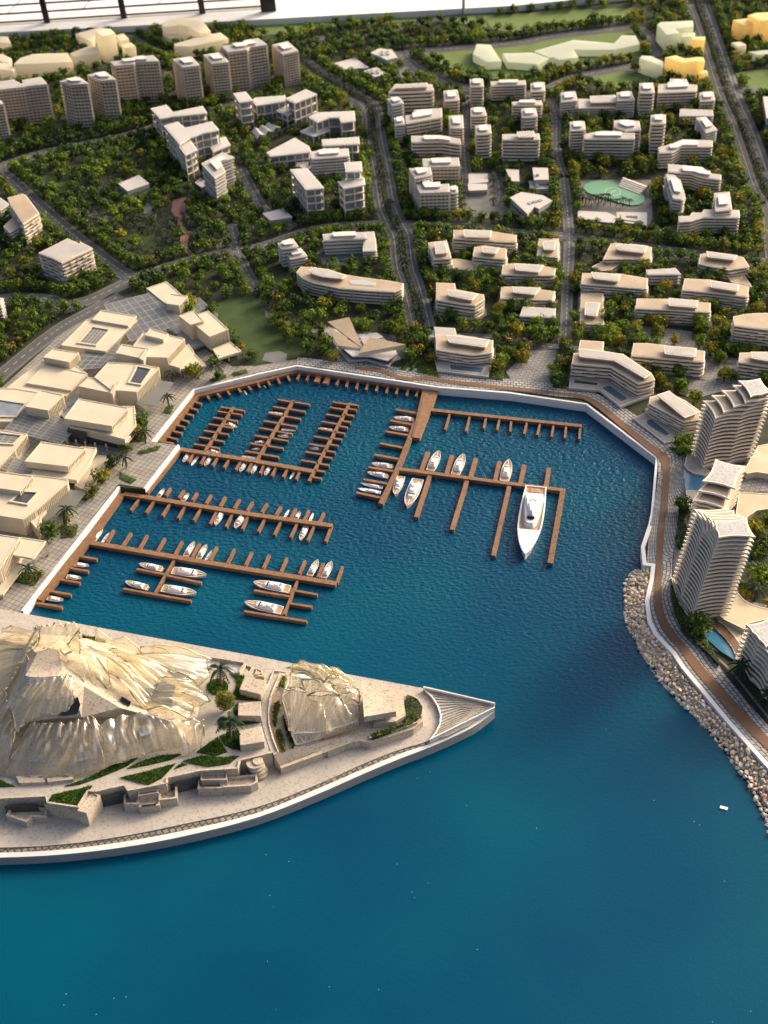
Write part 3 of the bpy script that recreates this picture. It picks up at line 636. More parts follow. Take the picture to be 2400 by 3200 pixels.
# ================================================================ boats
def hullpts(n=14, beam=.30, full=1.0):
    """outline of a deck from stern (x=-.5) to bow (x=.5), starboard then port"""
    o = []
    for i in range(n+1):
        x = -.5+i/n; t = (x+.5)
        y = beam/2*(.86+.14*min(1, t/.3)) if t < .45 else beam/2*(1-((t-.45)/.55)**2.2)**.8 if t < 1 else 0
        o.append((x, max(y, .002)))
    return o
def make_boat(kind):
    beam = {'yacht': .31, 'cruiser': .37, 'sloop': .20, 'superyacht': .235, 'tender': .22}[kind]
    o = hullpts(14, beam); n = len(o)
    t = empty('motor_yacht' if kind != 'tender' else 'dinghy', (0, 0, 0))
    hh = {'yacht': .085, 'cruiser': .09, 'sloop': .05, 'superyacht': .07, 'tender': .04}[kind]
    def sheer(x): return hh*(1+.5*max(0, x+.1)**2*2)
    mb = MB(); vs = []
    for x, y in o: vs += [(x*.96-.01, y*.72, -.01), (x, y, sheer(x)), (x*.985, y*.88, sheer(x)), (x*.985, y*.86, sheer(x)-.016)]
    for x, y in o: vs += [(x*.96-.01, -y*.72, -.01), (x, -y, sheer(x)), (x*.985, -y*.88, sheer(x)), (x*.985, -y*.86, sheer(x)-.016)]
    fs = []; m = 4*n
    for i in range(n-1):
        a = 4*i; b = a+4
        for j in range(3): fs += [[a+j, b+j, b+j+1, a+j+1], [m+a+j, m+a+j+1, m+b+j+1, m+b+j]]
    for j in range(3): fs += [[j, j+1, m+j+1, m+j]]
    mb.add(vs, fs); hull = part('hull', mb, 'boat', t, o=Vector((0, 0, 0)))
    mb = MB(); vs = [(x*.985, y*.865, sheer(x)-.012) for x, y in o]+[(x*.985, -y*.865, sheer(x)-.012) for x, y in o]
    mb.add(vs, [[i, i+1, n+i+1, n+i] for i in range(n-1)])
    part('deck', mb, 'teak' if kind in ('yacht', 'superyacht', 'cruiser') else 'boat', t, o=Vector((0, 0, 0)))
    def house(x0, x1, w0, w1, z0, z1, name, m='boat', rake=.05, w=3):
        mb = MB(); pts = [(x0, w0), (x0+.02, w0*1.02), ((x0+x1)/2, (w0+w1)/2*1.08), (x1-.03, w1*.95), (x1, w1*.55)]
        lo = [(x, y, z0) for x, y in pts]+[(x, -y, z0) for x, y in pts[::-1]]
        hi = [(x-(rake if x > (x0+x1)/2 else -.012), y*.84, z1) for x, y in pts]+[(x-(rake if x > (x0+x1)/2 else -.012), -y*.84, z1) for x, y in pts[::-1]]
        mb.loft([Vector(q) for q in lo[::-1]], [Vector(q) for q in hi[::-1]]); return part(name, mb, m, t, o=Vector((0, 0, 0)))
    b = beam/2
    if kind == 'yacht':
        house(-.34, .22, b*.72, b*.55, hh-.012, hh+.052, 'cabin'); house(-.30, .06, b*.55, b*.45, hh+.052, hh+.09, 'flybridge', rake=.04)
        house(.07, .135, b*.55, b*.50, hh+.03, hh+.056, 'windscreen', 'black', .05); house(-.22, -.08, b*.36, b*.3, hh+.09, hh+.115, 'hardtop', rake=.02)
        mb = MB(); mb.prism([(-.29, -b*.3), (-.2, -b*.3), (-.2, b*.3), (-.29, b*.3)], hh+.09, hh+.098); part('sunpad', mb, 'teak', t, o=Vector((0, 0, 0)))
        mb = MB(); mb.bar((.24, 0, hh+.01), (.42, 0, hh+.02), .014, .012); part('bow_rail', mb, 'boat', t, o=Vector((0, 0, 0)))
        mb = MB(); mb.prism([(-.56, -b*.7), (-.49, -b*.75), (-.49, b*.75), (-.56, b*.7)], .012, .026, True); part('swim_platform', mb, 'teak', t, o=Vector((0, 0, 0)))
    elif kind == 'cruiser':
        house(-.28, .24, b*.78, b*.5, hh-.012, hh+.06, 'cabin'); house(-.26, .05, b*.55, b*.5, hh+.06, hh+.10, 'flybridge', rake=.04)
        house(.08, .16, b*.58, b*.46, hh+.03, hh+.064, 'windscreen', 'black', .05)
        mb = MB(); mb.bar((-.2, -b*.4, hh+.10), (-.24, -b*.1, hh+.18), .014, .014).bar((-.2, b*.4, hh+.10), (-.24, b*.1, hh+.18), .014, .014).bar((-.24, -b*.15, hh+.18), (-.24, b*.15, hh+.18), .03, .012)
        part('radar_arch', mb, 'boat', t, o=Vector((0, 0, 0)))
    elif kind == 'superyacht':
        house(-.34, .10, b*.80, b*.5, hh-.012, hh+.035, 'lower_deckhouse', rake=.03); house(-.28, .0, b*.62, b*.28, hh+.035, hh+.065, 'upper_deckhouse', rake=.03)
        house(-.01, .035, b*.34, b*.30, hh+.032, hh+.060, 'windscreen', 'black', .02); house(-.18, -.02, b*.26, b*.16, hh+.065, hh+.092, 'mast_house', rake=.02)
        mb = MB()
        for k in range(5):
            a = pi*(.1+.8*k/4)+pi/2; c_ = Vector((-.17+.02*cos(a), .028*sin(a), hh+.10)); mb.tube([c_-ZUP*.012, c_, c_+ZUP*.008], [.008, .010, .003], 6)
        part('radar_dome', mb, 'boat', t, o=Vector((0, 0, 0)))
        mb = MB(); vs = [(x*.985, y*.93, sheer(x)+.004) for x, y in o[9:]]+[(x*.985, -y*.93, sheer(x)+.004) for x, y in o[9:]]; k = len(o[9:])
        mb.add(vs, [[i, i+1, k+i+1, k+i] for i in range(k-1)]); part('foredeck', mb, 'boat', t, o=Vector((0, 0, 0)))
        mb = MB(); mb.prism([(-.47, -b*.4), (-.41, -b*.4), (-.41, b*.4), (-.47, b*.4)], hh-.02, hh-.004); part('plunge_pool', mb, 'teak', t, o=Vector((0, 0, 0)))
        mb = MB(); mb.bar((-.37, -b*.72, hh), (-.37, b*.72, hh), .02, .02); part('aft_rail', mb, 'boat', t, o=Vector((0, 0, 0)))
    elif kind == 'sloop':
        house(-.32, .18, b*.62, b*.4, hh-.012, hh+.04, 'cabin', rake=.06); house(.02, .07, b*.5, b*.42, hh+.018, hh+.045, 'windscreen', 'black', .03)
        mb = MB(); mb.bar((-.44, -b*.4, hh), (-.44, b*.4, hh), .03, .03); part('stern_seat', mb, 'teak', t, o=Vector((0, 0, 0)))
    else:
        mb = MB(); mb.bar((-.2, -b*.8, hh-.004), (-.2, b*.8, hh-.004), .05, .008).bar((.12, -b*.7, hh-.004), (.12, b*.7, hh-.004), .05, .008); part('thwart', mb, 'teak', t, o=Vector((0, 0, 0)))
        house(-.1, .12, b*.3, b*.25, hh-.012, hh+.02, 'console', rake=.02)
    return t
BOATS = [ # region, bow, stern, kind, label
 (7,(1185,915),(1220,862),'cruiser','white cruiser first from the left under the comb piers, bow toward the camera'),
 (7,(1238,935),(1282,875),'tender','slim pointed white dinghy second from the left under the comb piers'),
 (7,(1325,938),(1366,882),'cruiser','white cruiser third from the left under the comb piers'),
 (7,(1553,977),(1590,920),'cruiser','white cruiser berthed fourth under the comb piers, beside a short finger'),
 (7,(1628,988),(1662,932),'cruiser','white cruiser berthed fifth under the comb piers, before the middle spur'),
 (8,(55,1000),(88,945),'cruiser','small white boat sixth along the row under the comb piers'),
 (8,(218,1022),(255,965),'sloop','white speedboat last in the row, near the tip of the comb pier'),
 (7,(1537,690),(1468,662),'cruiser','white cruiser in the first comb spur, on its right side'),
 (7,(1428,852),(1350,838),'cruiser','white cruiser moored at the foot of the first comb spur'),
 (8,(78,588),(172,597),'tender','long slim boat at the top left of the middle comb spur'),
 (8,(257,708),(165,698),'tender','slim boat at the right side of the middle comb spur'),
 (8,(140,745),(228,743),'cruiser','white boat with cabin at the right side of the middle comb spur'),
 (8,(-10,782),(52,782),'cruiser','white boat upper left in the lower half of the middle comb spur'),
 (8,(-30,828),(25,826),'cruiser','white boat below another at the left of the middle comb spur'),
 (7,(1562,872),(1655,885),'tender','slim flat boat at the lowest left berth of the middle comb spur'),
 (8,(402,690),(493,702),'tender','slim flat boat on the left side of the third comb spur'),
 (8,(343,822),(422,826),'cruiser','white cruiser on the left side of the third comb spur'),
 (7,(1580,445),(1598,472),'tender','tiny white dinghy under the upper quay wall'),
 (8,(65,430),(50,412),'tender','tiny dinghy beside the upper walkway fingers'),
 (8,(893,627),(1020,640),'yacht','topmost white yacht left of the broad boardwalk'),
 (8,(863,690),(985,706),'yacht','second white yacht from the top left of the broad boardwalk'),
 (8,(749,925),(880,945),'yacht','white yacht third down on the left fingers of the central pier'),
 (8,(720,982),(851,1008),'yacht','white yacht fourth down on the left fingers of the central pier'),
 (8,(678,1050),(822,1078),'sloop','upper of two slim white boats moored side by side'),
 (8,(660,1085),(808,1110),'sloop','lower of two slim white boats moored side by side'),
 (8,(1186,848),(1130,975),'yacht','white yacht with bow up, leftmost above the eastern arm'),
 (8,(1346,868),(1292,1000),'yacht','white yacht with bow up, second above the eastern arm'),
 (8,(1640,905),(1610,1043),'yacht','white yacht with bow up, rightmost above the eastern arm'),
 (8,(900,1135),(942,1012),'yacht','white yacht below the eastern arm, close to the central pier'),
 (8,(978,1215),(1050,1035),'yacht','large white yacht with a big black foredeck window below the eastern arm'),
 (12,(82,518),(155,62),'superyacht','huge white superyacht with pointed bow between two long piers'),
 (10,(1063,48),(1025,102),'cruiser','white boat at the root of the middle left pier, upper side'),
 (10,(1222,78),(1185,128),'cruiser','white boat second along the upper side of the middle left pier'),
 (10,(1258,90),(1238,132),'tender','slim pale dinghy beside a finger of the middle left pier'),
 (10,(1393,288),(1442,198),'yacht','white yacht under the middle left pier, bow toward the camera'),
 (10,(1522,310),(1578,222),'cruiser','white yacht under the middle left pier, right of its neighbour'),
 (11,(215,180),(182,235),'tender','slim white boat on the upper side near the end of the middle pier'),
 (11,(285,197),(256,248),'cruiser','short white boat between two slim ones near the end of the middle pier'),
 (11,(372,203),(345,262),'tender','slim white boat nearest the hooked end of the middle pier'),
 (11,(285,387),(325,297),'yacht','white yacht under the middle left pier close to the hooked end'),
 (10,(665,300),(603,388),'yacht','white yacht in the corner beside the quay walkway'),
 (10,(707,330),(660,395),'tender','slim dinghy next to the corner yacht by the quay'),
 (10,(1260,395),(1202,488),'yacht','white yacht above the lowest pier, left of a trio'),
 (10,(1340,413),(1285,502),'yacht','white yacht above the lowest pier, middle of a trio'),
 (10,(1373,445),(1332,510),'tender','pale green dinghy above the lowest pier, right of a trio'),
 (11,(402,512),(347,615),'yacht','white yacht left of a pair near the end of the lowest pier'),
 (11,(490,523),(438,630),'yacht','white yacht right of a pair near the end of the lowest pier'),
 (10,(577,548),(480,540),'cruiser','topmost small white boat beside the left quay walkway'),
 (10,(527,630),(430,618),'cruiser','middle small white boat beside the left quay walkway'),
 (10,(412,772),(305,758),'cruiser','lowest small white boat beside the left quay walkway'),
 (10,(900,540),(1047,572),'yacht','white yacht with tan bow, upper left of the first pier spur'),
 (10,(1340,618),(1118,585),'yacht','long white yacht with a plain roof, upper right of the first pier spur'),
 (10,(808,655),(952,692),'yacht','white yacht with open stern, lower left of the first pier spur'),
 (10,(1275,735),(1052,700),'yacht','long white yacht with a domed bridge, lower right of the first pier spur'),
 (0,(792,1820),(905,1842),'yacht','upper of two long white yachts at the second pier spur'),
 (0,(765,1883),(881,1908),'yacht','lower of two long white yachts at the second pier spur'),
]
PROTO = {}
bn = {'yacht': 'motor_yacht', 'cruiser': 'cabin_cruiser', 'sloop': 'speedboat', 'superyacht': 'superyacht', 'tender': 'dinghy'}
bc = {'yacht': 'yacht', 'cruiser': 'boat', 'sloop': 'speedboat', 'superyacht': 'yacht', 'tender': 'dinghy'}
for reg, bow, st, kind, label in BOATS:
    if kind not in PROTO:
        t = make_boat(kind); PROTO[kind] = (t, [c for c in bpy.data.objects if c.parent == t])
        root = t
    else:
        src, ch = PROTO[kind]; root = src.copy(); COL.objects.link(root)
        for c_ in ch:
            k = c_.copy(); COL.objects.link(k); k.parent = root
    a = P(reg, bow, WZ+.03); b = P(reg, st, WZ+.03); c_ = (a+b)/2; L = (a-b).length
    root.name = bn[kind]; root.location = (c_.x, c_.y, WZ+.002); root.rotation_euler = (0, 0, atan2(a.y-b.y, a.x-b.x)); root.scale = (L, L, L*1.0)
    tag(root, label, bc[kind], 'white model boats moored in the marina')
# ================================================================ rocks
def rockmesh(sd):
    rr = random.Random(sd); bm = bmesh.new(); bmesh.ops.create_icosphere(bm, subdivisions=1, radius=1)
    sx, sy, sz = rr.uniform(.8, 1.35), rr.uniform(.6, .95), rr.uniform(.5, .8)
    for v in bm.verts:
        k = rr.uniform(.72, 1.12); v.co = Vector((v.co.x*sx*k, v.co.y*sy*k, v.co.z*sz*k))
    me = bpy.data.meshes.new('rock'); bm.to_mesh(me); bm.free(); return me
RM = []
for i in range(14):
    me = rockmesh(i); me.materials.append(MT[['rock', 'rock', 'rockw', 'rock', 'rockw', 'rocko', 'rock'][i % 7]]); RM.append(me)
inner = [G(s, 0) for s in chain([(12, (885, 570), (888, 650), (858, 790), (868, 920), (915, 1010), (1030, 1130)), (15, (1085, 190), (1228, 360), (1388, 550), (1650, 845)), (0, (2540, 2600))])]
outer = [G(s, WZ) for s in chain([(12, (800, 590), (740, 650), (735, 790), (745, 930), (815, 1060), (855, 1140)), (15, (945, 240), (1085, 400), (1255, 570), (1540, 960)), (0, (2440, 2680))])]
inner = smooth_line(inner, 6); outer = smooth_line(outer, 6); rr = random.Random(5); cand = []
for i in range(2600):
    u = rr.random()*(len(inner)-1); k = int(u); f = u-k; a = V2(inner[k]).lerp(V2(inner[k+1]), f); b = V2(outer[k]).lerp(V2(outer[k+1]), f)
    v = rr.random()**.9; q = a.lerp(b, v*1.04); cand.append((V2(q), v, rr.uniform(.019, .037)))
placed = []
for q, v, r in cand:
    if all((q-p[0]).length > (r+p[2])*.56 for p in placed): placed.append((q, v, r))
placed.sort(key=lambda p: p[0].y); tone = {2: 'white', 4: 'white', 5: 'tawny'}
rest = MB(); big = sorted(placed, key=lambda p: -p[2])[:300]; bs = set(id(p) for p in big)
dsc = {'white': 'pale white', 'tawny': 'tawny', 'x': 'cream'}
def where(q):
    sy = PR(Vector((q[0], q[1], 0)))[1]
    return 'at the foot of the curved quay' if sy < 1950 else 'in the upper half of the bank' if sy < 2150 else 'halfway down the bank' if sy < 2330 else 'near the right edge of the photo'
n = 0
for p in placed:
    q, v, r = p; z = -.012-.085*v+rr.uniform(-.008, .012); mi = rr.randrange(14); rot = (rr.uniform(-.6, .6), rr.uniform(-.6, .6), rr.uniform(0, 6.3))
    if id(p) in bs:
        ob = bpy.data.objects.new('rock', RM[mi]); COL.objects.link(ob); ob.location = (q.x, q.y, z); ob.rotation_euler = rot; ob.scale = (r, r, r)
        col = dsc.get(tone.get(mi % 7, 'x')); size = 'large' if r > .031 else 'middling' if r > .027 else 'small'
        side = 'by the water' if v > .75 else 'by the white kerb' if v < .25 else 'amid the bank'
        tag(ob, f'{size} {col} bank stone {side}, {where(q)}', 'rock', 'loose stones of the revetment')
    else:
        R = Matrix.Rotation(rot[2], 3, 'Z')@Matrix.Rotation(rot[0], 3, 'X'); me = RM[mi]
        rest.add([R@(w_.co*r)+Vector((q.x, q.y, z)) for w_ in me.vertices], [list(f.vertices) for f in me.polygons])
for i in range(2600):
    u = rr.random()*(len(inner)-1); k = int(u); f = u-k; a = V2(inner[k]).lerp(V2(inner[k+1]), f); b = V2(outer[k]).lerp(V2(outer[k+1]), f)
    v = rr.random(); q = a.lerp(b, v*1.08); me = RM[rr.randrange(14)]; r = rr.uniform(.008, .017); R = Matrix.Rotation(rr.uniform(0, 6), 3, 'Z')
    rest.add([R@(w_.co*r)+Vector((q[0], q[1], -.022-.085*v)) for w_ in me.vertices], [list(f_.vertices) for f_ in me.polygons])
part('stone_fill', rest, 'rock', kind='stuff')
mb = MB(); A = inner; B = outer
vs = [(a.x, a.y, -.03) for a in A]+[(b.x, b.y, -.13) for b in B]; n = len(A); mb.add(vs, [[i, i+1, n+i+1, n+i] for i in range(n-1)]); part('revetment_bank', mb, 'rock', kind='structure')
# ================================================================ city buildings
def simplify(poly, d=.012):
    out = []
    for q in poly:
        if not out or hypot(q[0]-out[-1][0], q[1]-out[-1][1]) > d: out.append(q)
    return out
def canopy(t, reg, pts, z, m='white', lift=.055):
    """raised penthouse roof: recessed glazed storey, white frame and a pale panel set inside it"""
    zt = z+lift; pl = [(p.x, p.y) for p in PL(reg, pts, zt)]
    mb = MB(); mb.prism(offset(pl, -.022), z+.002, zt-.012); part('penthouse', mb, 'tan', t)
    mb = MB(); mb.prism(pl, zt-.014, zt); rc = part('roof_canopy', mb, 'slab', t)
    mb = MB(); mb.prism(offset(pl, -.014), zt, zt+.003); part('roof_panel', mb, 'greyroof', rc, o=t.location)
def building(reg, roof, hp, style='wave', floors=6, label='', name='apartment_block', cat='apartment block', can=None, z=None, z0=0.0, group='white model buildings', roofm=None, m=None, per=.13, base=True):
    if z is None: z = hz(reg, roof[0], hp)
    pl = simplify([(p.x, p.y) for p in PL(reg, roof, z)]); pl = ccw(pl); c = cen(pl); c.z = z0
    t = empty(name, c, label, cat, group); AVOID.append(offset(pl, .045)); NAMED.append((c, name)); h = z-z0
    st = h/floors
    if style == 'massing':
        mb = MB(); mb.prism(pl, z0, z); o = part('block', mb, m or 'mcream', t)
        bv = o.modifiers.new('b', 'BEVEL'); bv.width = .006; bv.segments = 1
    elif style in ('wave', 'slab', 'cool'):
        sm = 'coolslab' if style == 'cool' else 'slab'
        core = offset(pl, -.022)
        mb = MB(); mb.prism(core, z0, z-.004); part('glazed_core', mb, 'winb' if style != 'cool' else 'glassg', t)
        # party walls between flats
        mb = MB()
        for i in range(len(pl)):
            a = Vector(core[i]); b = Vector(core[(i+1) % len(core)]); L = (b-a).length; n = int(L/(per*1.0))
            for j in range(1, n):
                q = a.lerp(b, j/n); e = (b-a).normalized(); nn = Vector((e.y, -e.x)); mb.bar((q.x, q.y, z0), (q.x, q.y, z-.004), .006, .006, Vector((e.x, e.y, 0)))
                mb.bar(Vector((q.x+nn.x*.012, q.y+nn.y*.012, z0+.01)), Vector((q.x+nn.x*.012, q.y+nn.y*.012, z-.01)), .005, .026, Vector((nn.x, nn.y, 0)))
        if mb.v: part('party_walls', mb, 'wall' if style != 'cool' else 'coolslab', t, kind='stuff')
        for k in range(floors):
            zt = z0+st*(k+1); top = k == floors-1
            sp = wavy(pl, .014, per, k) if style == 'wave' and not top else (offset(pl, .006*((k % 3)-1)) if style == 'cool' and len(pl) > 4 else pl)
            mb = MB(); mb.prism(sp, zt-st*(.46 if not top else .50), zt-(.0 if top else 0), True)
            bs = part('balcony_slab' if not top else 'roof_slab', mb, sm, t)
            if not top:
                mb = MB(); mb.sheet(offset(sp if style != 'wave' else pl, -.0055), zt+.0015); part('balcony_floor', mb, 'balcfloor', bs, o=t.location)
        mb = MB(); mb.prism(offset(pl, -.012), z, z+.0035); part('roof_deck', mb, roofm or ('tan' if style == 'wave' else 'greyroof'), t)
    elif style == 'frame':
        mb = MB(); mb.prism(offset(pl, -.028), z0, z-.01); part('glazing', mb, 'glassg', t)
        mb = MB(); mb.prism(offset(pl, .008), z-.022, z, True); part('roof_slab', mb, 'coolslab', t)
        mb = MB(); mb.prism(offset(pl, -.010), z, z+.0035); part('roof_deck', mb, 'white', t)
        for k in range(1, floors):
            zt = z0+st*k; mb = MB(); mb.prism(offset(pl, -.002), zt-.010, zt, True); part('floor_slab', mb, 'slab', t)
        for i in range(len(pl)):
            a = Vector(pl[i]); b = Vector(pl[(i+1) % len(pl)]); L = (b-a).length; n = max(1, int(L/.10)); e = (b-a).normalized(); nn = Vector((e.y, -e.x))
            for j in range(n):
                q = a.lerp(b, j/n)-nn*.008; mb = MB(); mb.bar((q.x, q.y, z0), (q.x, q.y, z-.022), .013, .013, Vector((e.x, e.y, 0))); part('pillar', mb, 'slab', t)
    elif style == 'grid':
        mb = MB(); mb.prism(offset(pl, -.010), z0, z-.01); part('window_wall', mb, 'winlight', t)
        mb = MB(); mb.prism(offset(pl, .004), z-.020, z, True); part('roof_slab', mb, 'coolslab', t)
        mb = MB(); mb.prism(offset(pl, -.010), z, z+.0035); part('roof_deck', mb, roofm or 'greyroof', t)
        mb = MB()
        for k in range(floors):
            zt = z0+st*k; mb.prism(pl, zt, zt+st*.36, True)
        part('floor_bands', mb, m or 'slab', t, kind='stuff'); mb = MB()
        for i in range(len(pl)):
            a = Vector(pl[i]); b = Vector(pl[(i+1) % len(pl)]); L = (b-a).length; n = max(1, int(L/.05)); e = (b-a).normalized(); nn = Vector((e.y, -e.x))
            for j in range(n):
                q = a.lerp(b, j/n)-nn*.003; wd = .012 if j else .03; mb.bar((q.x, q.y, z0), (q.x, q.y, z-.02), wd, .008, Vector((e.x, e.y, 0)))
        part('piers_between_windows', mb, m or 'slab', t, kind='stuff')
    elif style == 'plain':
        mb = MB(); mb.prism(pl, z0, z); part('block', mb, m or 'white', t)
        mb = MB(); mb.prism(offset(pl, .006), z, z+.012); part('roof_slab', mb, roofm or 'white', t)
        mb = MB(); mb.prism(offset(pl, .003), z0+h*.35, z0+h*.62, True); part('window_band', mb, 'glassg', t)
    if can: canopy(t, reg, can, z+.004)
    elif style in ('slab', 'cool', 'grid') and h > .2 and len(pl) < 9:
        cc = cen(pl); pb = [(cc.x+(q[0]-cc.x)*.5, cc.y+(q[1]-cc.y)*.5) for q in pl]; mb = MB(); mb.prism(pb, z+.003, z+.028); part('roof_box', mb, 'wall', t)
        mb = MB(); mb.prism(offset(pb, .01), z+.028, z+.036, True); part('roof_box_slab', mb, 'coolslab', t)
    if base and style in ('wave',):
        mb = MB(); mb.prism(offset(pl, .035), 0.001, .014+.0007*(len(AVOID) % 5)); part('plinth', mb, 'kerb', t)
    return t, pl, z
def yard(t, reg, pts, z, m='white', th=.03):
    pl = [(p.x, p.y) for p in PL(reg, pts, z)]; mb = MB(); mb.prism(pl, z-th, z, True); part('podium', mb, m, t)
    mb = MB(); mb.prism(offset(pl, -.02), .002, z-th); part('podium_base', mb, 'dark', t); mb = MB(); mb.prism(offset(pl, -.014), z, z+.0018); part('podium_paving', mb, 'podiumtop', t); AVOID.append(offset(pl, .02)); return pl
def pool(t, reg, pts, z, m='poolgrey'):
    pl = [(p.x, p.y) for p in PL(reg, pts, z)]; mb = MB(); mb.prism(offset(pl, .012), z-.01, z+.003); pe = part('pool_edge', mb, 'white', t)
    mb = MB(); mb.prism(pl, z-.01, z+.0055); part('pool', mb, m, pe, o=t.location)
B_ = building
R_ = 'model resin blocks of the outer district'
def RB(reg, roof, hp, label, m='mcream'): return B_(reg, roof, hp, 'massing', 1, label, 'massing_block', 'resin block', group=R_, m=m)
RB(1, [(72,280),(50,238),(-120,225),(-120,270)], 75, 'cream resin block at the top left corner of the model')
RB(1, [(60,405),(75,378),(20,350),(-90,345),(-90,385)], 55, 'small cream resin block at the left edge, behind a lower one')
RB(1, [(85,458),(100,435),(30,408),(-90,405),(-90,440)], 70, 'low cream resin block at the left edge beside the long one')
RB(1, [(88,415),(240,412),(470,400),(440,343),(300,345),(210,350),(130,375)], 90, 'long pale resin block with stepped roof at the upper left')
RB(1, [(480,365),(645,335),(640,305),(560,303),(452,345)], 88, 'pale resin block joining the long block to the resin tower')
RB(1, [(665,235),(748,215),(715,185),(612,200)], 180, 'tallest cream resin tower at the upper left')
RB(1, [(600,275),(612,235),(700,185),(640,178),(487,218)], 92, 'cream resin wing behind the tallest resin tower')
RB(1, [(775,265),(835,248),(800,215),(745,228)], 88, 'narrow cream resin block right of the tallest resin tower')
RB(1, [(805,312),(880,300),(850,275),(785,290)], 80, 'small separate cream resin cube in front of the resin tower')
RB(1, [(1055,172),(1160,162),(1215,170),(1290,215),(1365,202),(1312,130),(1280,115),(1130,118),(1045,150)], 95, 'angular L-shaped cream resin block near the white ledge')
RB(1, [(1095,250),(1172,238),(1135,203),(1052,222)], 40, 'small cream resin cube in front of the angular block')
RB(1, [(1135,300),(1230,300),(1482,250),(1430,210),(1330,225),(1200,262),(1125,285)], 72, 'long low cream resin block beside the grid towers')
W_ = 'tall beige towers with window grids'
def TW(reg, roof, hp, label, fl=13): return B_(reg, roof, hp, 'grid', fl, label, 'grid_tower', 'tower', group=W_, m='wall')
TW(1, [(22,672),(0,650),(-120,650),(-120,690)], 240, 'beige grid tower cut off by the left edge of the photo')
TW(1, [(305,543),(262,498),(145,520),(155,535),(135,545),(85,515),(-110,545),(-110,590),(150,562),(175,556)], 246, 'wide beige twin tower slab at the far left')
TW(1, [(455,545),(570,540),(510,498),(388,525)], 282, 'beige grid tower second from the left, a slim square one')
TW(1, [(650,520),(750,515),(680,462),(568,485)], 268, 'beige grid tower with a slightly taller roof, left of the big twin slab')
TW(1, [(745,425),(865,412),(880,400),(1030,394),(990,358),(888,368),(860,385),(718,400)], 265, 'broad beige twin tower slab in the middle of the row')
TW(1, [(1185,435),(1292,422),(1240,365),(1120,383)], 253, 'slim beige grid tower standing alone before the resin blocks')
TW(1, [(1375,410),(1482,400),(1430,338),(1320,355)], 235, 'slim beige grid tower touching the rightmost twin slab')
TW(1, [(1480,335),(1600,320),(1620,305),(1729,288),(1670,247),(1590,262),(1560,285),(1435,298)], 262, 'broad beige twin tower slab at the right of the row')
TW(2, [(175,350),(272,328),(205,268),(105,290)], 213, 'last beige grid tower on the right end of the row')
C_ = 'glazed white campus blocks'
def CB(reg, roof, hp, label, fl=3, st='frame'): return B_(reg, roof, hp, st, fl, label, 'campus_block', 'office building', group=C_, roofm='white')
CB(1, [(1040,768),(1125,752),(1340,732),(1310,688),(1120,728),(1075,680),(980,703)], 165, 'glazed white block with a long arm, uppermost on the left of the campus', 4)
CB(1, [(1165,932),(1228,893),(1310,862),(1418,842),(1370,788),(1200,830),(1150,790),(1065,815)], 190, 'glazed white block with a zigzag roof in the stepped campus wing', 4)
CB(1, [(1203,1002),(1275,968),(1225,900),(1130,905)], 172, 'lowest step of the long glazed campus wing', 4)
CB(1, [(1385,980),(1490,937),(1460,888),(1335,910)], 95, 'small glazed block with a slanted roof inside the campus court', 2)
B_(1, [(1392,1152),(1460,1112),(1425,1050),(1515,1020),(1440,990),(1308,1060)], 185, 'cool', 9, 'white L-shaped block with nine striped storeys beside the park', can=None, name='striped_block')
CB(1, [(1555,662),(1635,650),(1590,595),(1515,605)], 185, 'narrow glazed white block at the left end of the second campus wing', 4)
CB(2, [(5,682),(195,652),(185,620),(0,633),(-25,650)], 130, 'long glazed white block linking the second campus wing', 2)
CB(2, [(250,665),(392,610),(322,580),(192,640)], 170, 'taller glazed white block with a slanted roof near the big crossing', 3)
CB(2, [(205,745),(282,705),(215,675),(130,715)], 85, 'low glazed white block jutting out before the taller slanted one', 2)
CB(2, [(395,790),(470,762),(540,758),(555,792),(642,782),(635,720),(400,730),(345,757)], 125, 'glazed white block with a bent roof beside the boulevard', 2)
CB(2, [(372,882),(480,842),(400,800),(290,850)], 55, 'low glazed white wing in front of the bent roof block', 1)
CB(2, [(95,1012),(355,982),(340,948),(250,895),(73,988)], 92, 'glazed white block with a big triangular roof', 2)
CB(2, [(435,942),(670,932),(665,888),(430,905)], 110, 'glazed white bar behind the louvred office block', 2)
B_(2, [(360,1030),(605,1012),(600,962),(430,970),(345,985)], 150, 'cool', 8, 'louvred white office block among the campus buildings', name='louvred_block', cat='office building', roofm='white')
B_(5, [(262,60),(350,60),(345,15),(262,20)], 30, 'plain', 1, 'small flat white link roof with a blue skylight by the louvred office', name='link_building', cat='building')
CB(5, [(325,190),(437,180),(330,55),(225,62)], 190, 'large glazed white block left of the pair nearest the ring road', 4)
CB(5, [(570,182),(705,158),(700,118),(640,75),(592,80),(590,130),(535,140)], 195, 'large glazed white block right of the pair nearest the ring road', 4)
B_(5, [(587,75),(687,72),(680,10),(575,18)], 250, 'frame', 5, 'raised rear part of the glazed block beside the boulevard', name='campus_block', cat='office building', group=C_)
B_(5, [(95,395),(232,375),(180,318),(45,352)], 32, 'plain', 1, 'low white roofed pavilion by the ring road below the campus', name='pavilion', cat='pavilion')
B_(4, [(830,205),(965,158),(900,103),(770,158)], 50, 'plain', 1, 'white flat-roofed pavilion inside the dark green park', name='pavilion', cat='pavilion')
B_(4, [(1310,182),(1347,160),(1302,120),(1265,150)], 14, 'plain', 1, 'low white shed between the park and the striped block', name='shed', cat='shed')
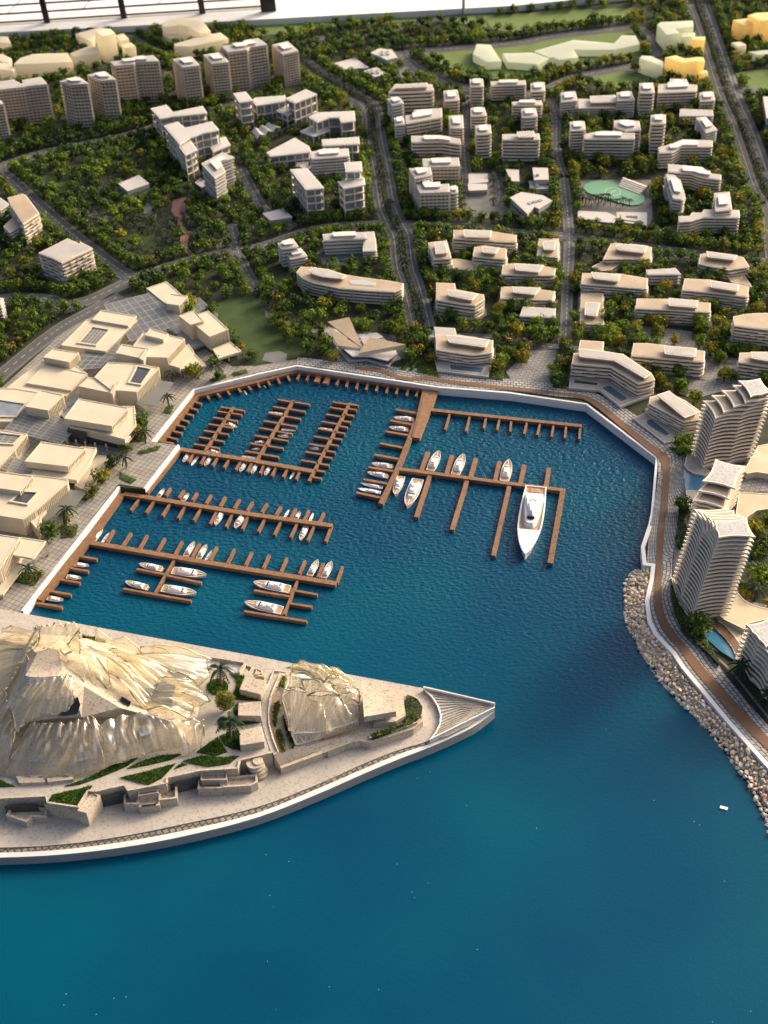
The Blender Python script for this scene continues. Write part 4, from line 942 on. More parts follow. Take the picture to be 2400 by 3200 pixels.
# folded roof hall of the campus
zf = hz(2, (0,895), 45); t = empty('folded_hall', P(2, (60,860), 0), 'low white hall with folded zigzag roof next to the campus palms', 'hall')
mb = MB(); mb.prism(offset([(q.x, q.y) for q in PL(2, [(-28,850),(3,897),(160,826),(100,800)], zf)], -.02), 0, zf-.03); part('hall_wall', mb, 'glassg', t)
mb = MB(); q = PL(2, [(-28,850),(3,897),(160,826),(100,800)], zf); n = 6
for k in range(n):
    a = q[1].lerp(q[2], k/n); b = q[1].lerp(q[2], (k+1)/n); c = q[0].lerp(q[3], k/n); d = q[0].lerp(q[3], (k+1)/n); up = ZUP*.04
    a1, b1 = (a, b+up) if k % 2 == 0 else (a+up, b); c1, d1 = (c, d+up) if k % 2 == 0 else (c+up, d)
    mb.add([a1, b1, d1, c1, a1-ZUP*.012, b1-ZUP*.012, d1-ZUP*.012, c1-ZUP*.012], [[0,1,2,3],[4,7,6,5],[0,4,5,1],[2,6,7,3]])
part('folded_roof', mb, 'white', t); AVOID.append([(p.x, p.y) for p in q])
# left residential
A_ = 'white apartment blocks'
def AB(reg, roof, hp, label, fl=7, st='cool', can=None, **k): return B_(reg, roof, hp, st, fl, label, can=can, group=A_, **k)
AB(4, [(400,667),(602,572),(520,530),(515,542),(437,508),(248,603),(335,634)], 150, 'white apartment block with punched window rows below the left park road', 7, 'wave', roofm='greyroof', per=.09)
AB(4, [(150,415),(255,345),(215,290),(165,225),(142,218),(48,245),(75,300)], 145, 'tall stepped white apartment block at the left edge by the park road', 7, 'wave', per=.09)
AB(4, [(60,470),(165,410),(112,345),(22,430)], 88, 'lower rounded wing of the stepped block at the left edge', 5, 'wave', per=.09)
AB(4, [(0,325),(62,285),(0,243),(-120,285)], 70, 'white apartment roof cut off by the left photo edge', 4)
AB(4, [(5,935),(22,895),(-100,878),(-100,925)], 130, 'white apartment block cut off by the left edge above the museum road', 6)
AB(5, [(1065,212),(1255,206),(1250,155),(1140,160),(1110,130),(1035,125),(1040,160)], 150, 'white block with square window grid right of the boulevard', 7, 'grid')
AB(5, [(1030,118),(1140,95),(1130,48),(995,55)], 190, 'white flat-topped block rising behind the square-windowed block', 7, 'grid')
AB(5, [(1255,215),(1310,215),(1308,170),(1250,175)], 132, 'narrow balcony block attached to the right of the square-windowed block', 6)
AB(2, [(1090,1080),(1320,1076),(1312,1022),(1080,1030)], 130, 'white bar with square windows behind the blocks near the boulevard', 6, 'grid')
E_ = [
 ((2,[(857,600),(1155,588),(1140,545),(905,545)],165),'broad beige-edged apartment block at the top of the central cluster','slab',7,[(895,548),(905,570),(1115,562),(1112,535)]),
 ((2,[(880,682),(960,668),(930,630),(850,640)],160),'narrow apartment tower at the left front of the central cluster','cool',8,None),
 ((2,[(1225,656),(1320,650),(1305,580),(1215,588)],110),'narrow apartment tower upper right in the central cluster','slab',6,None),
 ((2,[(903,812),(968,806),(957,755),(895,765)],125),'small stepped apartment tower nearest the boulevard','cool',7,None),
 ((2,[(975,800),(1208,760),(1205,700),(1025,712),(1020,742),(967,750)],130),'long glassy apartment slab in the middle of the central cluster','slab',6,None),
 ((2,[(1262,828),(1347,832),(1340,745),(1250,750)],122),'apartment tower with notched roof right in the central cluster','slab',7,None),
 ((2,[(1010,922),(1200,917),(1330,935),(1322,898),(1200,880),(1005,880)],128),'long shiny apartment slab at the front of the central cluster','slab',6,None),
 ((2,[(1390,562),(1477,562),(1470,510),(1385,515)],150),'stepped apartment tower at the back left of the next cluster','slab',8,None),
 ((2,[(1528,556),(1752,550),(1745,520),(1518,528)],105),'glassy apartment bar at the back near the pale stadium','slab',6,None),
 ((2,[(1395,752),(1497,750),(1480,695),(1390,700)],130),'apartment tower in the middle of the left column','slab',7,None),
 ((2,[(1430,872),(1527,866),(1520,808),(1420,815)],168),'apartment tower at the front of the left column','slab',8,None),
 ((3,[(125,592),(216,590),(210,532),(120,540)],120),'apartment tower at the back beside the side street','slab',6,None),
 ((3,[(5,682),(200,682),(190,650),(0,660)],110),'apartment bar with shiny balconies behind the stepped tower','slab',6,None),
 ((3,[(67,762),(167,757),(155,700),(60,705)],120),'stepped apartment tower before the shiny bar','cool',6,None),
 ((2,[(1600,905),(1842,906),(1835,865),(1595,870)],150),'square beige apartment block with a white roof box','slab',7,[(1690,853),(1700,888),(1812,888),(1800,848)]),
 ((3,[(320,662),(427,652),(410,592),(315,600)],112),'left white tower of the pair linked by a curved bar','cool',7,None),
 ((3,[(432,702),(682,697),(675,648),(430,640)],70),'curved low bar between two white towers','slab',5,[(505,622),(510,665),(677,660),(670,615)]),
 ((3,[(684,652),(797,647),(772,590),(678,600)],122),'right white tower of the pair linked by a curved bar','cool',7,None),
 ((3,[(830,602),(925,602),(915,535),(825,540)],168),'slim stepped tower in the upper right cluster','slab',8,None),
 ((3,[(945,602),(1200,592),(1200,550),(1140,545),(1130,512),(1025,510),(1020,542),(950,548)],112),'broad apartment block with warm windows in front of the yellow resin','slab',6,None),
 ((3,[(1222,656),(1317,652),(1305,592),(1215,600)],92),'apartment tower beside the right avenue crossing','slab',5,None),
 ((3,[(1085,752),(1307,752),(1300,712),(1090,705)],62),'low apartment bar in the upper right cluster','cool',4,None),
 ((3,[(905,802),(997,802),(997,742),(900,745)],205),'tall slim stepped tower in the right cluster','slab',9,None),
 ((3,[(1258,862),(1332,842),(1255,755),(1193,762)],112),'slanted apartment block next to the right avenue trees','cool',7,None),
 ((3,[(380,847),(477,842),(470,785),(375,790)],168),'tall apartment tower left of the long golden slab','slab',9,None),
 ((3,[(470,900),(797,902),(797,862),(545,855),(467,868)],142),'long apartment slab with golden reflections','slab',7,None),
 ((3,[(738,847),(837,842),(825,785),(735,778),(660,780),(663,820)],150),'apartment block behind the right end of the golden slab','slab',7,None),
 ((3,[(955,992),(1040,988),(1100,952),(1302,952),(1300,910),(1105,903),(1040,932),(948,955)],110),'wide apartment slab with a stepped roof in the right cluster','slab',6,None),
 ((6,[(1015,78),(1160,88),(1230,112),(1357,130),(1355,95),(1290,88),(1230,45),(1012,25)],108),'wide stepped apartment slab at the back of the court by the avenue','slab',6,None),
 ((6,[(1040,252),(1112,262),(1125,228),(1095,130),(1052,95),(990,90)],138),'narrow apartment block with pointed end left of the avenue court','cool',7,None),
 ((6,[(1320,332),(1427,322),(1410,205),(1310,215)],145),'narrow apartment block right of the avenue court','slab',7,None),
 ((6,[(1085,402),(1160,397),(1240,372),(1477,375),(1475,325),(1245,320),(1230,342),(1165,340),(1155,362),(1080,365)],112),'wide apartment slab with golden balconies at the front of the avenue court','slab',6,None),
 ((6,[(0,140),(45,142),(42,70),(-40,65)],50),'low white school wing at the left of the school yard','plain',2,None),
 ((6,[(145,132),(236,130),(230,57),(135,55)],62),'square white school block with overhanging roof','plain',2,None),
 ((6,[(120,192),(244,190),(240,137),(112,140)],26),'low beige school terrace in front of the square school block','plain',1,None),
 ((5,[(1380,157),(1502,147),(1500,95),(1380,95)],22),'upper half of the small white pavilion pair among palms','plain',1,None),
 ((5,[(1380,202),(1497,197),(1495,160),(1375,160)],30),'lower half of the small white pavilion pair among palms','plain',1,None),
 ((6,[(100,352),(145,305),(175,320),(257,268),(200,235),(60,213),(-10,248)],62),'white sports hall with roof skylights below the school','plain',1,None),
 ((6,[(680,402),(870,427),(872,345),(680,343)],20),'square white clubhouse with a roof opening beside the green court','plain',1,None),
 ((6,[(430,387),(615,408),(675,412),(670,370),(615,345),(430,335)],18),'long low white clubhouse left of the square one','plain',1,None),
 ((2,[(560,452),(730,442),(640,380),(503,415)],25),'low white roof of a depot with ridges, upper middle','plain',1,None),
 ((2,[(770,502),(847,482),(780,440),(700,465)],40),'small white depot with roof boxes at the upper middle','plain',1,None),
 ((2,[(850,392),(917,377),(880,328),(800,318),(745,345)],66),'white depot block with round roof vents at the upper middle','plain',2,None),
 ((3,[(1652,770),(1800,770),(1780,630),(1628,632)],95),'white building at the right photo edge beside the avenue','plain',2,None),
]
for (reg, roof, hp), lab, st, fl, can in E_:
    t, pl, z = B_(reg, roof, hp, st, fl, lab, name='apartment_block' if st != 'plain' else 'low_building', cat='apartment block' if st != 'plain' else 'low building', can=can, group=A_ if st != 'plain' else 'low white buildings')
    if 'school block' in lab or 'sports hall' in lab or 'roof opening' in lab or 'roof boxes' in lab or 'vents' in lab:
        c = cen(pl)
        if 'opening' in lab:
            mb = MB(); mb.prism(offset(pl, -.05), z+.012, z+.022); part('roof_upstand', mb, 'white', t); mb = MB(); mb.prism(offset(pl, -.12), z+.022, z+.028); part('roof_opening', mb, 'dark', t)
        elif 'hall' in lab:
            for k in range(3):
                a = Vector(pl[0]).lerp(Vector(pl[3]), .0); q = c+Vector((-.06+.07*k, .03*k-.05, z+.012)); mb = MB(); mb.bar(q, q+Vector((.05, .03, 0)), .05, .02); part('skylight', mb, 'glassg', t)
        else:
            for k in range(4 if 'boxes' in lab or 'vents' in lab else 1):
                q = c+Vector(((k % 2-.5)*.09, (k//2-.5)*.09, z+.012)); mb = MB(); mb.tube([q, q+ZUP*.03], [.03, .026], 8); part('roof_vent', mb, 'white', t)
# court grandstand
pl = [(p.x, p.y) for p in PL(6, [(683,165),(820,217),(877,182),(720,123)], .05)]; t = empty('grandstand', cen(pl), 'small ribbed white grandstand at the edge of the green court', 'grandstand')
a, b, c, d = [Vector((q.x, q.y, 0)) for q in PL(6, [(683,165),(820,217),(877,182),(720,123)], .05)]
for k in range(6):
    p0 = a.lerp(d, k/6); p1 = b.lerp(c, k/6); p2 = b.lerp(c, (k+1)/6); p3 = a.lerp(d, (k+1)/6); mb = MB(); mb.prism([(q.x, q.y) for q in (p0, p1, p2, p3)], .003, .02+.012*k); part('seating_step', mb, 'slab', t)
AVOID.append(pl)
RB(2, [(1500,402),(1590,397),(1522,290),(1430,283),(1405,350)], 52, 'pale green resin block at the left end of the stadium group', 'mgreen')
RB(3, [(-30,402),(165,417),(237,377),(130,340),(-60,345)], 45, 'pale green resin block second from left in the stadium group', 'mgreen')
RB(3, [(240,374),(268,370),(302,388),(430,372),(402,322),(660,322),(830,285),(800,230),(710,227),(660,280),(400,257),(142,330)], 45, 'long bent pale green resin block on the bright lawn', 'mgreen')
RB(3, [(975,430),(985,400),(900,362),(840,360),(825,378)], 92, 'grey-green resin block next to the large yellow one', 'mgreen')
RB(3, [(1110,408),(1208,395),(1210,368),(1120,378),(1060,357),(990,372)], 118, 'large glowing yellow resin block with folded front', 'myellow')
RB(3, [(1215,400),(1250,398),(1240,370),(1190,368)], 90, 'small yellow resin block behind the large glowing one', 'myellow')
RB(3, [(1218,480),(1272,472),(1262,455),(1215,458)], 48, 'lowest yellow resin step right of the large glowing one', 'myellow')
RB(3, [(1500,165),(1600,142),(1560,115),(1430,128)], 108, 'tall yellow resin block at the top right corner', 'myellow')
RB(3, [(1610,135),(1800,120),(1700,78),(1580,82),(1525,100)], 140, 'tallest yellow resin block cut off at the top right', 'myellow')
RB(3, [(1462,302),(1522,290),(1480,268),(1420,275)], 62, 'small pale resin cube by the avenue at the top right', 'mcream')
RB(3, [(1600,357),(1720,345),(1660,322),(1530,335)], 50, 'low pale resin block near the right photo edge', 'mgreen')
RB(3, [(1000,225),(1085,215),(1060,185),(1178,172),(1172,133),(960,142),(940,160)], 108, 'tall L-shaped pale resin block left of the avenue', 'mgreen')
RB(3, [(1095,240),(1185,238),(1188,212),(1090,212)], 80, 'pale resin block between the L-shaped and the yellow one', 'mgreen')
RB(3, [(1170,258),(1252,262),(1252,236),(1165,238)], 92, 'square yellow resin block close to the avenue', 'myellow')
# waterfront residences -----------------------------------------------------------------------
def GB(reg, roof, hp, label, fl=5, can=None, st='wave', **k): return B_(reg, roof, hp, st, fl, label, can=can, group='wave-balconied waterfront residences', name='residence', cat='residence', **k)
GB(5, [(165,575),(277,562),(240,508),(140,540)], 130, 'rear white tier of the rounded stepped residence by the ring road', 6, None, 'cool')
GB(5, [(222,642),(335,622),(290,570),(190,598)], 88, 'front white tier of the rounded stepped residence', 5, None, 'cool')
GB(5, [(440,520),(600,512),(720,508),(705,467),(560,470),(430,480)], 108, 'white L-shaped residence above the small blue pool', 5, None, 'cool')
GB(5, [(692,592),(782,590),(778,520),(765,463),(700,467),(700,515)], 85, 'rounded white end block of the residence with the blue pool', 5, None, 'cool')
t, pl, z = GB(5, [(262,728),(300,765),(360,792),(540,830),(720,845),(895,855),(945,838),(958,800),(860,782),(700,762),(590,745),(470,715),(380,695),(290,692)], 95, 'long curved residence with a roof pool, like a ship', 5, [(340,712),(370,738),(430,755),(560,768),(588,748),(530,728),(470,708),(380,697)], 'slab', roofm='tan')
pool(t, 5, [(605,783),(620,806),(765,816),(770,797),(700,785)], z+.004, 'panel_t')
p = P(5, (520,640), .003); mb = MB(); mb.prism([(q.x, q.y) for q in PL(5, [(460,630),(455,655),(575,655),(578,632)], .012)], .002, .016); single('swimming_pool', mb, 'pool', P(5, (520,640), 0), 'small bright blue pool before the white L-shaped residence', 'pool'); AVOID.append([(q.x, q.y) for q in PL(5, [(400,610),(400,680),(640,680),(640,612)], .012)])
GB(5, [(1152,642),(1268,637),(1237,522),(1115,535)], 105, 'tan-roofed residence right of the boulevard end, with glass roof box', 5, [(1155,533),(1165,607),(1247,602),(1225,523)])
GB(5, [(1277,702),(1440,722),(1436,662),(1310,640),(1268,642)], 48, 'low tan-roofed wing attached to the residence with glass roof box', 3)
GB(5, [(1280,507),(1500,520),(1690,532),(1690,487),(1500,458),(1280,453)], 98, 'long tan-roofed residence at the ring road, back row', 5, [(1343,450),(1350,497),(1522,500),(1528,457)])
GB(5, [(1405,622),(1622,642),(1626,577),(1480,553),(1415,565)], 98, 'square tan-roofed residence in the second row', 5, [(1463,560),(1470,597),(1555,607),(1578,567)])
GB(6, [(-65,742),(275,748),(287,702),(150,678),(0,670),(-60,680)], 78, 'long tan-roofed residence left of the tree-lined side street, upper', 4, [(13,668),(25,712),(177,727),(207,680)])
GB(6, [(163,622),(302,632),(302,510),(175,510)], 55, 'small square tan-roofed residence at the ring road by the side street', 4, [(198,525),(205,577),(277,582),(287,520)])
GB(5, [(1170,905),(1300,925),(1420,942),(1482,902),(1476,872),(1295,838),(1290,800),(1168,795)], 105, 'tan-roofed residence with white side terrace right of the boulevard', 5, [(1238,838),(1250,878),(1402,908),(1442,867)])
GB(6, [(-75,897),(265,908),(282,850),(0,820),(-70,822)], 68, 'long tan-roofed residence left of the side street, lower', 4, [(0,820),(10,857),(152,872),(187,827)])
GB(6, [(50,1012),(270,1022),(286,962),(70,948)], 58, 'low white residence with flat translucent roof by the side street', 3, None, 'cool')
GB(6, [(440,1062),(596,1067),(592,865),(448,865)], 48, 'residence seen end-on with a square roof panel, right of the side street', 4, [(477,920),(470,1002),(552,1012),(572,925)])
GB(6, [(592,642),(760,642),(902,645),(907,567),(860,552),(680,537),(640,542)], 60, 'tan-roofed residence with folded back wing by the ring road', 4, [(668,560),(690,582),(862,602),(877,557),(690,543)])
GB(6, [(572,717),(642,712),(737,652),(620,640),(518,690)], 28, 'low tan wing folding down from the ring road residence', 2)
GB(6, [(450,802),(660,818),(877,837),(882,767),(700,737),(455,733)], 83, 'long tan-roofed residence right of the side street', 5, [(513,725),(530,767),(692,787),(706,742)])
GB(6, [(880,742),(1097,742),(1060,700),(868,712)], 78, 'striped white residence with translucent terraces between tan roofs', 4, None, 'cool')
GB(6, [(1210,672),(1400,712),(1540,692),(1500,630),(1300,598),(1220,610)], 72, 'tan-roofed residence at the far right of the ring road', 4, [(1260,590),(1270,627),(1442,647),(1462,617)])
GB(6, [(1430,802),(1557,822),(1505,742),(1375,722)], 28, 'low tan wing of the far right ring road residence', 2)
GB(6, [(1105,842),(1320,862),(1530,888),(1537,822),(1280,775),(1118,768)], 88, 'long tan-roofed residence in the right middle row', 5, [(1285,782),(1290,822),(1467,852),(1474,807)])
GB(6, [(800,962),(1040,972),(1287,988),(1287,927),(1000,900),(808,898)], 88, 'long tan-roofed residence facing the paved court with tree beds', 5, [(1015,893),(1017,942),(1202,957),(1208,910)])
AB(6, [(1440,1072),(1540,1085),(1800,1115),(1800,990),(1580,992),(1500,1000),(1433,1015)], 135, 'white apartment block with window strips at the right photo edge', 7, 'wave', per=.09, roofm='tan')
GB(9, [(1470,272),(1700,305),(1800,300),(1800,205),(1475,212)], 105, 'tan-roofed residence cut off at the right edge above the curved towers', 5, [(1548,205),(1555,247),(1720,275),(1720,208)])
GB(9, [(773,227),(1010,250),(1247,272),(1252,202),(1000,165),(880,150),(788,150)], 108, 'long tan-roofed residence behind the hotel', 5, [(983,165),(990,217),(1192,242),(1198,182)])
t, pl, z = GB(9, [(388,282),(640,302),(740,365),(820,412),(928,387),(905,345),(720,220),(560,200),(400,215)], 108, 'bent hotel block with wavy balconies on a white podium by the quay', 5, [(433,190),(440,237),(662,262),(862,377),(907,347),(722,222),(590,200),(450,185)])
yard(t, 9, [(368,437),(572,457),(702,562),(908,482),(780,430),(650,380),(375,370)], .045); pool(t, 9, [(582,440),(705,530),(750,512),(632,427)], .046); pool(t, 9, [(405,390),(402,408),(550,425),(556,410)], .046, 'lawn')
GB(9, [(432,192),(592,207),(597,140),(442,130)], 118, 'rear wing behind the bent hotel block', 5)
t, pl, z = GB(8, [(1170,192),(1400,227),(1532,212),(1538,132),(1310,95),(1163,95)], 88, 'tan-roofed residence on a white podium with a long slate pool', 5, [(1233,95),(1250,142),(1492,177),(1513,127)])
yard(t, 8, [(1175,327),(1505,367),(1525,300),(1560,215),(1200,120),(1112,90)], .042); pool(t, 8, [(1255,292),(1262,322),(1460,342),(1477,312)], .043)
GB(8, [(1165,100),(1300,97),(1290,53),(1153,45)], 78, 'grey-roofed rear wing of the residence with the slate pool', 4, None, 'cool')
t, pl, z = GB(9, [(888,540),(1115,660),(1228,642),(1222,592),(1120,520),(1010,465),(893,500)], 88, 'small wave-balconied residence on a corner podium with a pool', 5, [(938,485),(1120,632),(1208,602),(1018,458)])
yard(t, 9, [(783,637),(990,797),(1122,770),(1100,700),(960,600),(880,590)], .03, th=.02); pool(t, 9, [(850,655),(985,757),(1022,740),(903,645)], .031)
# folded culture pavilion ---------------------------------------------------------------------
t = empty('culture_pavilion', P(8, (700, 180), 0), 'beige pavilion with two folded triangular roof plates at the head of the basin', 'pavilion')
b0 = [(408,55),(425,95),(520,180),(600,265),(720,255),(860,302),(920,215),(900,170),(820,110),(680,90),(520,60)]
mb = MB(); mb.prism([(q.x, q.y) for q in PL(8, b0, .03)], .001, .03); part('base_terrace', mb, 'white', t)
mb = MB(); mb.prism([(q.x, q.y) for q in PL(8, [(560,180),(620,235),(720,232),(860,270),(910,215),(830,170),(700,120),(600,110)], .07)], .03, .075); part('glazed_storey', mb, 'dark', t)
mb = MB(); mb.prism([(q.x, q.y) for q in PL(8, [(570,190),(625,235),(735,235),(850,262),(915,225),(905,190),(830,160),(700,110)], .10)], .085, .10, True); part('middle_roof', mb, 'white', t)
def plate(pts, name, m='tan', th=.014):
    top = [P(r, p, z) for r, p, z in pts]; lo = [q-ZUP*th for q in top]; n = len(top); mb = MB(); cc = sum(top, Vector())/n
    mb.add(top+lo, [list(range(n)), list(range(n, 2*n))[::-1]]+[[i, n+i, n+(i+1) % n, (i+1) % n] for i in range(n)]); return part(name, mb, m, t)
plate([(8,(465,40),.20),(8,(528,165),.13),(8,(690,185),.12)], 'roof_plate', 'tan'); plate([(5,(463,1048),.20),(8,(692,183),.121),(5,(605,1018),.22)], 'roof_plate', 'tan')
plate([(8,(528,165),.128),(8,(535,180),.10),(8,(690,200),.10),(8,(692,186),.118)], 'roof_edge', 'cream')
plate([(8,(735,110),.21),(8,(665,215),.15),(8,(970,158),.20)], 'roof_plate', 'tan'); plate([(8,(665,217),.148),(8,(672,230),.125),(8,(900,190),.15),(8,(970,162),.198)], 'roof_edge', 'cream')
plate([(8,(672,105),.14),(8,(700,160),.13),(8,(825,108),.16),(8,(780,80),.17)], 'back_plate', 'white'); plate([(8,(412,50),.06),(8,(430,95),.045),(8,(525,170),.045),(8,(470,60),.07)], 'side_plate', 'white')
plate([(8,(905,190),.17),(8,(935,240),.03),(8,(970,240),.02),(8,(972,165),.19)], 'leaning_wall', 'cream')
AVOID.append([(q.x, q.y) for q in PL(8, [(390,40),(600,290),(860,320),(990,240),(980,140),(600,-20),(460,30)], 0)])
# ================================================================ resin / sheet shaders that let the sun through
def sheetmat(name, tint, body, trans, rough=.10, fres=1.35, bump=.3, bs=12, gloss=1.0):
    m, N, L, B = newmat(name); out = N['Material Output']; N.remove(B)
    g = N.new('ShaderNodeNewGeometry'); n = N.new('ShaderNodeTexNoise'); n.inputs['Scale'].default_value = bs; n.inputs['Detail'].default_value = 4; L.new(g.outputs['Position'], n.inputs['Vector'])
    b = N.new('ShaderNodeBump'); b.inputs['Strength'].default_value = bump; b.inputs['Distance'].default_value = .012; L.new(n.outputs[0], b.inputs['Height'])
    tr = N.new('ShaderNodeBsdfTransparent'); tr.inputs[0].default_value = (*tint, 1)
    tl = N.new('ShaderNodeBsdfTranslucent'); tl.inputs[0].default_value = (*body, 1); L.new(b.outputs[0], tl.inputs['Normal'])
    df = N.new('ShaderNodeBsdfDiffuse'); df.inputs[0].default_value = (*body, 1); L.new(b.outputs[0], df.inputs['Normal'])
    m1 = N.new('ShaderNodeMixShader'); m1.inputs[0].default_value = .38; L.new(tl.outputs[0], m1.inputs[1]); L.new(df.outputs[0], m1.inputs[2])
    m2 = N.new('ShaderNodeMixShader'); m2.inputs[0].default_value = trans; L.new(m1.outputs[0], m2.inputs[1]); L.new(tr.outputs[0], m2.inputs[2])
    gl = N.new('ShaderNodeBsdfGlossy'); gl.inputs['Roughness'].default_value = rough; L.new(b.outputs[0], gl.inputs['Normal'])
    fr = N.new('ShaderNodeFresnel'); fr.inputs[0].default_value = fres; L.new(b.outputs[0], fr.inputs['Normal'])
    m3 = N.new('ShaderNodeMixShader'); ml = N.new('ShaderNodeMath'); ml.operation = 'MULTIPLY'; ml.inputs[1].default_value = gloss; L.new(fr.outputs[0], ml.inputs[0])
    bf = N.new('ShaderNodeMath'); bf.operation = 'SUBTRACT'; bf.inputs[0].default_value = 1; L.new(g.outputs['Backfacing'], bf.inputs[1]); mm = N.new('ShaderNodeMath'); mm.operation = 'MULTIPLY'; L.new(ml.outputs[0], mm.inputs[0]); L.new(bf.outputs[0], mm.inputs[1]); L.new(mm.outputs[0], m3.inputs[0]); L.new(m2.outputs[0], m3.inputs[1]); L.new(gl.outputs[0], m3.inputs[2]); L.new(m3.outputs[0], out.inputs[0]); return m
MT['resin'] = sheetmat('clear_yellowish_resin_sheet', (.99, .97, .88), (.93, .88, .74), .85, .035, 1.8, .28, 12, 1.5)
MT['resinw'] = sheetmat('milky_resin_sheet', (.97, .94, .84), (.80, .77, .69), .79, .045, 1.75, .28, 9, 1.5)
MT['pane'] = sheetmat('blue_grey_pane', (.70, .74, .76), (.36, .39, .40), .40, .18, 1.5, .1, 20)
MT['panel_t'] = sheetmat('translucent_awning', (.80, .82, .80), (.42, .43, .40), .45, .2, 1.5, .1, 20)
# ================================================================ culture halls on the left
CH = 'cream culture halls on the waterfront'
def hall(label, reg, p): return empty('culture_hall', P(reg, p, 0), label, 'hall', CH)
def blk(t, reg, pts, z1, z0=0.0, name='block', m='cream', ribs=True, rim=True):
    pl = ccw([(p.x, p.y) for p in PL(reg, pts, z1)]); mb = MB(); mb.prism(pl, z0, z1, True); part(name, mb, m, t)
    if z0 < .12: AVOID.append(offset(pl, .04))
    if rim:
        ring(t, pl, z1, .010, .006)
    if ribs:
        mb = MB()
        for i in range(len(pl)):
            a = Vector(pl[i]); b = Vector(pl[(i+1) % len(pl)]); L = (b-a).length; e = (b-a).normalized(); nn = Vector((e.y, -e.x))
            if nn.x < .35 or L < .12: continue
            n = int(L/.026)
            for j in range(1, n):
                q = a.lerp(b, j/n)+nn*.003; hgt = (z1-z0)*(.55+.3*random.random()); mb.bar((q.x, q.y, z1-hgt), (q.x, q.y, z1-.006), .008, .008, Vector((e.x, e.y, 0)))
        if mb.v: part('wall_ribs', mb, m, t, kind='stuff')
    return pl
def ring(t, pl, z, wd, h, name='roof_rim', m='cream'):
    i_ = offset(pl, -wd); n = len(pl); p = ccw(pl); mb = MB()
    vs = [(x, y, z) for x, y in p]+[(x, y, z+h) for x, y in p]+[(x, y, z+h) for x, y in i_]+[(x, y, z) for x, y in i_]; fs = []
    for i in range(n):
        j = (i+1) % n; fs += [[i, j, n+j, n+i], [n+i, n+j, 2*n+j, 2*n+i], [2*n+i, 2*n+j, 3*n+j, 3*n+i]]
    mb.add(vs, fs); part(name, mb, m, t)
def courtyard(t, reg, pts, z, m='dark', grid=0):
    """sunken court cut visually into a roof: a raised kerb with the glazed floor below its top"""
    pl = ccw([(p.x, p.y) for p in PL(reg, pts, z)]); ring(t, offset(pl, .02), z+.001, .02, .016, 'court_kerb'); mb = MB(); mb.prism(pl, z-.01, z+.0035); part('court_glazing', mb, m, t)
    if grid:
        a, b, c, d = [Vector(q) for q in pl[:4]]; mb = MB()
        for k in range(1, grid):
            f = k/grid; mb.bar((*a.lerp(b, f), z+.005), (*d.lerp(c, f), z+.005), .005, .004).bar((*a.lerp(d, f), z+.0052), (*b.lerp(c, f), z+.0052), .005, .004)
        part('glazing_bars', mb, 'greyroof', t)
def legs(t, reg, pts, z1, w=.016):
    for p in pts:
        q = P(reg, p, z1); mb = MB(); mb.bar((q.x, q.y, .002), (q.x, q.y, z1), w, w, Vector((1, .6, 0))); part('leg', mb, 'cream', t)
t = hall('cream hall at the back with a glazed rectangular roof court', 7, (600, 120))
pl = blk(t, 7, [(395,165),(685,205),(850,40),(890,0),(560,0)], .16); courtyard(t, 7, [(515,150),(620,165),(705,70),(600,52)], .16, 'pane', 5)
blk(t, 4, [(597,1037),(832,1077),(885,1012),(655,975)], .185, .16, 'raised_roof', ribs=False)
t = hall('cream hall farthest back, touching the woods, with a cube on its slope', 4, (1080, 860))
blk(t, 4, [(948,832),(1075,935),(1150,900),(1178,875),(1080,788)], .15); blk(t, 4, [(1075,932),(1162,945),(1217,882),(1105,868)], .235, .0, 'cube')
t = hall('cream hall beside the round lawn with a ribbed end and a shelf on legs', 4, (1380, 1080))
blk(t, 4, [(1158,1010),(1235,1070),(1322,1045),(1258,973)], .28, .03, 'upper_block'); blk(t, 4, [(1270,1075),(1358,1148),(1482,1100),(1350,978),(1285,1000)], .25, .05, 'main_block')
blk(t, 7, [(1378,190),(1415,252),(1567,205),(1495,142)], .115, .09, 'entrance_shelf', ribs=False); legs(t, 7, [(1388,200),(1420,245),(1480,228),(1540,208)], .09); mb = MB(); mb.prism([(q.x, q.y) for q in PL(7, [(1150,100),(1250,190),(1330,160),(1270,60),(1180,30)], .07)], .05, .07, True); part('glass_link', mb, 'glassg', t)
t = hall('large central cream hall with small rooftop block and a triangular porch', 7, (1020, 200))
blk(t, 7, [(850,187),(935,240),(1085,247),(1197,122),(1090,98),(925,83)], .26, name='main_block'); blk(t, 7, [(940,100),(1058,127),(1092,90),(975,55)], .31, .26, 'roof_box', ribs=False)
blk(t, 7, [(750,215),(905,248),(965,187),(790,160)], .265, .10, 'side_box', ribs=False); blk(t, 7, [(905,250),(930,262),(968,190),(950,182)], .285, .02, 'fin_wall', ribs=False)
blk(t, 7, [(1090,290),(1165,312),(1258,205),(1222,155),(1150,200)], .16, .08, 'tilted_box', ribs=False); blk(t, 7, [(1170,322),(1336,300),(1322,282),(1255,213),(1235,235)], .125, .105, 'triangular_porch', ribs=False)
legs(t, 7, [(1050,325),(1168,318),(1190,322),(1315,302)], .11); mb = MB(); mb.prism([(q.x, q.y) for q in PL(7, [(1175,300),(1245,222),(1300,275)], .09)], .02, .10, True); part('porch_glazing', mb, 'dark', t)
t = hall('small cream cube on a wide low cream roof beside the back road', 7, (380, 300))
blk(t, 7, [(45,440),(225,487),(430,495),(565,350),(500,300),(262,268)], .13, name='low_roof'); blk(t, 7, [(170,410),(458,458),(567,348),(290,290)], .155, .13, 'slab_roof', ribs=False); blk(t, 7, [(282,243),(448,275),(512,212),(345,187)], .235, .05, 'cube')
t = hall('cream hall with a deep square roof well and grey awning to its right', 7, (800, 380))
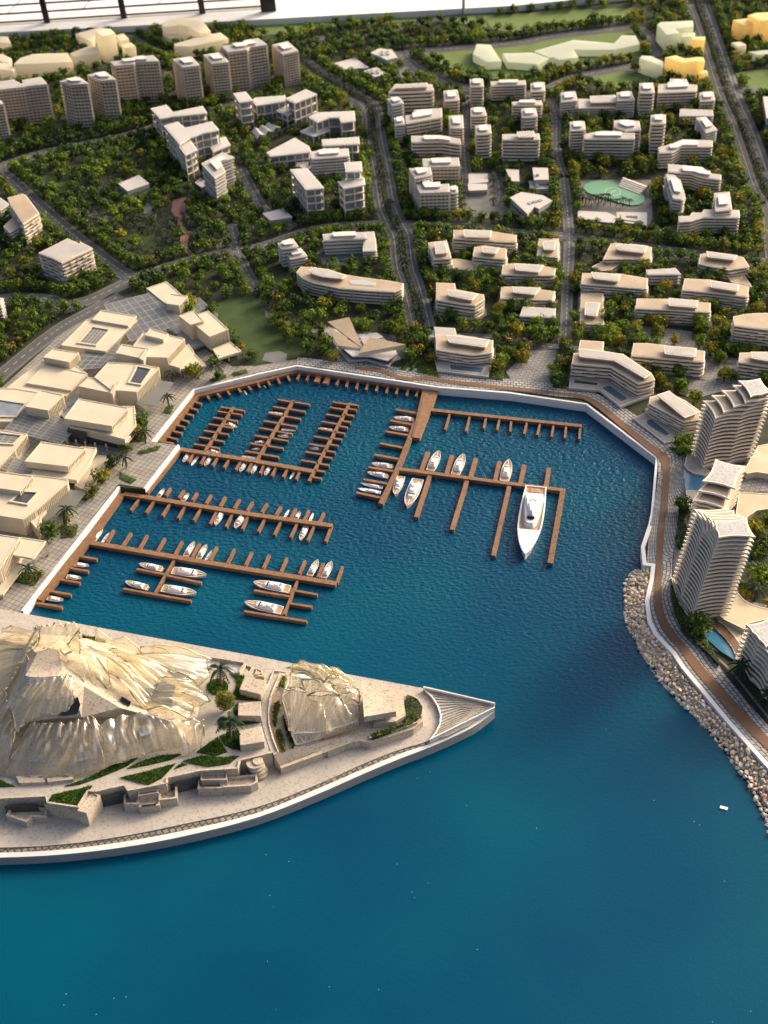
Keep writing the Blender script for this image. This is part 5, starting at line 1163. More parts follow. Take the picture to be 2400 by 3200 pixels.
blk(t, 7, [(700,275),(612,372),(720,455),(885,468),(1032,310),(900,285)], .24, name='main_block'); blk(t, 7, [(508,430),(712,473),(768,402),(575,372)], .23, .06, 'side_box'); blk(t, 7, [(712,475),(730,480),(775,405),(757,400)], .26, .04, 'fin_wall', ribs=False)
courtyard(t, 7, [(840,408),(912,420),(978,325),(892,308)], .24, 'dark'); blk(t, 7, [(880,520),(890,548),(940,575),(985,552),(960,540)], .10, .05, 'bay', ribs=False)
mb = MB(); mb.prism([(q.x, q.y) for q in PL(7, [(888,535),(1010,553),(1122,405),(1040,393)], .135)], .125, .135, True); part('awning', mb, 'panel_t', t)
t = hall('cream hall with an overhanging top block above a row of legs, mid left', 7, (650, 650))
blk(t, 7, [(415,640),(725,690),(830,570),(510,510)], .30, .22, 'upper_block'); blk(t, 7, [(450,690),(570,712),(808,775),(880,680),(872,560),(800,560),(560,600)], .20, .10, 'lower_block', ribs=False); legs(t, 7, [(430,770),(490,778),(550,788),(615,798),(685,805)], .10)
mb = MB(); mb.prism([(q.x, q.y) for q in PL(7, [(470,690),(440,745),(565,765),(575,712)], .10)], .0, .17, True); part('dark_glazing', mb, 'dark', t); mb = MB(); mb.prism([(q.x, q.y) for q in PL(7, [(440,740),(800,790),(850,700),(600,650)], .10)], .0, .098, True); part('recessed_base', mb, 'dark', t)  # dark base block stands in for the shadow below the raised box
q0 = PL(7, [(815,762),(876,700)], .19); q1 = PL(7, [(818,800),(874,735)], .115); mb = MB(); n_ = Vector((.006, -.004, 0)); mb.add([q0[0]+n_, q0[1]+n_, q1[1]+n_, q1[0]+n_], [[0, 1, 2, 3]]); part('end_window', mb, 'dark', t)
t = hall('cream hall with a big glazed court and tall block at the left edge', 7, (100, 560))
blk(t, 7, [(-120,440),(-120,660),(68,660),(165,560),(250,470),(100,445)], .15, name='low_roof'); courtyard(t, 7, [(-60,625),(100,628),(160,550),(0,525),(-60,520)], .15, 'glassg'); blk(t, 7, [(163,562),(310,588),(412,487),(268,455)], .25, .0, 'upper_block')
t = hall('cream hall with a blue gridded skylight at the left edge', 7, (60, 800))
blk(t, 7, [(-120,720),(-120,960),(0,945),(100,838),(178,740),(0,712)], .17); courtyard(t, 7, [(-90,795),(85,806),(138,755),(-60,732)], .17, 'pane', 4)
t = hall('cream hall with a slab roof and a cantilevered lower tray, lower left', 7, (350, 870))
blk(t, 7, [(160,918),(440,952),(555,832),(268,790)], .27, .19, 'upper_block'); blk(t, 7, [(205,1000),(497,1040),(577,930),(625,830),(545,822),(260,850)], .17, .12, 'tray', ribs=False); mb = MB(); mb.prism([(q.x, q.y) for q in PL(7, [(260,980),(470,1020),(560,900),(560,850),(300,900)], .12)], .0, .119, True); part('recessed_base', mb, 'dark', t)
blk(t, 7, [(482,1075),(565,1110),(715,905),(712,885),(632,877)], .05, .0, 'terrace_wall', ribs=False)
t = hall('large cream hall with a deep roof well, above the paved strip', 7, (200, 1120))
blk(t, 7, [(-120,1250),(150,1295),(235,1235),(437,1055),(440,1035),(215,1005),(-120,1000)], .22, name='main_block'); blk(t, 7, [(-120,1075),(130,1112),(215,1012),(-120,968)], .28, .2, 'upper_block'); courtyard(t, 7, [(75,1178),(175,1195),(240,1125),(140,1118)], .22, 'dark')
mb = MB(); mb.prism([(q.x, q.y) for q in PL(10, [(262,245),(400,272),(557,80),(520,70),(432,60)], .11)], .10, .11, True); part('awning', mb, 'panel_t', t); blk(t, 10, [(130,215),(190,260),(245,330),(265,240),(300,200)], .14, .0, 'end_wall', ribs=False)
t = hall('cream hall with a portal frame and long bench-like ramp at the lower left', 10, (100, 450))
blk(t, 10, [(-120,470),(-120,640),(0,575),(130,375),(0,355),(-120,350)], .26, name='main_block'); blk(t, 10, [(82,487),(212,510),(296,396),(130,372)], .205, .185, 'portal_roof', ribs=False)
blk(t, 10, [(205,512),(216,512),(300,398),(290,396)], .19, .17, 'portal_beam', ribs=False); legs(t, 10, [(213,508),(294,402)], .19, .022); blk(t, 10, [(-120,770),(20,742),(165,548),(95,535),(-60,690)], .075, .055, 'ramp', ribs=False); legs(t, 10, [(20,738),(70,672)], .055, .018)
# gridded glass canopies: every pane is its own piece
def glazed(reg, q, nx, ny, z, label):
    a, b, c, d = PL(reg, q, z); o = (a+b+c+d)/4; t = empty('glass_canopy', (o.x, o.y, 0), label, 'glass canopy', 'gridded glass canopies between the halls')
    def pt(u, v): return a.lerp(b, u).lerp(d.lerp(c, u), v)
    for i in range(nx):
        for j in range(ny):
            g = .035; mb = MB(); mb.prism([(p.x, p.y) for p in (pt((i+g)/nx, (j+g)/ny), pt((i+1-g)/nx, (j+g)/ny), pt((i+1-g)/nx, (j+1-g)/ny), pt((i+g)/nx, (j+1-g)/ny))], z-.003, z+.003); part('pane', mb, 'pane', t)
    mb = MB()
    for i in range(nx+1): mb.bar(pt(i/nx, 0), pt(i/nx, 1), .006, .009)
    for j in range(ny+1): mb.bar(pt(0, j/ny)-ZUP*.001, pt(1, j/ny)-ZUP*.001, .006, .009)
    part('glazing_bars', mb, 'greyroof', t); mb = MB()
    for u, v in ((.06, .06), (.94, .06), (.94, .94), (.06, .94)):
        p = pt(u, v); mb.bar((p.x, p.y, 0), (p.x, p.y, z-.006), .014, .014)
    part('columns', mb, 'cream', t)
glazed(4, [(675,940),(1000,855),(1190,1055),(850,1175)], 7, 7, .14, 'largest blue-grey glass canopy behind the halls, near the road')
glazed(7, [(440,325),(560,200),(905,255),(830,300)], 4, 8, .125, 'blue-grey glass canopy between the small cube and the central hall')
glazed(7, [(690,215),(740,155),(850,165),(900,255)], 3, 3, .13, 'small glass canopy strip at the corner of the hall with the roof court')
glazed(7, [(30,710),(170,562),(515,680),(395,800)], 8, 8, .135, 'large gridded glass canopy at the left in front of the skylit hall')
glazed(7, [(0,965),(50,885),(242,932),(198,1000)], 4, 4, .13, 'small gridded glass canopy beside the hall with the tray')
glazed(4, [(1218,925),(1290,893),(1412,1003),(1340,1040)], 2, 4, .08, 'pale glass canopy next to the round lawn')
for i, (reg, pts, z) in enumerate([(7, [(330,560),(520,500),(560,600),(420,640)], .05), (7, [(560,850),(640,850),(640,990),(520,1000)], .02), (4, [(1080,1090),(1150,1070),(1330,1130),(1250,1190)], .06), (7, [(400,470),(520,440),(510,520),(380,600)], .06)]):
    pl = [(p.x, p.y) for p in PL(reg, pts, z)]; mb = MB(); mb.prism(pl, .002, z); single('roof_terrace', mb, 'glassg', (*pl[0], 0), ['grey glazed link below the tall block at the left', 'grey sunken terrace beside the hall with the tray', 'grey glazed link beside the ribbed hall', 'grey link roof between the gridded canopies'][i], 'terrace')
# ================================================================ curved towers on the right
def arc_edge(a, b, n, amp, arcs=1):
    """points from a (inclusive) to b (exclusive); each arc bulges inward (left of direction for ccw)"""
    a = Vector(a); b = Vector(b); d = b-a; L = d.length; e = d/L; nn = Vector((-e.y, e.x)); out = []
    for k in range(arcs):
        for j in range(n):
            f = (k+j/n)/arcs; out.append(tuple(a+d*f+nn*(amp*L/arcs*4*(j/n)*(1-j/n))))
    return out
def curvy(A, B, C, D, arcs, amp=.075):
    p = ccw([A, B, C, D]); ar = arcs if p == [A, B, C, D] else arcs
    c = []
    for i in range(4): c += arc_edge(p[i], p[(i+1) % 4], 7, amp*(1.25 if arcs[i] > 1 else 1), arcs[i])
    return c
def tower(reg, label, z0, pitch, levels, arcs, roofm='stone', rise=.40, deep=.040):
    """levels: list of (A, B, C, D) photo corners, one for each floor slab"""
    zt0 = z0; c = cen(PL(reg, levels[0], z0)); c.z = 0
    t = empty('curved_tower', c, label, 'tower', 'white curved towers with finned floor slabs'); prev = None; n = len(levels)
    for k, q in enumerate(levels):
        z = z0+pitch*k; pts = [(p.x, p.y) for p in PL(reg, q, z)]
        pl = ccw(curvy(*pts, arcs)); mb = MB(); mb.prism(pl, z-pitch*rise, z, True); fs_ = part('floor_slab' if k < n-1 else 'roof_slab', mb, 'slab', t)
        last = k == n-1; inner_ = offset(pl, -.020 if (k > n-7 and n < 25) else -.008)
        mb = MB(); mb.prism(inner_, z-.003, z+.0022); part('terrace_floor' if not last else 'roof_surface', mb, ('tan' if k > n-6 else 'balcfloor') if not last else 'greyspeck', fs_, o=t.location)  # covered floors get the darker, shade-imitating colour; upper terraces stay tan
        if k < n-1:
            nx = levels[k+1]; pn = [(p.x, p.y) for p in PL(reg, nx, z+pitch)]; core = offset(ccw(curvy(*pn, arcs)), -deep)
            mb = MB(); mb.prism(core, z+.001, z+pitch*(1-rise)+.002); part('glazed_storey', mb, 'winb', t)
    core = offset(ccw(curvy(*[(p.x, p.y) for p in PL(reg, levels[0], z0)], arcs)), -.03); mb = MB(); mb.prism(core, 0.0, z0-pitch*rise); part('base_storey', mb, 'wall', t)
    AVOID.append(offset(core, .06)); return t
MT['greyspeck'] = mat('grey_speckled_roof', (.42, .42, .42), .7, .10, 9, .6, 120, speck=.5, sscale=45, speckc=(.18, .18, .19))
def lerp2(a, b, t): return (a[0]+(b[0]-a[0])*t, a[1]+(b[1]-a[1])*t)
def levels(bot, top, n): return [[lerp2(bot[i], top[i], k/n) for i in range(4)] for k in range(n+1)]
# tower 1 (upper)
bot = [(385,1245),(575,1510),(1340,1380),(1150,1120)]; top = [(570,500),(765,770),(1590,640),(1385,370)]
z0 = .09; zt = hz('a', (765,770), 740, z0)-.0; n = 13; pit = (zt-z0)/n
lv = levels(bot, top, n)+[[(700,415),(890,685),(1605,585),(1400,320)], [(855,340),(1045,600),(1620,530),(1415,265)], [(1025,260),(1220,530),(1635,475),(1435,215)], [(1115,190),(1305,440),(1650,375),(1455,155)]]
tower('a', 'wide curved white tower with five terraces stepping up to the right', z0, pit, lv, [1, 2, 1, 1])
# tower 2 (front, tallest)
bot = [(110,1240),(400,1960),(990,1870),(690,1150)]; top = [(435,200),(752,898),(1325,920),(990,180)]
top[2] = (1328,905); zt = hz('b', (752,898), 1062, .09); n = 17; pit2 = (zt-.09)/n
lv = levels(bot, top, n)+[[(515,235),(773,838),(1350,842),(1080,215)], [(600,270),(793,776),(1373,782),(1160,275)], [(665,320),(814,712),(1395,715),(1225,305)], [(742,372),(832,652),(1418,645),(1282,335)]]
tower('b', 'tallest curved white tower in front, with deep finned balconies', .09, pit2, lv, [2, 1, 1, 1])
# tower between them
roof = [(560,1735),(1070,1850),(1245,1505),(760,1395)]; zr = .60; n = 9; pt3 = (zr-.09)/n
b7 = [(430,2035),(925,2165),(1205,1640),(715,1525)]; b0 = [(340,2400),(820,2560),(1085,2080),(560,1950)]
lv = levels(b0, b7, 7)+[[(495,1885),(978,2012),(1225,1570),(738,1460)], roof]
tower('a', 'smaller curved white tower between the two large ones, terraced toward the front', .09, pt3, lv, [1, 1, 1, 1])
# tower 3 bottom right
A0, A7 = (1060,1010), (1210,560); B0, B7 = (1700,1810), (1850,1290)
lv = [[lerp2(A0, A7, k/7), lerp2(B0, B7, k/7), (lerp2(B0, B7, k/7)[0]+420, lerp2(B0, B7, k/7)[1]-110), (lerp2(A0, A7, k/7)[0]+420, lerp2(A0, A7, k/7)[1]-110)] for k in range(8)]+[[(1230,498),(1540,840),(1900,740),(1620,390)]]
tower('c', 'curved white tower cut off by the right edge, below the blue pool', .09, .053, lv, [3, 1, 1, 1], deep=.05)
# podium roofs, pools and decks round the towers
t = empty('tower_podium', P(12, (1500, 900), 0), 'beige curving podium roof joining the curved towers', 'podium')
def pod(reg, pts, z, name='podium_roof', m='tan', z0=0.0, rim=True):
    pl = [(p.x, p.y) for p in PL(reg, pts, z)]; mb = MB(); mb.prism(pl, z0, z, True); part(name, mb, m, t)
    if rim: ring(t, pl, z, .008, .005, 'podium_rim', 'slab')
    AVOID.append(offset(pl, .02))
MT['podb'] = mat('beige_podium', (.46, .40, .28), .7, .12, 5, .5, 80, speck=.15, sscale=60)
pod('b', [(1085,1425),(1140,1530),(1230,1630),(1350,1700),(1500,1750),(1900,1830),(1900,1900),(1609,1935),(1262,2020),(1240,2100),(1100,2030),(930,1950),(840,1880),(600,1700),(800,1300)], .085, m='podb')
pod('a', [(1280,1440),(1420,1200),(1900,1100),(1900,1640),(1573,1625),(1400,1600),(1250,1625),(1200,1580)], .086, m='podb')
pod('a', [(1080,2212),(1130,1910),(1300,1915),(1573,1940),(1900,1960),(1900,2190),(1573,2170),(1400,2190),(1260,2290),(1220,2420),(1100,2500)], .084, m='podb')
pod('a', [(330,1308),(400,1290),(560,1500),(700,1600),(610,1650),(420,1615),(325,1555),(287,1500)], .035, 'pool_terrace', 'stone2')
pod('a', [(310,1890),(400,1880),(520,1900),(420,2050),(385,2200),(300,2350),(330,2050)], .03, 'side_terrace', 'stone2')
pod('b', [(85,1275),(125,1290),(240,1560),(445,2000),(430,2015),(180,1640)], .03, 'side_terrace', 'stone2'); pod('b', [(330,110),(390,150),(330,330),(345,500),(290,390),(320,250)], .03, 'side_terrace', 'stone2')
mb = MB(); mb.prism([(q.x, q.y) for q in PL('a', [(280,1525),(330,1592),(450,1652),(610,1668),(560,1750),(500,1890),(312,1900),(272,1700)], .016)], .002, .016); part('upper_pool', mb, 'pool', t)
mb = MB(); mb.prism([(q.x, q.y) for q in PL('c', [(512,505),(620,493),(740,558),(900,715),(1020,880),(1072,1000),(1052,1038),(840,905),(600,685)], .022)], .002, .022); part('lower_pool', mb, 'pool', t)
pod('c', [(440,470),(700,435),(800,445),(910,520),(1050,680),(1140,800),(1120,920),(1080,1000),(1020,860),(900,700),(740,545),(620,480),(515,495)], .032, 'pool_deck', 'decking')
di = [P('c', q, .034) for q in ((515,495),(620,480),(740,545),(820,615),(900,700),(970,785),(1020,860),(1080,1000))]; do = [P('c', q, .034) for q in ((470,468),(700,435),(800,445),(910,520),(990,600),(1050,680),(1140,800),(1120,920))]
for k in range(7):
    for j in range(7):
        a = di[k].lerp(di[k+1], j/7); b = do[k].lerp(do[k+1], j/7); mb = MB(); mb.bar(a, b, .012, .006); part('deck_plank', mb, 'brown', t)
pod('c', [(800,445),(910,430),(1230,560),(1180,700),(1140,800),(1050,680),(910,520)], .034, 'terrace', 'podb')
# dark courtyard walls and garden paths on the far right
for i, (reg, pts, z, m, lb) in enumerate([('a', [(1180,1630),(1573,1640),(1900,1640),(1900,1900),(1120,1900)], .01, 'grid2', 'x'), ('b', [(1310,350),(1900,300),(1900,1750),(1350,1650),(1150,1420),(1250,1000)], .008, 'soil', 'x'), ('b', [(1220,960),(1420,1020),(1620,1100),(1620,1150),(1380,1090),(1250,1030)], .016, 'kerb', 'x'), ('b', [(1180,1360),(1260,1380),(1420,1420),(1400,1460),(1200,1420)], .016, 'kerb', 'x')]):
    ground(['tower_court', 'tower_garden', 'garden_path', 'garden_path'][i], [[(p.x, p.y) for p in PL(reg, pts, z)]], m, z)
t = empty('round_planter', P('b', (1325, 1210), 0), 'round planter with red flowers in the tower garden', 'planter')
c = P('b', (1325, 1215), .03); mb = MB(); mb.tube([(c.x, c.y, .0), (c.x, c.y, .035)], [.145, .15], 28); part('planter_wall', mb, 'stone2', t)
mb = MB(); mb.tube([(c.x, c.y, .02), (c.x, c.y, .04)], [.135, .135], 28); part('planter_soil', mb, 'soil', t)
PLANTER = c
# ================================================================ island
LIP = chain([(13, (-500, 1345), (0, 1345), (400, 1325), (800, 1270), (1200, 1190), (1659, 1085)), (14, (400, 935), (700, 800), (930, 710), (1125, 650), (1400, 520), (1525, 437))])
STRP = chain([(13, (-500, 1384), (0, 1381), (400, 1361), (800, 1311), (1200, 1236), (1659, 1126)), (14, (400, 966), (700, 836), (930, 741), (1130, 673), (1400, 545), (1540, 445))])
RIMO = chain([(13, (-500, 1415), (0, 1412), (400, 1392), (800, 1345), (1200, 1272), (1659, 1155)), (14, (400, 1000), (700, 868), (930, 772), (1130, 695), (1400, 570), (1547, 462))])
top_edge = chain([(14, (1548, 418), (1300, 365), (1085, 312), (560, 215), (0, 105))])+chain([(10, (800, 985), (0, 835), (-500, 745))])
def sm(L, z, k=4): return smooth_line([G(s, z) for s in L], k)
lip = sm(LIP, .012); strp = sm(STRP, 0); rimo = sm(RIMO, .0)
te = [G(s, .012) for s in top_edge]
mb = MB(); mb.prism([(p[0], p[1]) for p in rimo]+[(G(s).x, G(s).y) for s in top_edge], -.2, -.004); part('island_ground', mb, 'rim', kind='structure')
mb = MB(); mb.prism([(p[0], p[1]) for p in lip]+[(p.x, p.y) for p in te], -.19, .012); part('island_deck', mb, 'stone2', kind='structure')
n = min(len(lip), len(strp)); mb = MB(); mb.add([(p[0], p[1], .002) for p in lip[:n]]+[(p[0], p[1], .002) for p in strp[:n]], [[i, n+i, n+i+1, i+1] for i in range(n-1)]); part('herringbone_path', mb, 'herring', kind='structure')
mb = MB(); a = strp; b = rimo; n = len(a)
vs = [(p[0], p[1], .0) for p in a]+[(p[0], p[1], .006) for p in a]+[(p[0], p[1], .006) for p in b]+[(p[0], p[1], -.2) for p in b]; fs = []
for i in range(n-1):
    for j in range(3): fs.append([j*n+i, (j+1)*n+i, (j+1)*n+i+1, j*n+i+1])
mb.add(vs, fs); single('island_quay_wall', mb, 'rim', G(RIMO[5]), 'curving white quay rim along the lower side of the island', 'quay wall')
# fan-shaped ribbed point
t = empty('fan_steps', P(14, (1350, 450), 0), 'fan of raised white ribs covering the pointed tip of the island', 'fan steps')
fan = [P(14, q, .034) for q in ((1085,315),(1140,370),(1178,430),(1197,490),(1192,545),(1165,600),(1125,652),(1240,620),(1380,550),(1480,480),(1520,437),(1545,418),(1400,385),(1250,355))]
mb = MB(); mb.prism([(p.x, p.y) for p in fan], .01, .034); part('fan_base', mb, 'stone2', t)
tip = P(14, (1535, 428), .04)
for k in range(17):
    f = k/16; e0 = [(1095,318),(1150,372),(1190,430),(1206,490),(1202,545),(1176,600),(1140,645)]; u = f*5.99; i = int(u); q = lerp2(e0[i], e0[i+1], u-i); a = P(14, q, .038)
    m1 = a.lerp(tip, .35)+Vector((0.0, .035*(1-2*abs(f-.5)), 0)); m2 = a.lerp(tip, .65)+Vector((0, .02, 0)); e_ = a.lerp(tip, .82+.1*(k % 3)/2)
    mb = MB(); mb.tube([a, m1, m2, e_], [.0055, .0060, .005, .003], 5); part('fan_rib', mb, 'stone2', t)
arc = [P(14, q, .04) for q in ((1085,315),(1140,370),(1178,430),(1197,490),(1192,545),(1165,600),(1125,652))]; mb = MB(); mb.tube(arc, [.009]*7, 5); part('fan_kerb', mb, 'rim', t)
for i, (a, b) in enumerate((((1125,655),(1545,447)), ((1085,313),(1548,420)))):
    mb = MB(); mb.bar(P(14, a, .045), P(14, b, .045), .012, .05); part('edge_kerb', mb, 'rim', t)
# upper platform
PZ = .20
t = empty('island_platform', P(13, (700, 800), 0), 'speckled stone upper terrace of the island with its stepped front wall', 'terrace')
front = [(13,(-300,1045)),(13,(300,1015)),(13,(310,1058)),(13,(505,1087)),(13,(570,980)),(13,(622,985)),(13,(808,943)),(13,(830,980)),(13,(1078,932)),(13,(1085,895)),(13,(1300,850)),(13,(1540,835)),(13,(1555,783)),(14,(0,758)),(14,(105,733))]
back = [(14,(78,600)),(14,(75,480)),(14,(100,340)),(14,(150,232)),(14,(95,205)),(14,(70,240)),(13,(1680,280)),(13,(1600,190)),(13,(1370,125)),(0,(480,2035)),(0,(340,2012)),(0,(253,1985)),(0,(90,1950)),(0,(-150,1910))]
pl = ccw([(P(r, q, PZ).x, P(r, q, PZ).y) for r, q in front+back]); mb = MB(); mb.prism(pl, .0, PZ-.004); part('platform', mb, 'stone', t)
mb = MB(); mb.prism(offset(pl, -.006), PZ-.004, PZ); part('terrace_surface', mb, 'stone2', t)
pp = [P(r, q, PZ) for r, q in front]
for i, (a, b) in enumerate(zip(pp, pp[1:])):
    mb = MB(); mb.bar(a+ZUP*.006, b+ZUP*.006, .016, .02); part('parapet', mb, 'stone', t)
for (a, b) in (((13,(640,990)),(13,(800,955))), ((13,(1095,905)),(13,(1290,860))), ((13,(20,1045)),(13,(240,1035)))):
    mb = MB(); p = P(a[0], a[1], PZ); q = P(b[0], b[1], PZ); nn = Vector((0, -.012, 0)); mb.add([p+nn-ZUP*.05, q+nn-ZUP*.05, q+nn-ZUP*.19, p+nn-ZUP*.19], [[0, 1, 2, 3]]); part('opening_shade', mb, 'dark', t)  # flat dark sheet paints the shadow under the bridging wall
def openbox(t, reg, pts, z, th=.02, dep=.035, name='walled_tray', m='stone', z0=0.0):
    p = ccw([(q.x, q.y) for q in PL(reg, pts, z)]); i_ = offset(p, -th); n = len(p); mb = MB()
    vs = [(x, y, z0) for x, y in p]+[(x, y, z) for x, y in p]+[(x, y, z) for x, y in i_]+[(x, y, z-dep) for x, y in i_]; fs = []
    for i in range(n):
        j = (i+1) % n; fs += [[i, j, n+j, n+i], [n+i, n+j, 2*n+j, 2*n+i], [2*n+i, 2*n+j, 3*n+j, 3*n+i]]
    fs.append([3*n+i for i in range(n)]); mb.add(vs, fs); return part(name, mb, m, t)
def iso(name, label, cat, reg, p, group=None): return empty(name, P(reg, p, 0), label, cat, group)
FB = 'stepped stone bays along the island front'
t = iso('stone_bay', 'stepped speckled stone bay nearest the left edge of the photo', 'stone bay', 13, (170, 1130), FB)
openbox(t, 13, [(38,1135),(75,1062),(290,1085),(305,1120),(290,1150),(210,1145),(170,1180)], .09); openbox(t, 13, [(60,1150),(100,1105),(180,1125),(165,1195)], .05, .012, .02)
t = iso('stone_bay', 'stone bay with the lawn-topped block and a sunken side trough', 'stone bay', 13, (450, 1100), FB)
mb = MB(); mb.prism([(q.x, q.y) for q in PL(13, [(283,1058),(305,1060),(505,1087),(570,978),(625,990),(648,1020),(560,1120),(500,1100)], .185)], .0, .185); part('bay_wall', mb, 'stone', t); openbox(t, 13, [(500,1105),(560,1120),(650,1005),(600,985)], .195, .014, .06, 'trough')
t = iso('stone_bay', 'third stepped stone bay, with a dark slot in its lowest tray', 'stone bay', 13, (970, 1030), FB)
openbox(t, 'i', [(152,1090),(345,1088),(345,880),(152,880)], .115, .016, .05); openbox(t, 'i', [(345,1128),(618,1102),(618,930),(345,960)], .10, .014, .02); openbox(t, 'i', [(604,1040),(845,1012),(842,830),(700,850),(604,880)], .112, .018, .05)
openbox(t, 'i', [(335,985),(600,942),(600,890),(335,930)], .165, .012, .03)
mb = MB(); mb.bar(P('i', (385,1118), .104), P('i', (570,1092), .104), .014, .008); part('slot', mb, 'black', t)
t = iso('stone_bay', 'fourth stepped stone bay, right of the others below the lens-shaped lawn', 'stone bay', 13, (1440, 930), FB)
openbox(t, 'i', [(1108,890),(1425,882),(1425,750),(1118,760)], .115, .018, .06); openbox(t, 'i', [(1428,872),(1800,850),(1890,800),(1880,700),(1428,740)], .112, .018, .03); openbox(t, 'i', [(1150,780),(1490,772),(1490,680),(1150,690)], .165, .012, .03)
t = iso('spiral_stair', 'small round spiral stair between the stone bays and the ramp wall', 'stair', 14, (15, 830))
c = P(14, (15, 800), .16)
for k in range(4):
    mb = MB(); mb.tube([(c.x-.01*k, c.y, .03+.045*k), (c.x-.01*k, c.y, .052+.045*k)], [.075, .075], 18); part('stair_ring', mb, 'stone', t)
mb = MB(); mb.tube([(c.x, c.y, .0), (c.x, c.y, .20)], [.045, .045], 14); part('stair_core', mb, 'stone', t)
t = iso('ramp_wall', 'long speckled ramp wall with two small notches in front of the glass pavilion', 'wall', 14, (400, 750))
def wallpoly(pts, z, m='stone', name='ramp_slope', z0=0.0):
    pl = [(q.x, q.y) for q in PL(14, pts, z)]; mb = MB(); mb.prism(pl, z0, z); return part(name, mb, m, t)
top_ = [P(14, q, z) for q, z in (((115,745),.19),((165,835),.06),((590,690),.06),((640,655),.12),((610,615),.12))]
mb = MB(); lo = [Vector((p.x, p.y, .02)) for p in top_]; k = len(top_); mb.add(top_+lo, [list(range(k))]+[[i, (i+1) % k, k+(i+1) % k, k+i] for i in range(k)]); part('ramp_slope', mb, 'stone', t)
for (a, b) in (((160,845),(432,745)), ((460,735),(575,692)), ((625,678),(735,642))):
    mb = MB(); mb.bar(P(14, a, .055), P(14, b, .055), .03, .085); part('wall_segment', mb, 'stone', t)
t = iso('pavilion_terrace', 'lower stone terrace carrying the glass pavilion and the curved hedge', 'terrace', 14, (600, 450))
pl = [(q.x, q.y) for q in PL(14, [(95,210),(160,212),(560,240),(685,262),(960,325),(1050,372),(1090,440),(1082,520),(1020,575),(740,665),(610,640),(165,800),(112,740),(85,600),(80,480)], .10)]; mb = MB(); mb.prism(pl, .0, .10); part('terrace_block', mb, 'stone', t)
openring = [(q.x, q.y) for q in PL(14, [(720,655),(735,600),(950,360),(1050,372),(1090,440),(1082,520),(1020,575)], .10)]
for a, b in zip([(735,640),(850,605),(960,570),(1040,540),(1078,490),(1085,440),(1050,385)], [(850,605),(960,570),(1040,540),(1078,490),(1085,440),(1050,385),(980,355)]):
    mb = MB(); mb.bar(P(14, a, .11), P(14, b, .11), .014, .035); part('terrace_parapet', mb, 'stone', t)
# white curved ramp between platform and pavilion
ln = [P('g', q, .206) for q in ((1090,205),(1050,320),(990,470),(950,600),(945,750),(960,900),(1010,1050),(1070,1244))]; mb = MB(); ribbon(mb, [V2(p) for p in ln], .062, .206); part('curved_ramp', mb, 'stone2', kind='structure')
t = iso('ramp_kerb', 'thin curved stone kerbs edging the ramp beside the garden strips', 'kerb', 'g', (1000, 500))
for pts in (((1055,195),(960,420),(895,560)), ((1135,250),(1060,400),(1008,555),(990,700),(995,880),(1040,1060),(1115,1244)), ((1050,190),(1140,205),(1220,220))):
    L = [P('g', q, .215) for q in pts]; mb = MB(); mb.tube(L, [.007]*len(L), 4); part('kerb', mb, 'stone', t)
# stone boxes
SB = 'three speckled stone boxes on the island'
for reg, roof, zt, lb in (('g', [(685,268),(968,314),(888,500),(612,432)], .285, 'uppermost of the three speckled stone boxes, slightly turned'), ('g', [(600,607),(890,584),(897,782),(593,770)], .285, 'middle one of the three speckled stone boxes'), ('g', [(605,967),(905,910),(938,1110),(622,1160)], .285, 'lowest of the three speckled stone boxes, nearest the lawns')):
    pl = [(q.x, q.y) for q in PL(reg, roof, zt)]; c = cen(pl); mb = MB(); mb.prism(pl, PZ-.03, zt); ob = single('stone_box', mb, 'stone', (c.x, c.y, PZ), lb, 'stone box', SB); bv = ob.modifiers.new('b', 'BEVEL'); bv.width = .006; bv.segments = 2
t = iso('stone_stair', 'small stone stairs with a rounded basin at the back edge of the island', 'stairs', 'g', (800, 190))
openbox(t, 'g', [(640,225),(690,100),(790,135),(735,250)], .13, .012, .05); openbox(t, 'g', [(740,255),(790,165),(850,152),(910,185),(930,265)], .12, .014, .03); mb = MB(); mb.prism([(q.x, q.y) for q in PL('g', [(810,240),(830,180),(895,215),(870,235)], .13)], .05, .13); part('stair_block', mb, 'stone', t)
for k in range(4):
    a = P('g', (690+14*k, 150+4*k), .10); b = P('g', (665+14*k, 225+4*k), .10); mb = MB(); mb.bar(a, b, .01, .012); part('step', mb, 'stone2', t)
mb = MB(); mb.prism([(q.x, q.y) for q in PL('g', [(255,40),(670,112),(610,222),(240,170),(160,120)], .205)], .19, .205); single('sunken_court', mb, 'rim', P('g', (400, 130), PZ), 'plain pale court beside the palm at the back of the island', 'court')
mb = MB(); mb.bar(P('g', (250,35), .215), P('g', (690,105), .215), .012, .05).bar(P('g', (690,105), .2151), P('g', (612,225), .2151), .012, .05); single('court_wall', mb, 'stone', P('g', (500, 70), PZ), 'low stone wall bounding the pale court at the back of the island', 'wall')
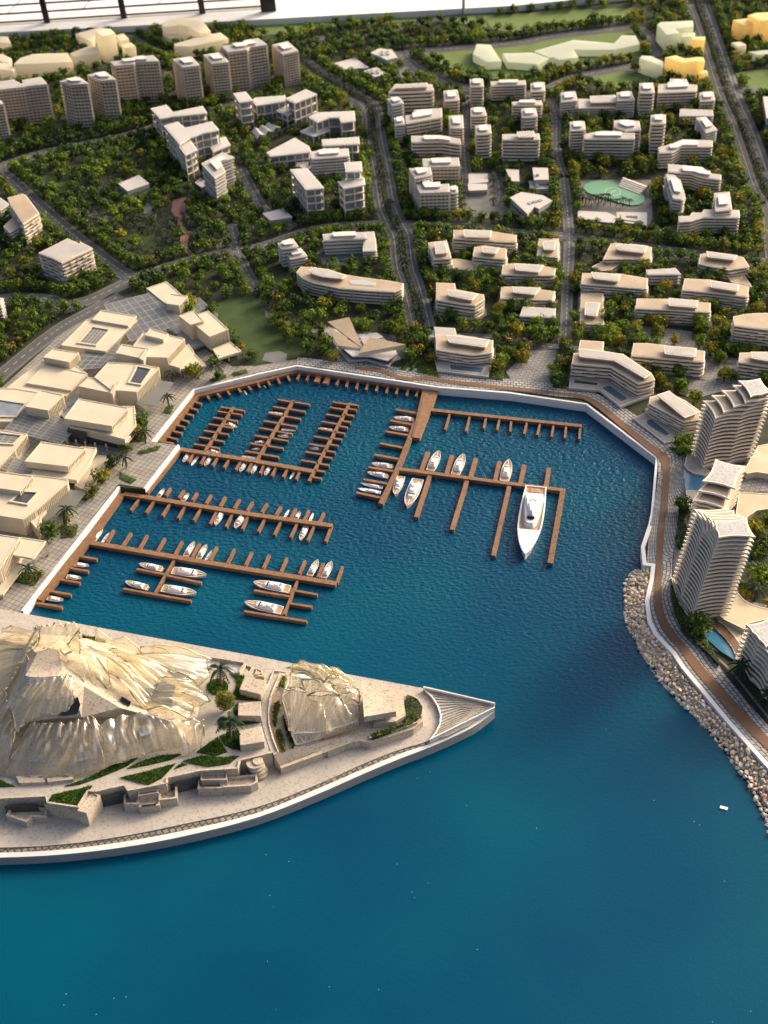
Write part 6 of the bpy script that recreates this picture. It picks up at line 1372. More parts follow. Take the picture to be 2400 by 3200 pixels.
# stone pavilion right of the glass one
t = iso('stone_pavilion', 'speckled stone pavilion with a slanted roof at the end of the island', 'pavilion', 14, (800, 380))
pl = PL(14, [(683,255),(893,303),(908,462),(700,497)], .32); zz = [.34, .30, .27, .32]; mb = MB(); hi = [Vector((p.x, p.y, z)) for p, z in zip([P(14, q, z) for q, z in zip([(683,255),(893,303),(908,462),(700,497)], zz)], zz)]; lo = [p-ZUP*.07 for p in hi]
mb.loft([lo[0], lo[3], lo[2], lo[1]], [hi[0], hi[3], hi[2], hi[1]]); part('roof_block', mb, 'stone', t)
mb = MB(); mb.prism([(q.x, q.y) for q in PL(14, [(745,480),(905,450),(890,330),(720,300)], .24)], .08, .255); part('wall', mb, 'stone', t); mb = MB(); mb.prism([(q.x, q.y) for q in PL(14, [(890,322),(952,345),(970,490),(905,530),(760,545),(760,520),(890,480)], .16)], .08, .165); part('lower_wing', mb, 'stone', t)
mb = MB(); p = P(14, (712,500), .22); mb.bar(p+Vector((.01, -.004, -.02)), p+Vector((.075, -.004, -.02)), .01, .05); part('doorway', mb, 'black', t)
# ---------------------------------------------------------------- resin sheets
MT['resinedge'] = mat('cut_resin_edge', (.42, .36, .20), .2, .1, 10, spec=.6)
def resample(pts, n):
    L = [Vector(p) for p in pts]; d = [0]
    for a, b in zip(L, L[1:]): d.append(d[-1]+(b-a).length)
    out = []
    for k in range(n+1):
        s = d[-1]*k/n; i = 0
        while i < len(L)-2 and d[i+1] < s: i += 1
        f = (s-d[i])/max(1e-6, d[i+1]-d[i]); out.append(L[i].lerp(L[i+1], min(1, f)))
    return out
def sheet(t, name, A, B, folds=6, amp=.03, nu=120, nv=30, m='resin', bow=.05, ph=0.0, th=.017, sd=1, ragged=.03):
    pa = resample([P(r, q, z) for r, q, z in A], nu); pb = resample([P(r, q, z) for r, q, z in B], nu); vs = []
    for j in range(nv+1):
        v = j/nv
        for i in range(nu+1):
            u = i/nu; rag = ragged*noise.noise(Vector((u*9, sd, 0))) if j == nv else 0
            p = pa[i].lerp(pb[i], v+rag); w = folds*(u+.22*v)*pi*2+ph+4.2*noise.noise(Vector((u*2.3, v*1.3, sd)))
            s = .62*sin(w)*(.5+.9*noise.noise(Vector((u*4, v*.8, sd+7)))+.4)+.75*noise.noise(Vector((u*folds*2.6, v*1.1, sd+1)))+.55*max(0, 1-2.2*abs(noise.noise(Vector((u*folds*1.1+v*.8, v*1.5, sd+5)))))**1.6-.12*max(0, 1-3*abs(noise.noise(Vector((u*folds*1.7, v*2.2, sd+9)))))**2
            p = p+Vector((0, 0, 1))*(amp*1.25*s*(.35+.65*sin(pi*min(1, v*.85+.1)))+bow*sin(pi*v))+Vector((.4, -.5, .1))*amp*.5*noise.noise(Vector((u*7, v*5, sd+3)))
            vs.append(p)
    mb = MB(); mb.add(vs, [[j*(nu+1)+i, j*(nu+1)+i+1, (j+1)*(nu+1)+i+1, (j+1)*(nu+1)+i] for j in range(nv) for i in range(nu)])
    ob = part(name, mb, [m, 'resinedge'], t, smooth=True); sl = ob.modifiers.new('s', 'SOLIDIFY'); sl.thickness = th; sl.offset = 0; sl.material_offset_rim = 1; return ob
t = iso('resin_hill_hall', 'great glassy resin hall draped like a mountain over a speckled stone core on the island', 'resin hall', 13, (450, 500))
rings = [(.195, [(-150,850),(100,895),(330,900),(620,855),(900,755),(1240,690),(1300,420),(1000,120),(560,-20),(-150,-60)]),
 (.34, [(-150,640),(60,620),(240,545),(600,515),(860,500),(1120,530),(1160,320),(850,130),(560,20),(-100,-20)]),
 (.50, [(-20,500),(90,520),(200,530),(370,505),(530,500),(780,440),(770,300),(600,130),(450,10),(120,20)]),
 (.66, [(110,330),(150,370),(220,390),(330,380),(480,360),(545,300),(560,190),(500,60),(380,5),(190,40)]),
 (.78, [(165,232),(200,238),(235,240),(290,240),(340,236),(372,232),(402,180),(380,60),(300,58),(240,92)])]
mb = MB(); R = []
for z, q in rings: R.append([P(13, p, z) for p in q])
n = 10; vs = [p for r_ in R for p in r_]; fs = [[k*n+i, k*n+(i+1) % n, (k+1)*n+(i+1) % n, (k+1)*n+i] for k in range(len(R)-1) for i in range(n)]+[[(len(R)-1)*n+i for i in range(n)]]
mb.add(vs, fs); part('stone_core', mb, 'stone', t)
def darkplate(reg, pts, nm='opening_shade', m='black'):
    top = [P(reg, q, z) for q, z in pts]; off = (CP-top[0]).normalized()*.03; mb = MB(); mb.add([p+off for p in top]+[p-off*.2 for p in top], [list(range(len(top)))]+[[i, (i+1) % len(top), len(top)+(i+1) % len(top), len(top)+i] for i in range(len(top))]); part(nm, mb, m, t)
darkplate(13, [((368,490),.56),((430,450),.60),((470,385),.64),((505,368),.65),((520,420),.61),((500,480),.56),((430,492),.55)])  # black plates stand in for the shaded depth of holes in the core
darkplate(13, [((780,385),.50),((790,365),.51),((850,400),.48),((840,425),.465)])
for k, q in enumerate([[(250,600),(330,590),(340,650),(262,668)], [(420,590),(500,575),(530,640),(440,660)], [(640,600),(720,580),(770,640),(690,670)], [(880,560),(950,550),(990,600),(910,625)], [(200,740),(300,745),(300,790),(190,785)], [(480,740),(580,715),(610,760),(500,790)], [(60,700),(120,705),(110,770),(40,760)]]):
    zq = .36 if k < 4 else .30
    darkplate(13, [(p_, zq) for p_ in q], 'contrast_plate', 'glassg')  # added dark plates, there only for contrast seen through the resin sheets
darkplate(13, [((930,330),.42),((1040,270),.44),((1140,300),.40),((1100,420),.35),((1000,400),.38)], 'tinted_window', 'glassg'); darkplate(13, [((1060,170),.42),((1180,150),.38),((1200,240),.35),((1130,240),.37)], 'tinted_window', 'glassg'); darkplate(13, [((1020,350),.38),((1120,370),.35),((1110,470),.32),((950,440),.36)], 'tinted_window', 'glassg')
def c3(reg, *pts): return [(reg, (x, y), z) for x, y, z in pts]
sheet(t, 'resin_sheet', c3(13, (205,540,.47),(330,535,.48),(450,540,.48),(600,492,.50)), c3(13, (40,862,.23),(180,885,.23),(300,895,.22),(480,880,.23),(690,825,.24)), 7, .028, m='resinw', sd=1)
sheet(t, 'resin_sheet', c3(13, (595,492,.50),(650,560,.46),(720,510,.47),(820,490,.46),(960,476,.44),(1110,520,.40),(1325,520,.34)), c3(13, (690,825,.24),(880,765,.23),(1060,700,.23),(1200,745,.22),(1290,712,.23),(1325,620,.26)), 7, .028, m='resinw', sd=2, bow=.03)
sheet(t, 'resin_sheet', c3(13, (110,590,.50),(60,470,.55),(40,330,.60)), c3(13, (45,868,.23),(-120,860,.23),(-250,700,.23)), 6, .03, m='resinw', sd=3)
sheet(t, 'resin_sheet', c3(13, (40,330,.60),(110,200,.68),(190,60,.74)), c3(13, (-250,700,.25),(-260,400,.25),(-250,150,.25)), 6, .03, m='resin', sd=4)
sheet(t, 'resin_sheet', c3(13, (190,60,.74),(230,20,.80),(260,-20,.84)), c3(13, (-250,160,.30),(0,-10,.34),(20,-80,.34)), 4, .025, m='resin', sd=14)
# cape round the stone block
sheet(t, 'collar_sheet', c3('d', (530,270,.93),(580,225,.95),(650,240,.96),(700,190,.98),(760,190,.99),(830,238,.98),(900,183,1.0),(960,200,1.0),(1030,285,.98)), c3('d', (470,520,.78),(560,525,.77),(650,520,.77),(770,520,.77),(860,560,.77),(960,560,.78),(1040,600,.78)), 5, .03, m='resin', sd=5, bow=0, nv=14, ragged=0)
sheet(t, 'cape_sheet', c3('d', (530,270,.93),(480,400,.86),(500,500,.82),(350,600,.76),(400,740,.70),(480,870,.66),(330,920,.62),(350,1015,.60)), c3('d', (440,330,.86),(330,520,.76),(240,700,.68),(200,900,.60),(150,1100,.52),(60,1400,.42)), 5, .025, m='resin', sd=6, bow=.02, nv=12)
sheet(t, 'cape_sheet', c3('d', (1030,285,.98),(870,480,.87),(930,560,.84),(840,620,.80),(905,680,.77),(830,750,.74),(870,830,.70),(850,885,.68)), c3('d', (1040,320,.97),(1060,450,.90),(1080,580,.84),(1100,700,.78),(1110,820,.72),(1095,960,.66)), 4, .02, m='resin', sd=7, bow=.02, nv=12)
sheet(t, 'cape_sheet', c3('d', (350,1015,.72),(480,970,.74),(620,930,.76),(780,890,.77),(950,880,.77)), c3('e', (150,250,.60),(220,570,.54),(400,400,.60),(600,330,.62),(730,350,.62),(860,300,.65),(950,180,.68)), 6, .022, m='resin', sd=8, bow=.03)
# ridged arms to the right
sheet(t, 'arm_sheet', c3(13, (530,60,.82),(570,150,.74),(590,230,.66)), c3(13, (700,215,.58),(720,300,.54),(700,330,.54)), 2, .02, m='resin', sd=9, nu=40)
sheet(t, 'arm_sheet', c3(13, (560,40,.80),(690,100,.70),(700,210,.62)), c3(13, (1020,320,.46),(975,380,.44),(940,455,.42)), 3, .035, m='resin', sd=10, nv=30)
sheet(t, 'arm_sheet', c3(13, (700,60,.62),(760,100,.60),(810,140,.58)), c3(13, (1130,195,.42),(1080,235,.42),(1030,310,.42)), 3, .03, m='resin', sd=11, nv=26)
sheet(t, 'arm_sheet', c3(13, (820,105,.52),(980,160,.48),(1130,215,.44)), c3(13, (1340,130,.30),(1345,180,.29),(1362,232,.28),(1290,300,.28)), 2, .02, m='resin', sd=12)
sheet(t, 'arm_sheet', c3(13, (1050,245,.46),(1010,330,.45),(985,350,.44)), c3(13, (1290,300,.30),(1330,360,.29),(1365,400,.28)), 2, .03, m='resin', sd=15)
sheet(t, 'arm_sheet', c3(13, (985,350,.44),(960,400,.42),(940,458,.40)), c3(13, (1365,405,.28),(1260,430,.27),(1225,520,.27)), 2, .03, m='resin', sd=16)
# wings along the back
sheet(t, 'wing_sheet', c3('f', (-200,60,.60),(0,205,.52),(160,168,.53),(250,230,.50),(350,320,.46)), c3('f', (-220,250,.48),(0,330,.40),(200,400,.36),(420,440,.33)), 2, .02, m='resin', sd=17, bow=0, nv=12, ragged=0)
sheet(t, 'wing_sheet', c3('f', (350,320,.44),(440,285,.45),(540,275,.45),(700,340,.42),(880,445,.34)), c3('f', (350,400,.34),(550,450,.31),(860,460,.29)), 2, .015, m='resin', sd=18, bow=0, nv=12, ragged=0)
sheet(t, 'wing_sheet', c3('f', (540,275,.45),(700,268,.46),(850,280,.45),(1000,340,.42),(1150,400,.36),(1290,455,.30)), c3('f', (560,420,.31),(900,460,.28),(1230,485,.25),(1280,470,.24)), 2, .015, m='resin', sd=19, bow=0, nv=12, ragged=0)
mb = MB(); mb.prism([(q.x, q.y) for q in PL(13, [(105,885),(275,880),(295,925),(125,930)], .225)], .19, .235); part('stone_step', mb, 'stone', t); mb = MB(); mb.prism([(q.x, q.y) for q in PL(13, [(305,900),(470,885),(478,905),(310,925)], .225)], .19, .235); part('stone_step', mb, 'stone', t)
# glass pavilion with white lattice
t = iso('resin_pavilion', 'smaller golden resin pavilion of crumpled sheets over a white lattice', 'resin pavilion', 14, (430, 400))
la = [P('h', q, z) for q, z in (((440,1235),.11),((770,1150),.11),((1240,985),.12),((1240,560),.14),((600,330),.12),((270,600),.11))]
lz = [P('h', q, z) for q, z in (((380,1090),.19),((760,1070),.20),((1230,930),.20),((1240,480),.22),((370,340),.22),((255,620),.20))]
for i in range(6):
    a, b = la[i], la[(i+1) % 6]; c, d = lz[i], lz[(i+1) % 6]; mb = MB(); mb.bar(a, b, .010, .010).bar(c, d, .010, .010).bar(a, c, .012, .012); k = max(3, int((b-a).length/.06))
    for j in range(k): mb.bar(a.lerp(b, j/k), c.lerp(d, (j+.5)/k), .007, .007).bar(a.lerp(b, (j+1)/k), c.lerp(d, (j+.5)/k), .007, .007)
    part('lattice_wall', mb, 'rim', t)
mb = MB(); a, b, c, d = lz[4], lz[3], lz[1], lz[0]; 
for k in range(11):
    f = k/10; mb.bar(a.lerp(b, f), d.lerp(c, min(1, f+.25)), .006, .006).bar(a.lerp(b, f), d.lerp(c, max(0, f-.25)), .006, .006)
part('lattice_roof', mb, 'rim', t); mb = MB(); mb.prism([(q.x, q.y) for q in PL('h', [(400,1150),(1230,960),(1230,560),(560,400),(330,620)], .105)], .10, .104); part('hall_floor', mb, 'stone', t)
mb = MB(); mb.prism([(q.x, q.y) for q in PL('h', [(780,1150),(800,1090),(1230,960),(1240,1010)], .13)], .10, .13); part('tan_plinth', mb, 'tan', t)  # plain tan block at the edge of the hall floor
sheet(t, 'resin_sheet', c3('h', (180,495,.27),(330,520,.30),(560,555,.33),(600,640,.32),(760,690,.32),(800,790,.30)), c3('h', (355,830,.22),(345,1060,.20),(450,1095,.19),(600,1085,.19),(750,1060,.19),(840,1080,.20)), 4, .018, m='resinw', sd=21, bow=.02, nu=60)
sheet(t, 'resin_sheet', c3('h', (580,600,.34),(760,600,.34),(990,590,.34),(1060,710,.30),(1260,720,.28)), c3('h', (760,1070,.20),(850,1085,.20),(1000,1030,.20),(1240,930,.20),(1255,780,.24)), 3, .018, m='resinw', sd=22, bow=.02, nu=60)
sheet(t, 'resin_sheet', c3('h', (370,300,.36),(360,340,.34),(350,520,.28)), c3('h', (500,390,.38),(530,480,.36),(575,560,.33)), 2, .012, m='resin', sd=23, nu=36)
sheet(t, 'resin_sheet', c3('h', (510,395,.40),(530,470,.37),(580,600,.34)), c3('h', (930,540,.37),(1000,590,.35),(1010,600,.34)), 3, .02, m='resin', sd=24, nu=50)
sheet(t, 'resin_sheet', c3('h', (310,250,.37),(400,205,.42),(380,300,.38)), c3('h', (700,380,.40),(790,410,.40),(760,450,.38)), 2, .02, m='resin', sd=25, nu=50)
sheet(t, 'resin_sheet', c3('h', (450,190,.43),(490,150,.45),(540,175,.44),(600,240,.42)), c3('h', (790,410,.40),(850,380,.41),(1000,360,.40)), 2, .02, m='resin', sd=26, nu=50)
sheet(t, 'resin_sheet', c3('h', (610,240,.43),(680,190,.46),(740,200,.45),(800,260,.42),(960,260,.40)), c3('h', (780,370,.41),(900,380,.40),(1000,370,.39),(1150,440,.35)), 3, .02, m='resin', sd=27, nu=50)
sheet(t, 'resin_sheet', c3('h', (950,258,.40),(1020,310,.38),(1200,450,.34),(1250,560,.30)), c3('h', (880,350,.41),(1000,370,.40),(1130,440,.36),(1220,560,.32)), 2, .012, m='resin', sd=28, nu=50)
sheet(t, 'resin_sheet', c3('h', (780,450,.39),(870,410,.40),(900,480,.38),(1010,590,.34)), c3('h', (1000,365,.40),(1150,450,.36),(1240,540,.32),(1265,610,.30)), 3, .018, m='resin', sd=29, nu=50)
sheet(t, 'resin_sheet', c3('h', (900,480,.38),(990,600,.34),(1060,710,.30)), c3('h', (1180,560,.33),(1265,610,.30),(1250,705,.28)), 2, .018, m='resin', sd=30, nu=50)
# ---------------------------------------------------------------- island lawns, hedges
ILAWN = [('lens-shaped lawn under the palm path', 13, [(1185,785),(1300,750),(1450,758),(1550,752),(1490,800),(1350,822),(1230,800)]), ('pointed lawn beside the lower palm', 13, [(1280,725),(1410,632),(1475,727),(1380,722)]), ('long leaf-shaped lawn below the resin hall', 13, [(820,835),(900,790),(1030,750),(1180,738),(1110,775),(950,812)]),
 ('large curved lawn above the third bay', 13, [(780,892),(950,850),(1140,800),(1050,895),(960,940),(870,918)]), ('long lawn skirting the resin hall', 13, [(415,950),(600,880),(760,795),(895,763),(820,820),(650,890),(520,935)]), ('lawn on the block of the second bay', 13, [(312,1050),(340,1002),(600,943),(505,1078)]), ('tiny triangular lawn', 13, [(1125,838),(1180,795),(1212,808)]), ('lawn at the left edge of the photo', 13, [(-120,930),(0,908),(100,950),(-100,955)]),
 ('round lawn under the first palm', 'g', [(332+140*cos(a*pi/10), 400+105*sin(a*pi/10)) for a in range(20)]), ('lawn around the uppermost stone box', 'g', [(480,222),(685,262),(612,432),(615,490),(880,540),(890,578),(700,575),(560,560),(530,490),(560,430),(580,370),(560,290)]), ('narrow lawn left of the middle stone box', 'g', [(598,600),(560,640),(535,700),(560,770),(600,770)]), ('lawn below the middle stone box', 'g', [(340,820),(560,780),(600,830),(880,825),(870,862),(600,905),(450,900),(420,960),(340,880)]), ('round-edged lawn left of the lowest stone box', 'g', [(350,1045),(450,1000),(605,960),(635,1222),(520,1205),(420,1150)]), ('lawn strip at the foot of the two palms', 'g', [(60,1244),(330,1058),(450,1244),(300,1300)])]
LG = 'lush green lawns on the island'
def tufts(mb, poly, z, n, h=.014, rr=random.Random(3)):
    xs = [p[0] for p in poly]; ys = [p[1] for p in poly]; k = 0; tries = 0
    while k < n and tries < n*12:
        tries += 1; x = rr.uniform(min(xs), max(xs)); y = rr.uniform(min(ys), max(ys))
        if not inside((x, y), poly): continue
        a = rr.uniform(0, 6.3); l = h*rr.uniform(.6, 1.5); w_ = .0035; dx, dy = cos(a), sin(a)
        mb.add([(x-dy*w_, y+dx*w_, z), (x+dy*w_, y-dx*w_, z), (x+dx*l*.6, y+dy*l*.6, z+l)], [[0, 1, 2]]); k += 1
for lb, reg, pts in ILAWN:
    pl = ccw([(q.x, q.y) for q in PL(reg, pts, PZ+.004)]); c = cen(pl); c.z = PZ; area = abs(sum(pl[i][0]*pl[(i+1) % len(pl)][1]-pl[(i+1) % len(pl)][0]*pl[i][1] for i in range(len(pl))))/2
    t = empty('lawn', c, lb+' on the island', 'lawn', LG); mb = MB(); mb.prism(pl, PZ-.002, PZ+.006); part('turf', mb, 'lawn', t); mb = MB(); tufts(mb, pl, PZ+.006, int(area*26000)); part('grass', mb, 'grass', t, kind='stuff')
def hedge(label, reg, pts, z0, h, m='leaf', dens=16000, leaf=.009, group='hedges', up=.0):
    pl = ccw([(q.x, q.y) for q in PL(reg, pts, z0+h*.7)]); c = cen(pl); c.z = z0; t = empty('hedge', c, label, 'hedge', group); mb = MB(); mb.prism(offset(pl, -.012), z0-.01, z0+h*.6); part('hedge_core', mb, 'soil', t)
    rr = random.Random(len(label)); mb = MB(); xs = [p[0] for p in pl]; ys = [p[1] for p in pl]; area = abs(sum(pl[i][0]*pl[(i+1) % len(pl)][1]-pl[(i+1) % len(pl)][0]*pl[i][1] for i in range(len(pl))))/2; k = 0; tr = 0; n = int(area*dens)+60
    while k < n and tr < n*14:
        tr += 1; x = rr.uniform(min(xs), max(xs)); y = rr.uniform(min(ys), max(ys))
        if not inside((x, y), pl): continue
        hh = h*(.55+.45*noise.noise(Vector((x*14, y*14, 1)))+.25); z = z0+rr.uniform(.2, 1)*hh; leafquad(mb, Vector((x, y, z)), leaf*rr.uniform(.6, 1.4), rr); k += 1
    part('leaves', mb, m, t, kind='stuff'); return t
def leafquad(mb, c, s, rr):
    d = Vector((rr.gauss(0, 1), rr.gauss(0, 1), rr.gauss(0, 1)+.5)).normalized(); x = d.cross(Vector((.3, .8, .5))).normalized()*s; y = d.cross(x)*.8
    mb.add([c-x, c+y*.7, c+x, c-y*.7], [[0, 1, 2, 3]])
hedge('curved dark green hedge wrapping the end of the island terrace', 14, [(965,362),(1030,378),(1080,440),(1072,500),(1015,545),(900,588),(748,642),(735,605),(850,568),(955,530),(972,470),(958,400)], .10, .05)
hedge('green hedge strip left of the glass pavilion, upper', 14, [(170,225),(200,228),(185,300),(145,305)], .10, .05); hedge('green hedge strip left of the glass pavilion, middle', 14, [(112,400),(150,385),(162,420),(140,480),(135,555),(105,545)], .10, .05); hedge('green hedge strip left of the glass pavilion, lower', 14, [(120,580),(165,570),(178,620),(195,715),(170,715),(135,640)], .10, .05)
hedge('narrow hedge touching the pavilion lattice', 14, [(180,470),(195,560),(230,600),(255,690),(235,695),(200,620),(175,540)], .10, .05); hedge('bright hedge behind the resin hill', 'd', [(1050,335),(1200,355),(1385,400),(1360,440),(1060,400)], .2, .05, 'leafy')
hedge('small hedge in a kerb behind the resin hill, left', 'd', [(380,335),(470,230),(545,230),(500,300),(420,340)], .15, .06, 'leafdark')
hedge('hedge beside the brown walkway left of the tallest tower, upper', 'b', [(200,200),(260,140),(385,130),(385,230),(310,330),(330,480),(310,700),(260,800),(175,760),(170,560),(195,440)], .0, .09, 'leaf', 7000, .012)
hedge('hedge beside the brown walkway at the foot of the tallest tower', 'b', [(85,1330),(120,1400),(240,1700),(440,2030),(500,2120),(580,2212),(380,2212),(260,2100),(120,1800),(85,1600)], .0, .07, 'leaf', 7000, .012)
hedge('hedge tapering along the pool by the brown walkway', 'c', [(345,560),(520,500),(600,660),(700,800),(800,960),(840,1130),(760,1060),(640,930),(420,740)], .0, .08, 'leaf', 7000, .012)
# ================================================================ trees
def crown_mb(sd, R=.095, nq=330, flat=.85, leaf=.0115):
    rr = random.Random(sd); mb = MB(); cl = [(Vector((0, 0, R*.95)), R*.62)]
    for k in range(7):
        a = 2*pi*k/7+rr.uniform(-.4, .4); q = rr.uniform(.35, .55)*R; cl.append((Vector((q*cos(a), q*sin(a), R*rr.uniform(.55, 1.35)*flat)), R*rr.uniform(.40, .56)))
    for c, r in cl[:4]:
        # dark inner mass so that the crown is not hollow
        b = len(mb.v); mb.tube([c-ZUP*r*.55, c, c+ZUP*r*.5], [r*.3, r*.62, r*.25], 5)
    for k in range(nq):
        c, r = cl[rr.randrange(len(cl))]; d = Vector((rr.gauss(0, 1), rr.gauss(0, 1), rr.gauss(0, 1)+.35)).normalized(); p = c+d*r*rr.uniform(.75, 1.12)
        nrm = (d+Vector((rr.gauss(0, .5), rr.gauss(0, .5), rr.gauss(0, .5)))).normalized(); x = nrm.cross(Vector((.2, .9, .3))).normalized()*leaf*rr.uniform(.6, 1.25); y = nrm.cross(x)*rr.uniform(.6, 1)
        mb.add([p-x, p-y*.8, p+x, p+y*.8], [[0, 1, 2, 3]])
    return mb
CM = {}
for m in ('leaf', 'leafdark', 'leafy'):
    for k in range(4):
        mbx = crown_mb(k*7+len(m), flat=.8+.1*k); me = mbx.mesh('crown'); me.materials.append(MT[m])
        me.materials.append(MT['flower'])
        CM[(m, k)] = me
        m2 = me.copy()
        for i, q in enumerate(m2.polygons):
            if i > 60 and i % 7 < 1: q.material_index = 1
        CM[(m, k, 'f')] = m2
TM = MB().tube([(0, 0, 0), (.004, 0, .04), (0, .003, .085)], [.011, .008, .006], 6).mesh('trunk'); TM.materials.append(MT['trunk'])
def palm_mb(sd, n=9, L=.07, h=.11):
    rr = random.Random(sd); f = MB()
    for k in range(n):
        a = 2*pi*k/n+rr.uniform(-.2, .2); pts = []; up = rr.uniform(.25, .75)
        for j in range(5):
            s = j/4; pts.append(Vector((cos(a)*L*s, sin(a)*L*s, h+L*(up*s-1.0*s*s))))
        n_ = Vector((-sin(a), cos(a), 0))
        for j in range(4):
            w0 = .010*(1-j/4*.6); w1 = .010*(1-(j+1)/4*.8); dr = Vector((0, 0, -.005))
            f.add([pts[j]-n_*w0+dr, pts[j], pts[j]+n_*w0+dr, pts[j+1]+n_*w1+dr, pts[j+1], pts[j+1]-n_*w1+dr], [[0, 1, 4, 5], [1, 2, 3, 4]])
    return f
PM = []
for k in range(4):
    me = palm_mb(k).mesh('fronds'); me.materials.append(MT['frond']); PM.append(me)
PT = MB().tube([(0, 0, 0), (.002, 0, .06), (0, 0, .112)], [.007, .005, .004], 5).mesh('trunk'); PT.materials.append(MT['trunk'])
rr = random.Random(11)
EXCL = [[(q[0], q[1]) for q in p] for p in AVOID]+LAWNPOLY+PLAZAPOLY+PATHPOLY
BB = [(min(q[0] for q in p), max(q[0] for q in p), min(q[1] for q in p), max(q[1] for q in p), p) for p in EXCL]
segs = []
for line, wd in ROADLINES:
    for a, b in zip(line, line[1:]): segs.append((a.x, a.y, b.x, b.y, wd/2+.045))
def segd(x, y, s):
    ax, ay, bx, by, _ = s; dx, dy = bx-ax, by-ay; t = max(0, min(1, ((x-ax)*dx+(y-ay)*dy)/(dx*dx+dy*dy+1e-9))); return hypot(x-ax-dx*t, y-ay-dy*t)
GR = {}
for s in segs:
    for gx in range(int(min(s[0], s[2])-1), int(max(s[0], s[2])+2)):
        for gy in range(int(min(s[1], s[3])-1), int(max(s[1], s[3])+2)): GR.setdefault((gx, gy), []).append(s)
def free(x, y, road=True):
    for x0, x1, y0, y1, p in BB:
        if x0 <= x <= x1 and y0 <= y <= y1 and inside((x, y), p): return False
    if road:
        for s in GR.get((int(math.floor(x)), int(math.floor(y))), []):
            if segd(x, y, s) < s[4]: return False
    return True
COASTN = [(p.x, p.y) for p in COAST]
def coastd(x, y): return min(segd(x, y, (a[0], a[1], b[0], b[1], 0)) for a, b in zip(COASTN, COASTN[1:]))
CELL = {}
def tryplace(x, y, mind, store, data):
    gx, gy = int(x/.2), int(y/.2)
    for i in (-1, 0, 1):
        for j in (-1, 0, 1):
            for q in CELL.get((gx+i, gy+j), []):
                if hypot(q[0]-x, q[1]-y) < (mind+q[2])/2: return False
    CELL.setdefault((gx, gy), []).append((x, y, mind)); store.append((x, y)+data); return True
trees = []; palms = []
def photo(p, z=0.0): return PR(Vector((p[0], p[1], z)))
# explicit trees seen near the water: region, position of the crown foot, size, tone
EXT = [(8,[(215,120,1.1),(170,60,1.0),(300,130,1.1),(255,70,1.0),(330,210,1.05),(430,225,.95),(495,265,.95),(120,30,1),(650,60,1.1),(720,75,1.),(860,90,1.15),(940,60,1.0),(1000,270,1.15),(1060,180,1.2),(1040,250,1.1),(1100,120,1.0),(1130,280,1.0),(1125,200,1.),(1590,225,.9),(1570,330,1.15),(1600,290,1.0),(980,180,.9)]),
 (9,[(70,270,1.1),(60,190,.9),(25,120,1.1),(185,170,1.1),(270,120,1.1),(345,190,1.1),(290,420,1.2),(330,330,1.15),(270,360,1.0),(600,130,1.1),(690,160,1.1),(560,110,1.),(800,100,1.1),(830,140,1.),(960,430,1.15),(900,340,.9),(1090,450,1.1),(1080,370,1.2),(1100,380,1.),(1175,555,1.15),(1340,280,1.2),(1320,170,1.1),(1350,210,1.),(1375,390,1.2),(1215,180,1.),(1110,870,.9),(950,100,1),(1055,160,.9),(1380,120,1.1),(1150,870,.8)]),
 (6,[(950,1090,1.2),(1225,1120,1.2),(720,1010,1.),(640,1020,1.1),(800,1110,1.1),(1330,1090,1.1),(1250,770,.9),(800,745,.8),(950,900,1.1),(760,930,.9)]),
 (7,[(925,700,1.1),(900,770,1.05),(820,860,1.),(735,950,1.),(660,1060,1.25),(1265,375,1.3),(1390,300,1.),(1420,390,.8),(600,1150,.9),(1560,210,1.),(1640,250,1.)]),
 (10,[(330,370,1.3),(270,630,.5),(430,290,.8)]),('b',[(1380,620,1.3),(1470,1420,1.5),(1400,1000,1.2),(1500,900,1.3),(1600,1350,1.3),(1580,500,1.2),(1200,1500,.7),(1250,1650,.7),(1610,1750,.7)]),('a',[(1000,200,.9),(870,220,1.3),(250,180,1.2),(220,350,1.2),(200,1200,.9),(350,1200,1.0),(420,560,1.3),(250,2200,1.2)]),('c',[(480,620,1.6)]),]
for reg, L in EXT:
    for x, y, s in L:
        p = P(reg, (x, y), 0); tone = rr.choice(['leaf', 'leaf', 'leafdark', 'leafy']); tryplace(p.x, p.y, .06, trees, (s*rr.uniform(.92, 1.08), tone, rr.random() < .12))
EXP = [(7,[(1120,400,1.3),(1405,370,1.5),(1095,560,1.4),(945,800,1.6),(820,960,1.4)]),(10,[(450,270,1.7),(200,650,1.6)]),('c',[(1125,1360,1.9),(1540,1810,1.9)]),('b',[(1400,1640,1.6),(1490,800,1.5)]),(9,[(1075,810,1.2),(350,230,1.3)]),(8,[(440,230,1.),(740,60,1.1),(1130,250,1.2)])]
for reg, L in EXP:
    for x, y, s in L:
        p = P(reg, (x, y), 0); tryplace(p.x, p.y, .03, palms, (s,))
pz = gpoly([(4, (560, 330), (780, 430), (1000, 350), (1480, 400), (1640, 500), (1500, 560), (1240, 640), (880, 730), (640, 560))])
med = [(line, wd) for (line, wd), r_ in zip(ROADLINES, ROADS) if r_[3] == 'split']
for line, wd in med:
    for a, b in zip(line, line[1:]):
        k = max(1, int((b-a).length/.085))
        for j in range(k):
            for o in (-.03, .03):
                e = (b-a).normalized(); q = a.lerp(b, j/k)+Vector((-e.y, e.x))*(o+rr.uniform(-.012, .012)); s = photo(q)
                if -40 < s[0] < 2440 and s[1] > -30: tryplace(q.x, q.y, .06, palms, (rr.uniform(.8, 1.1),))
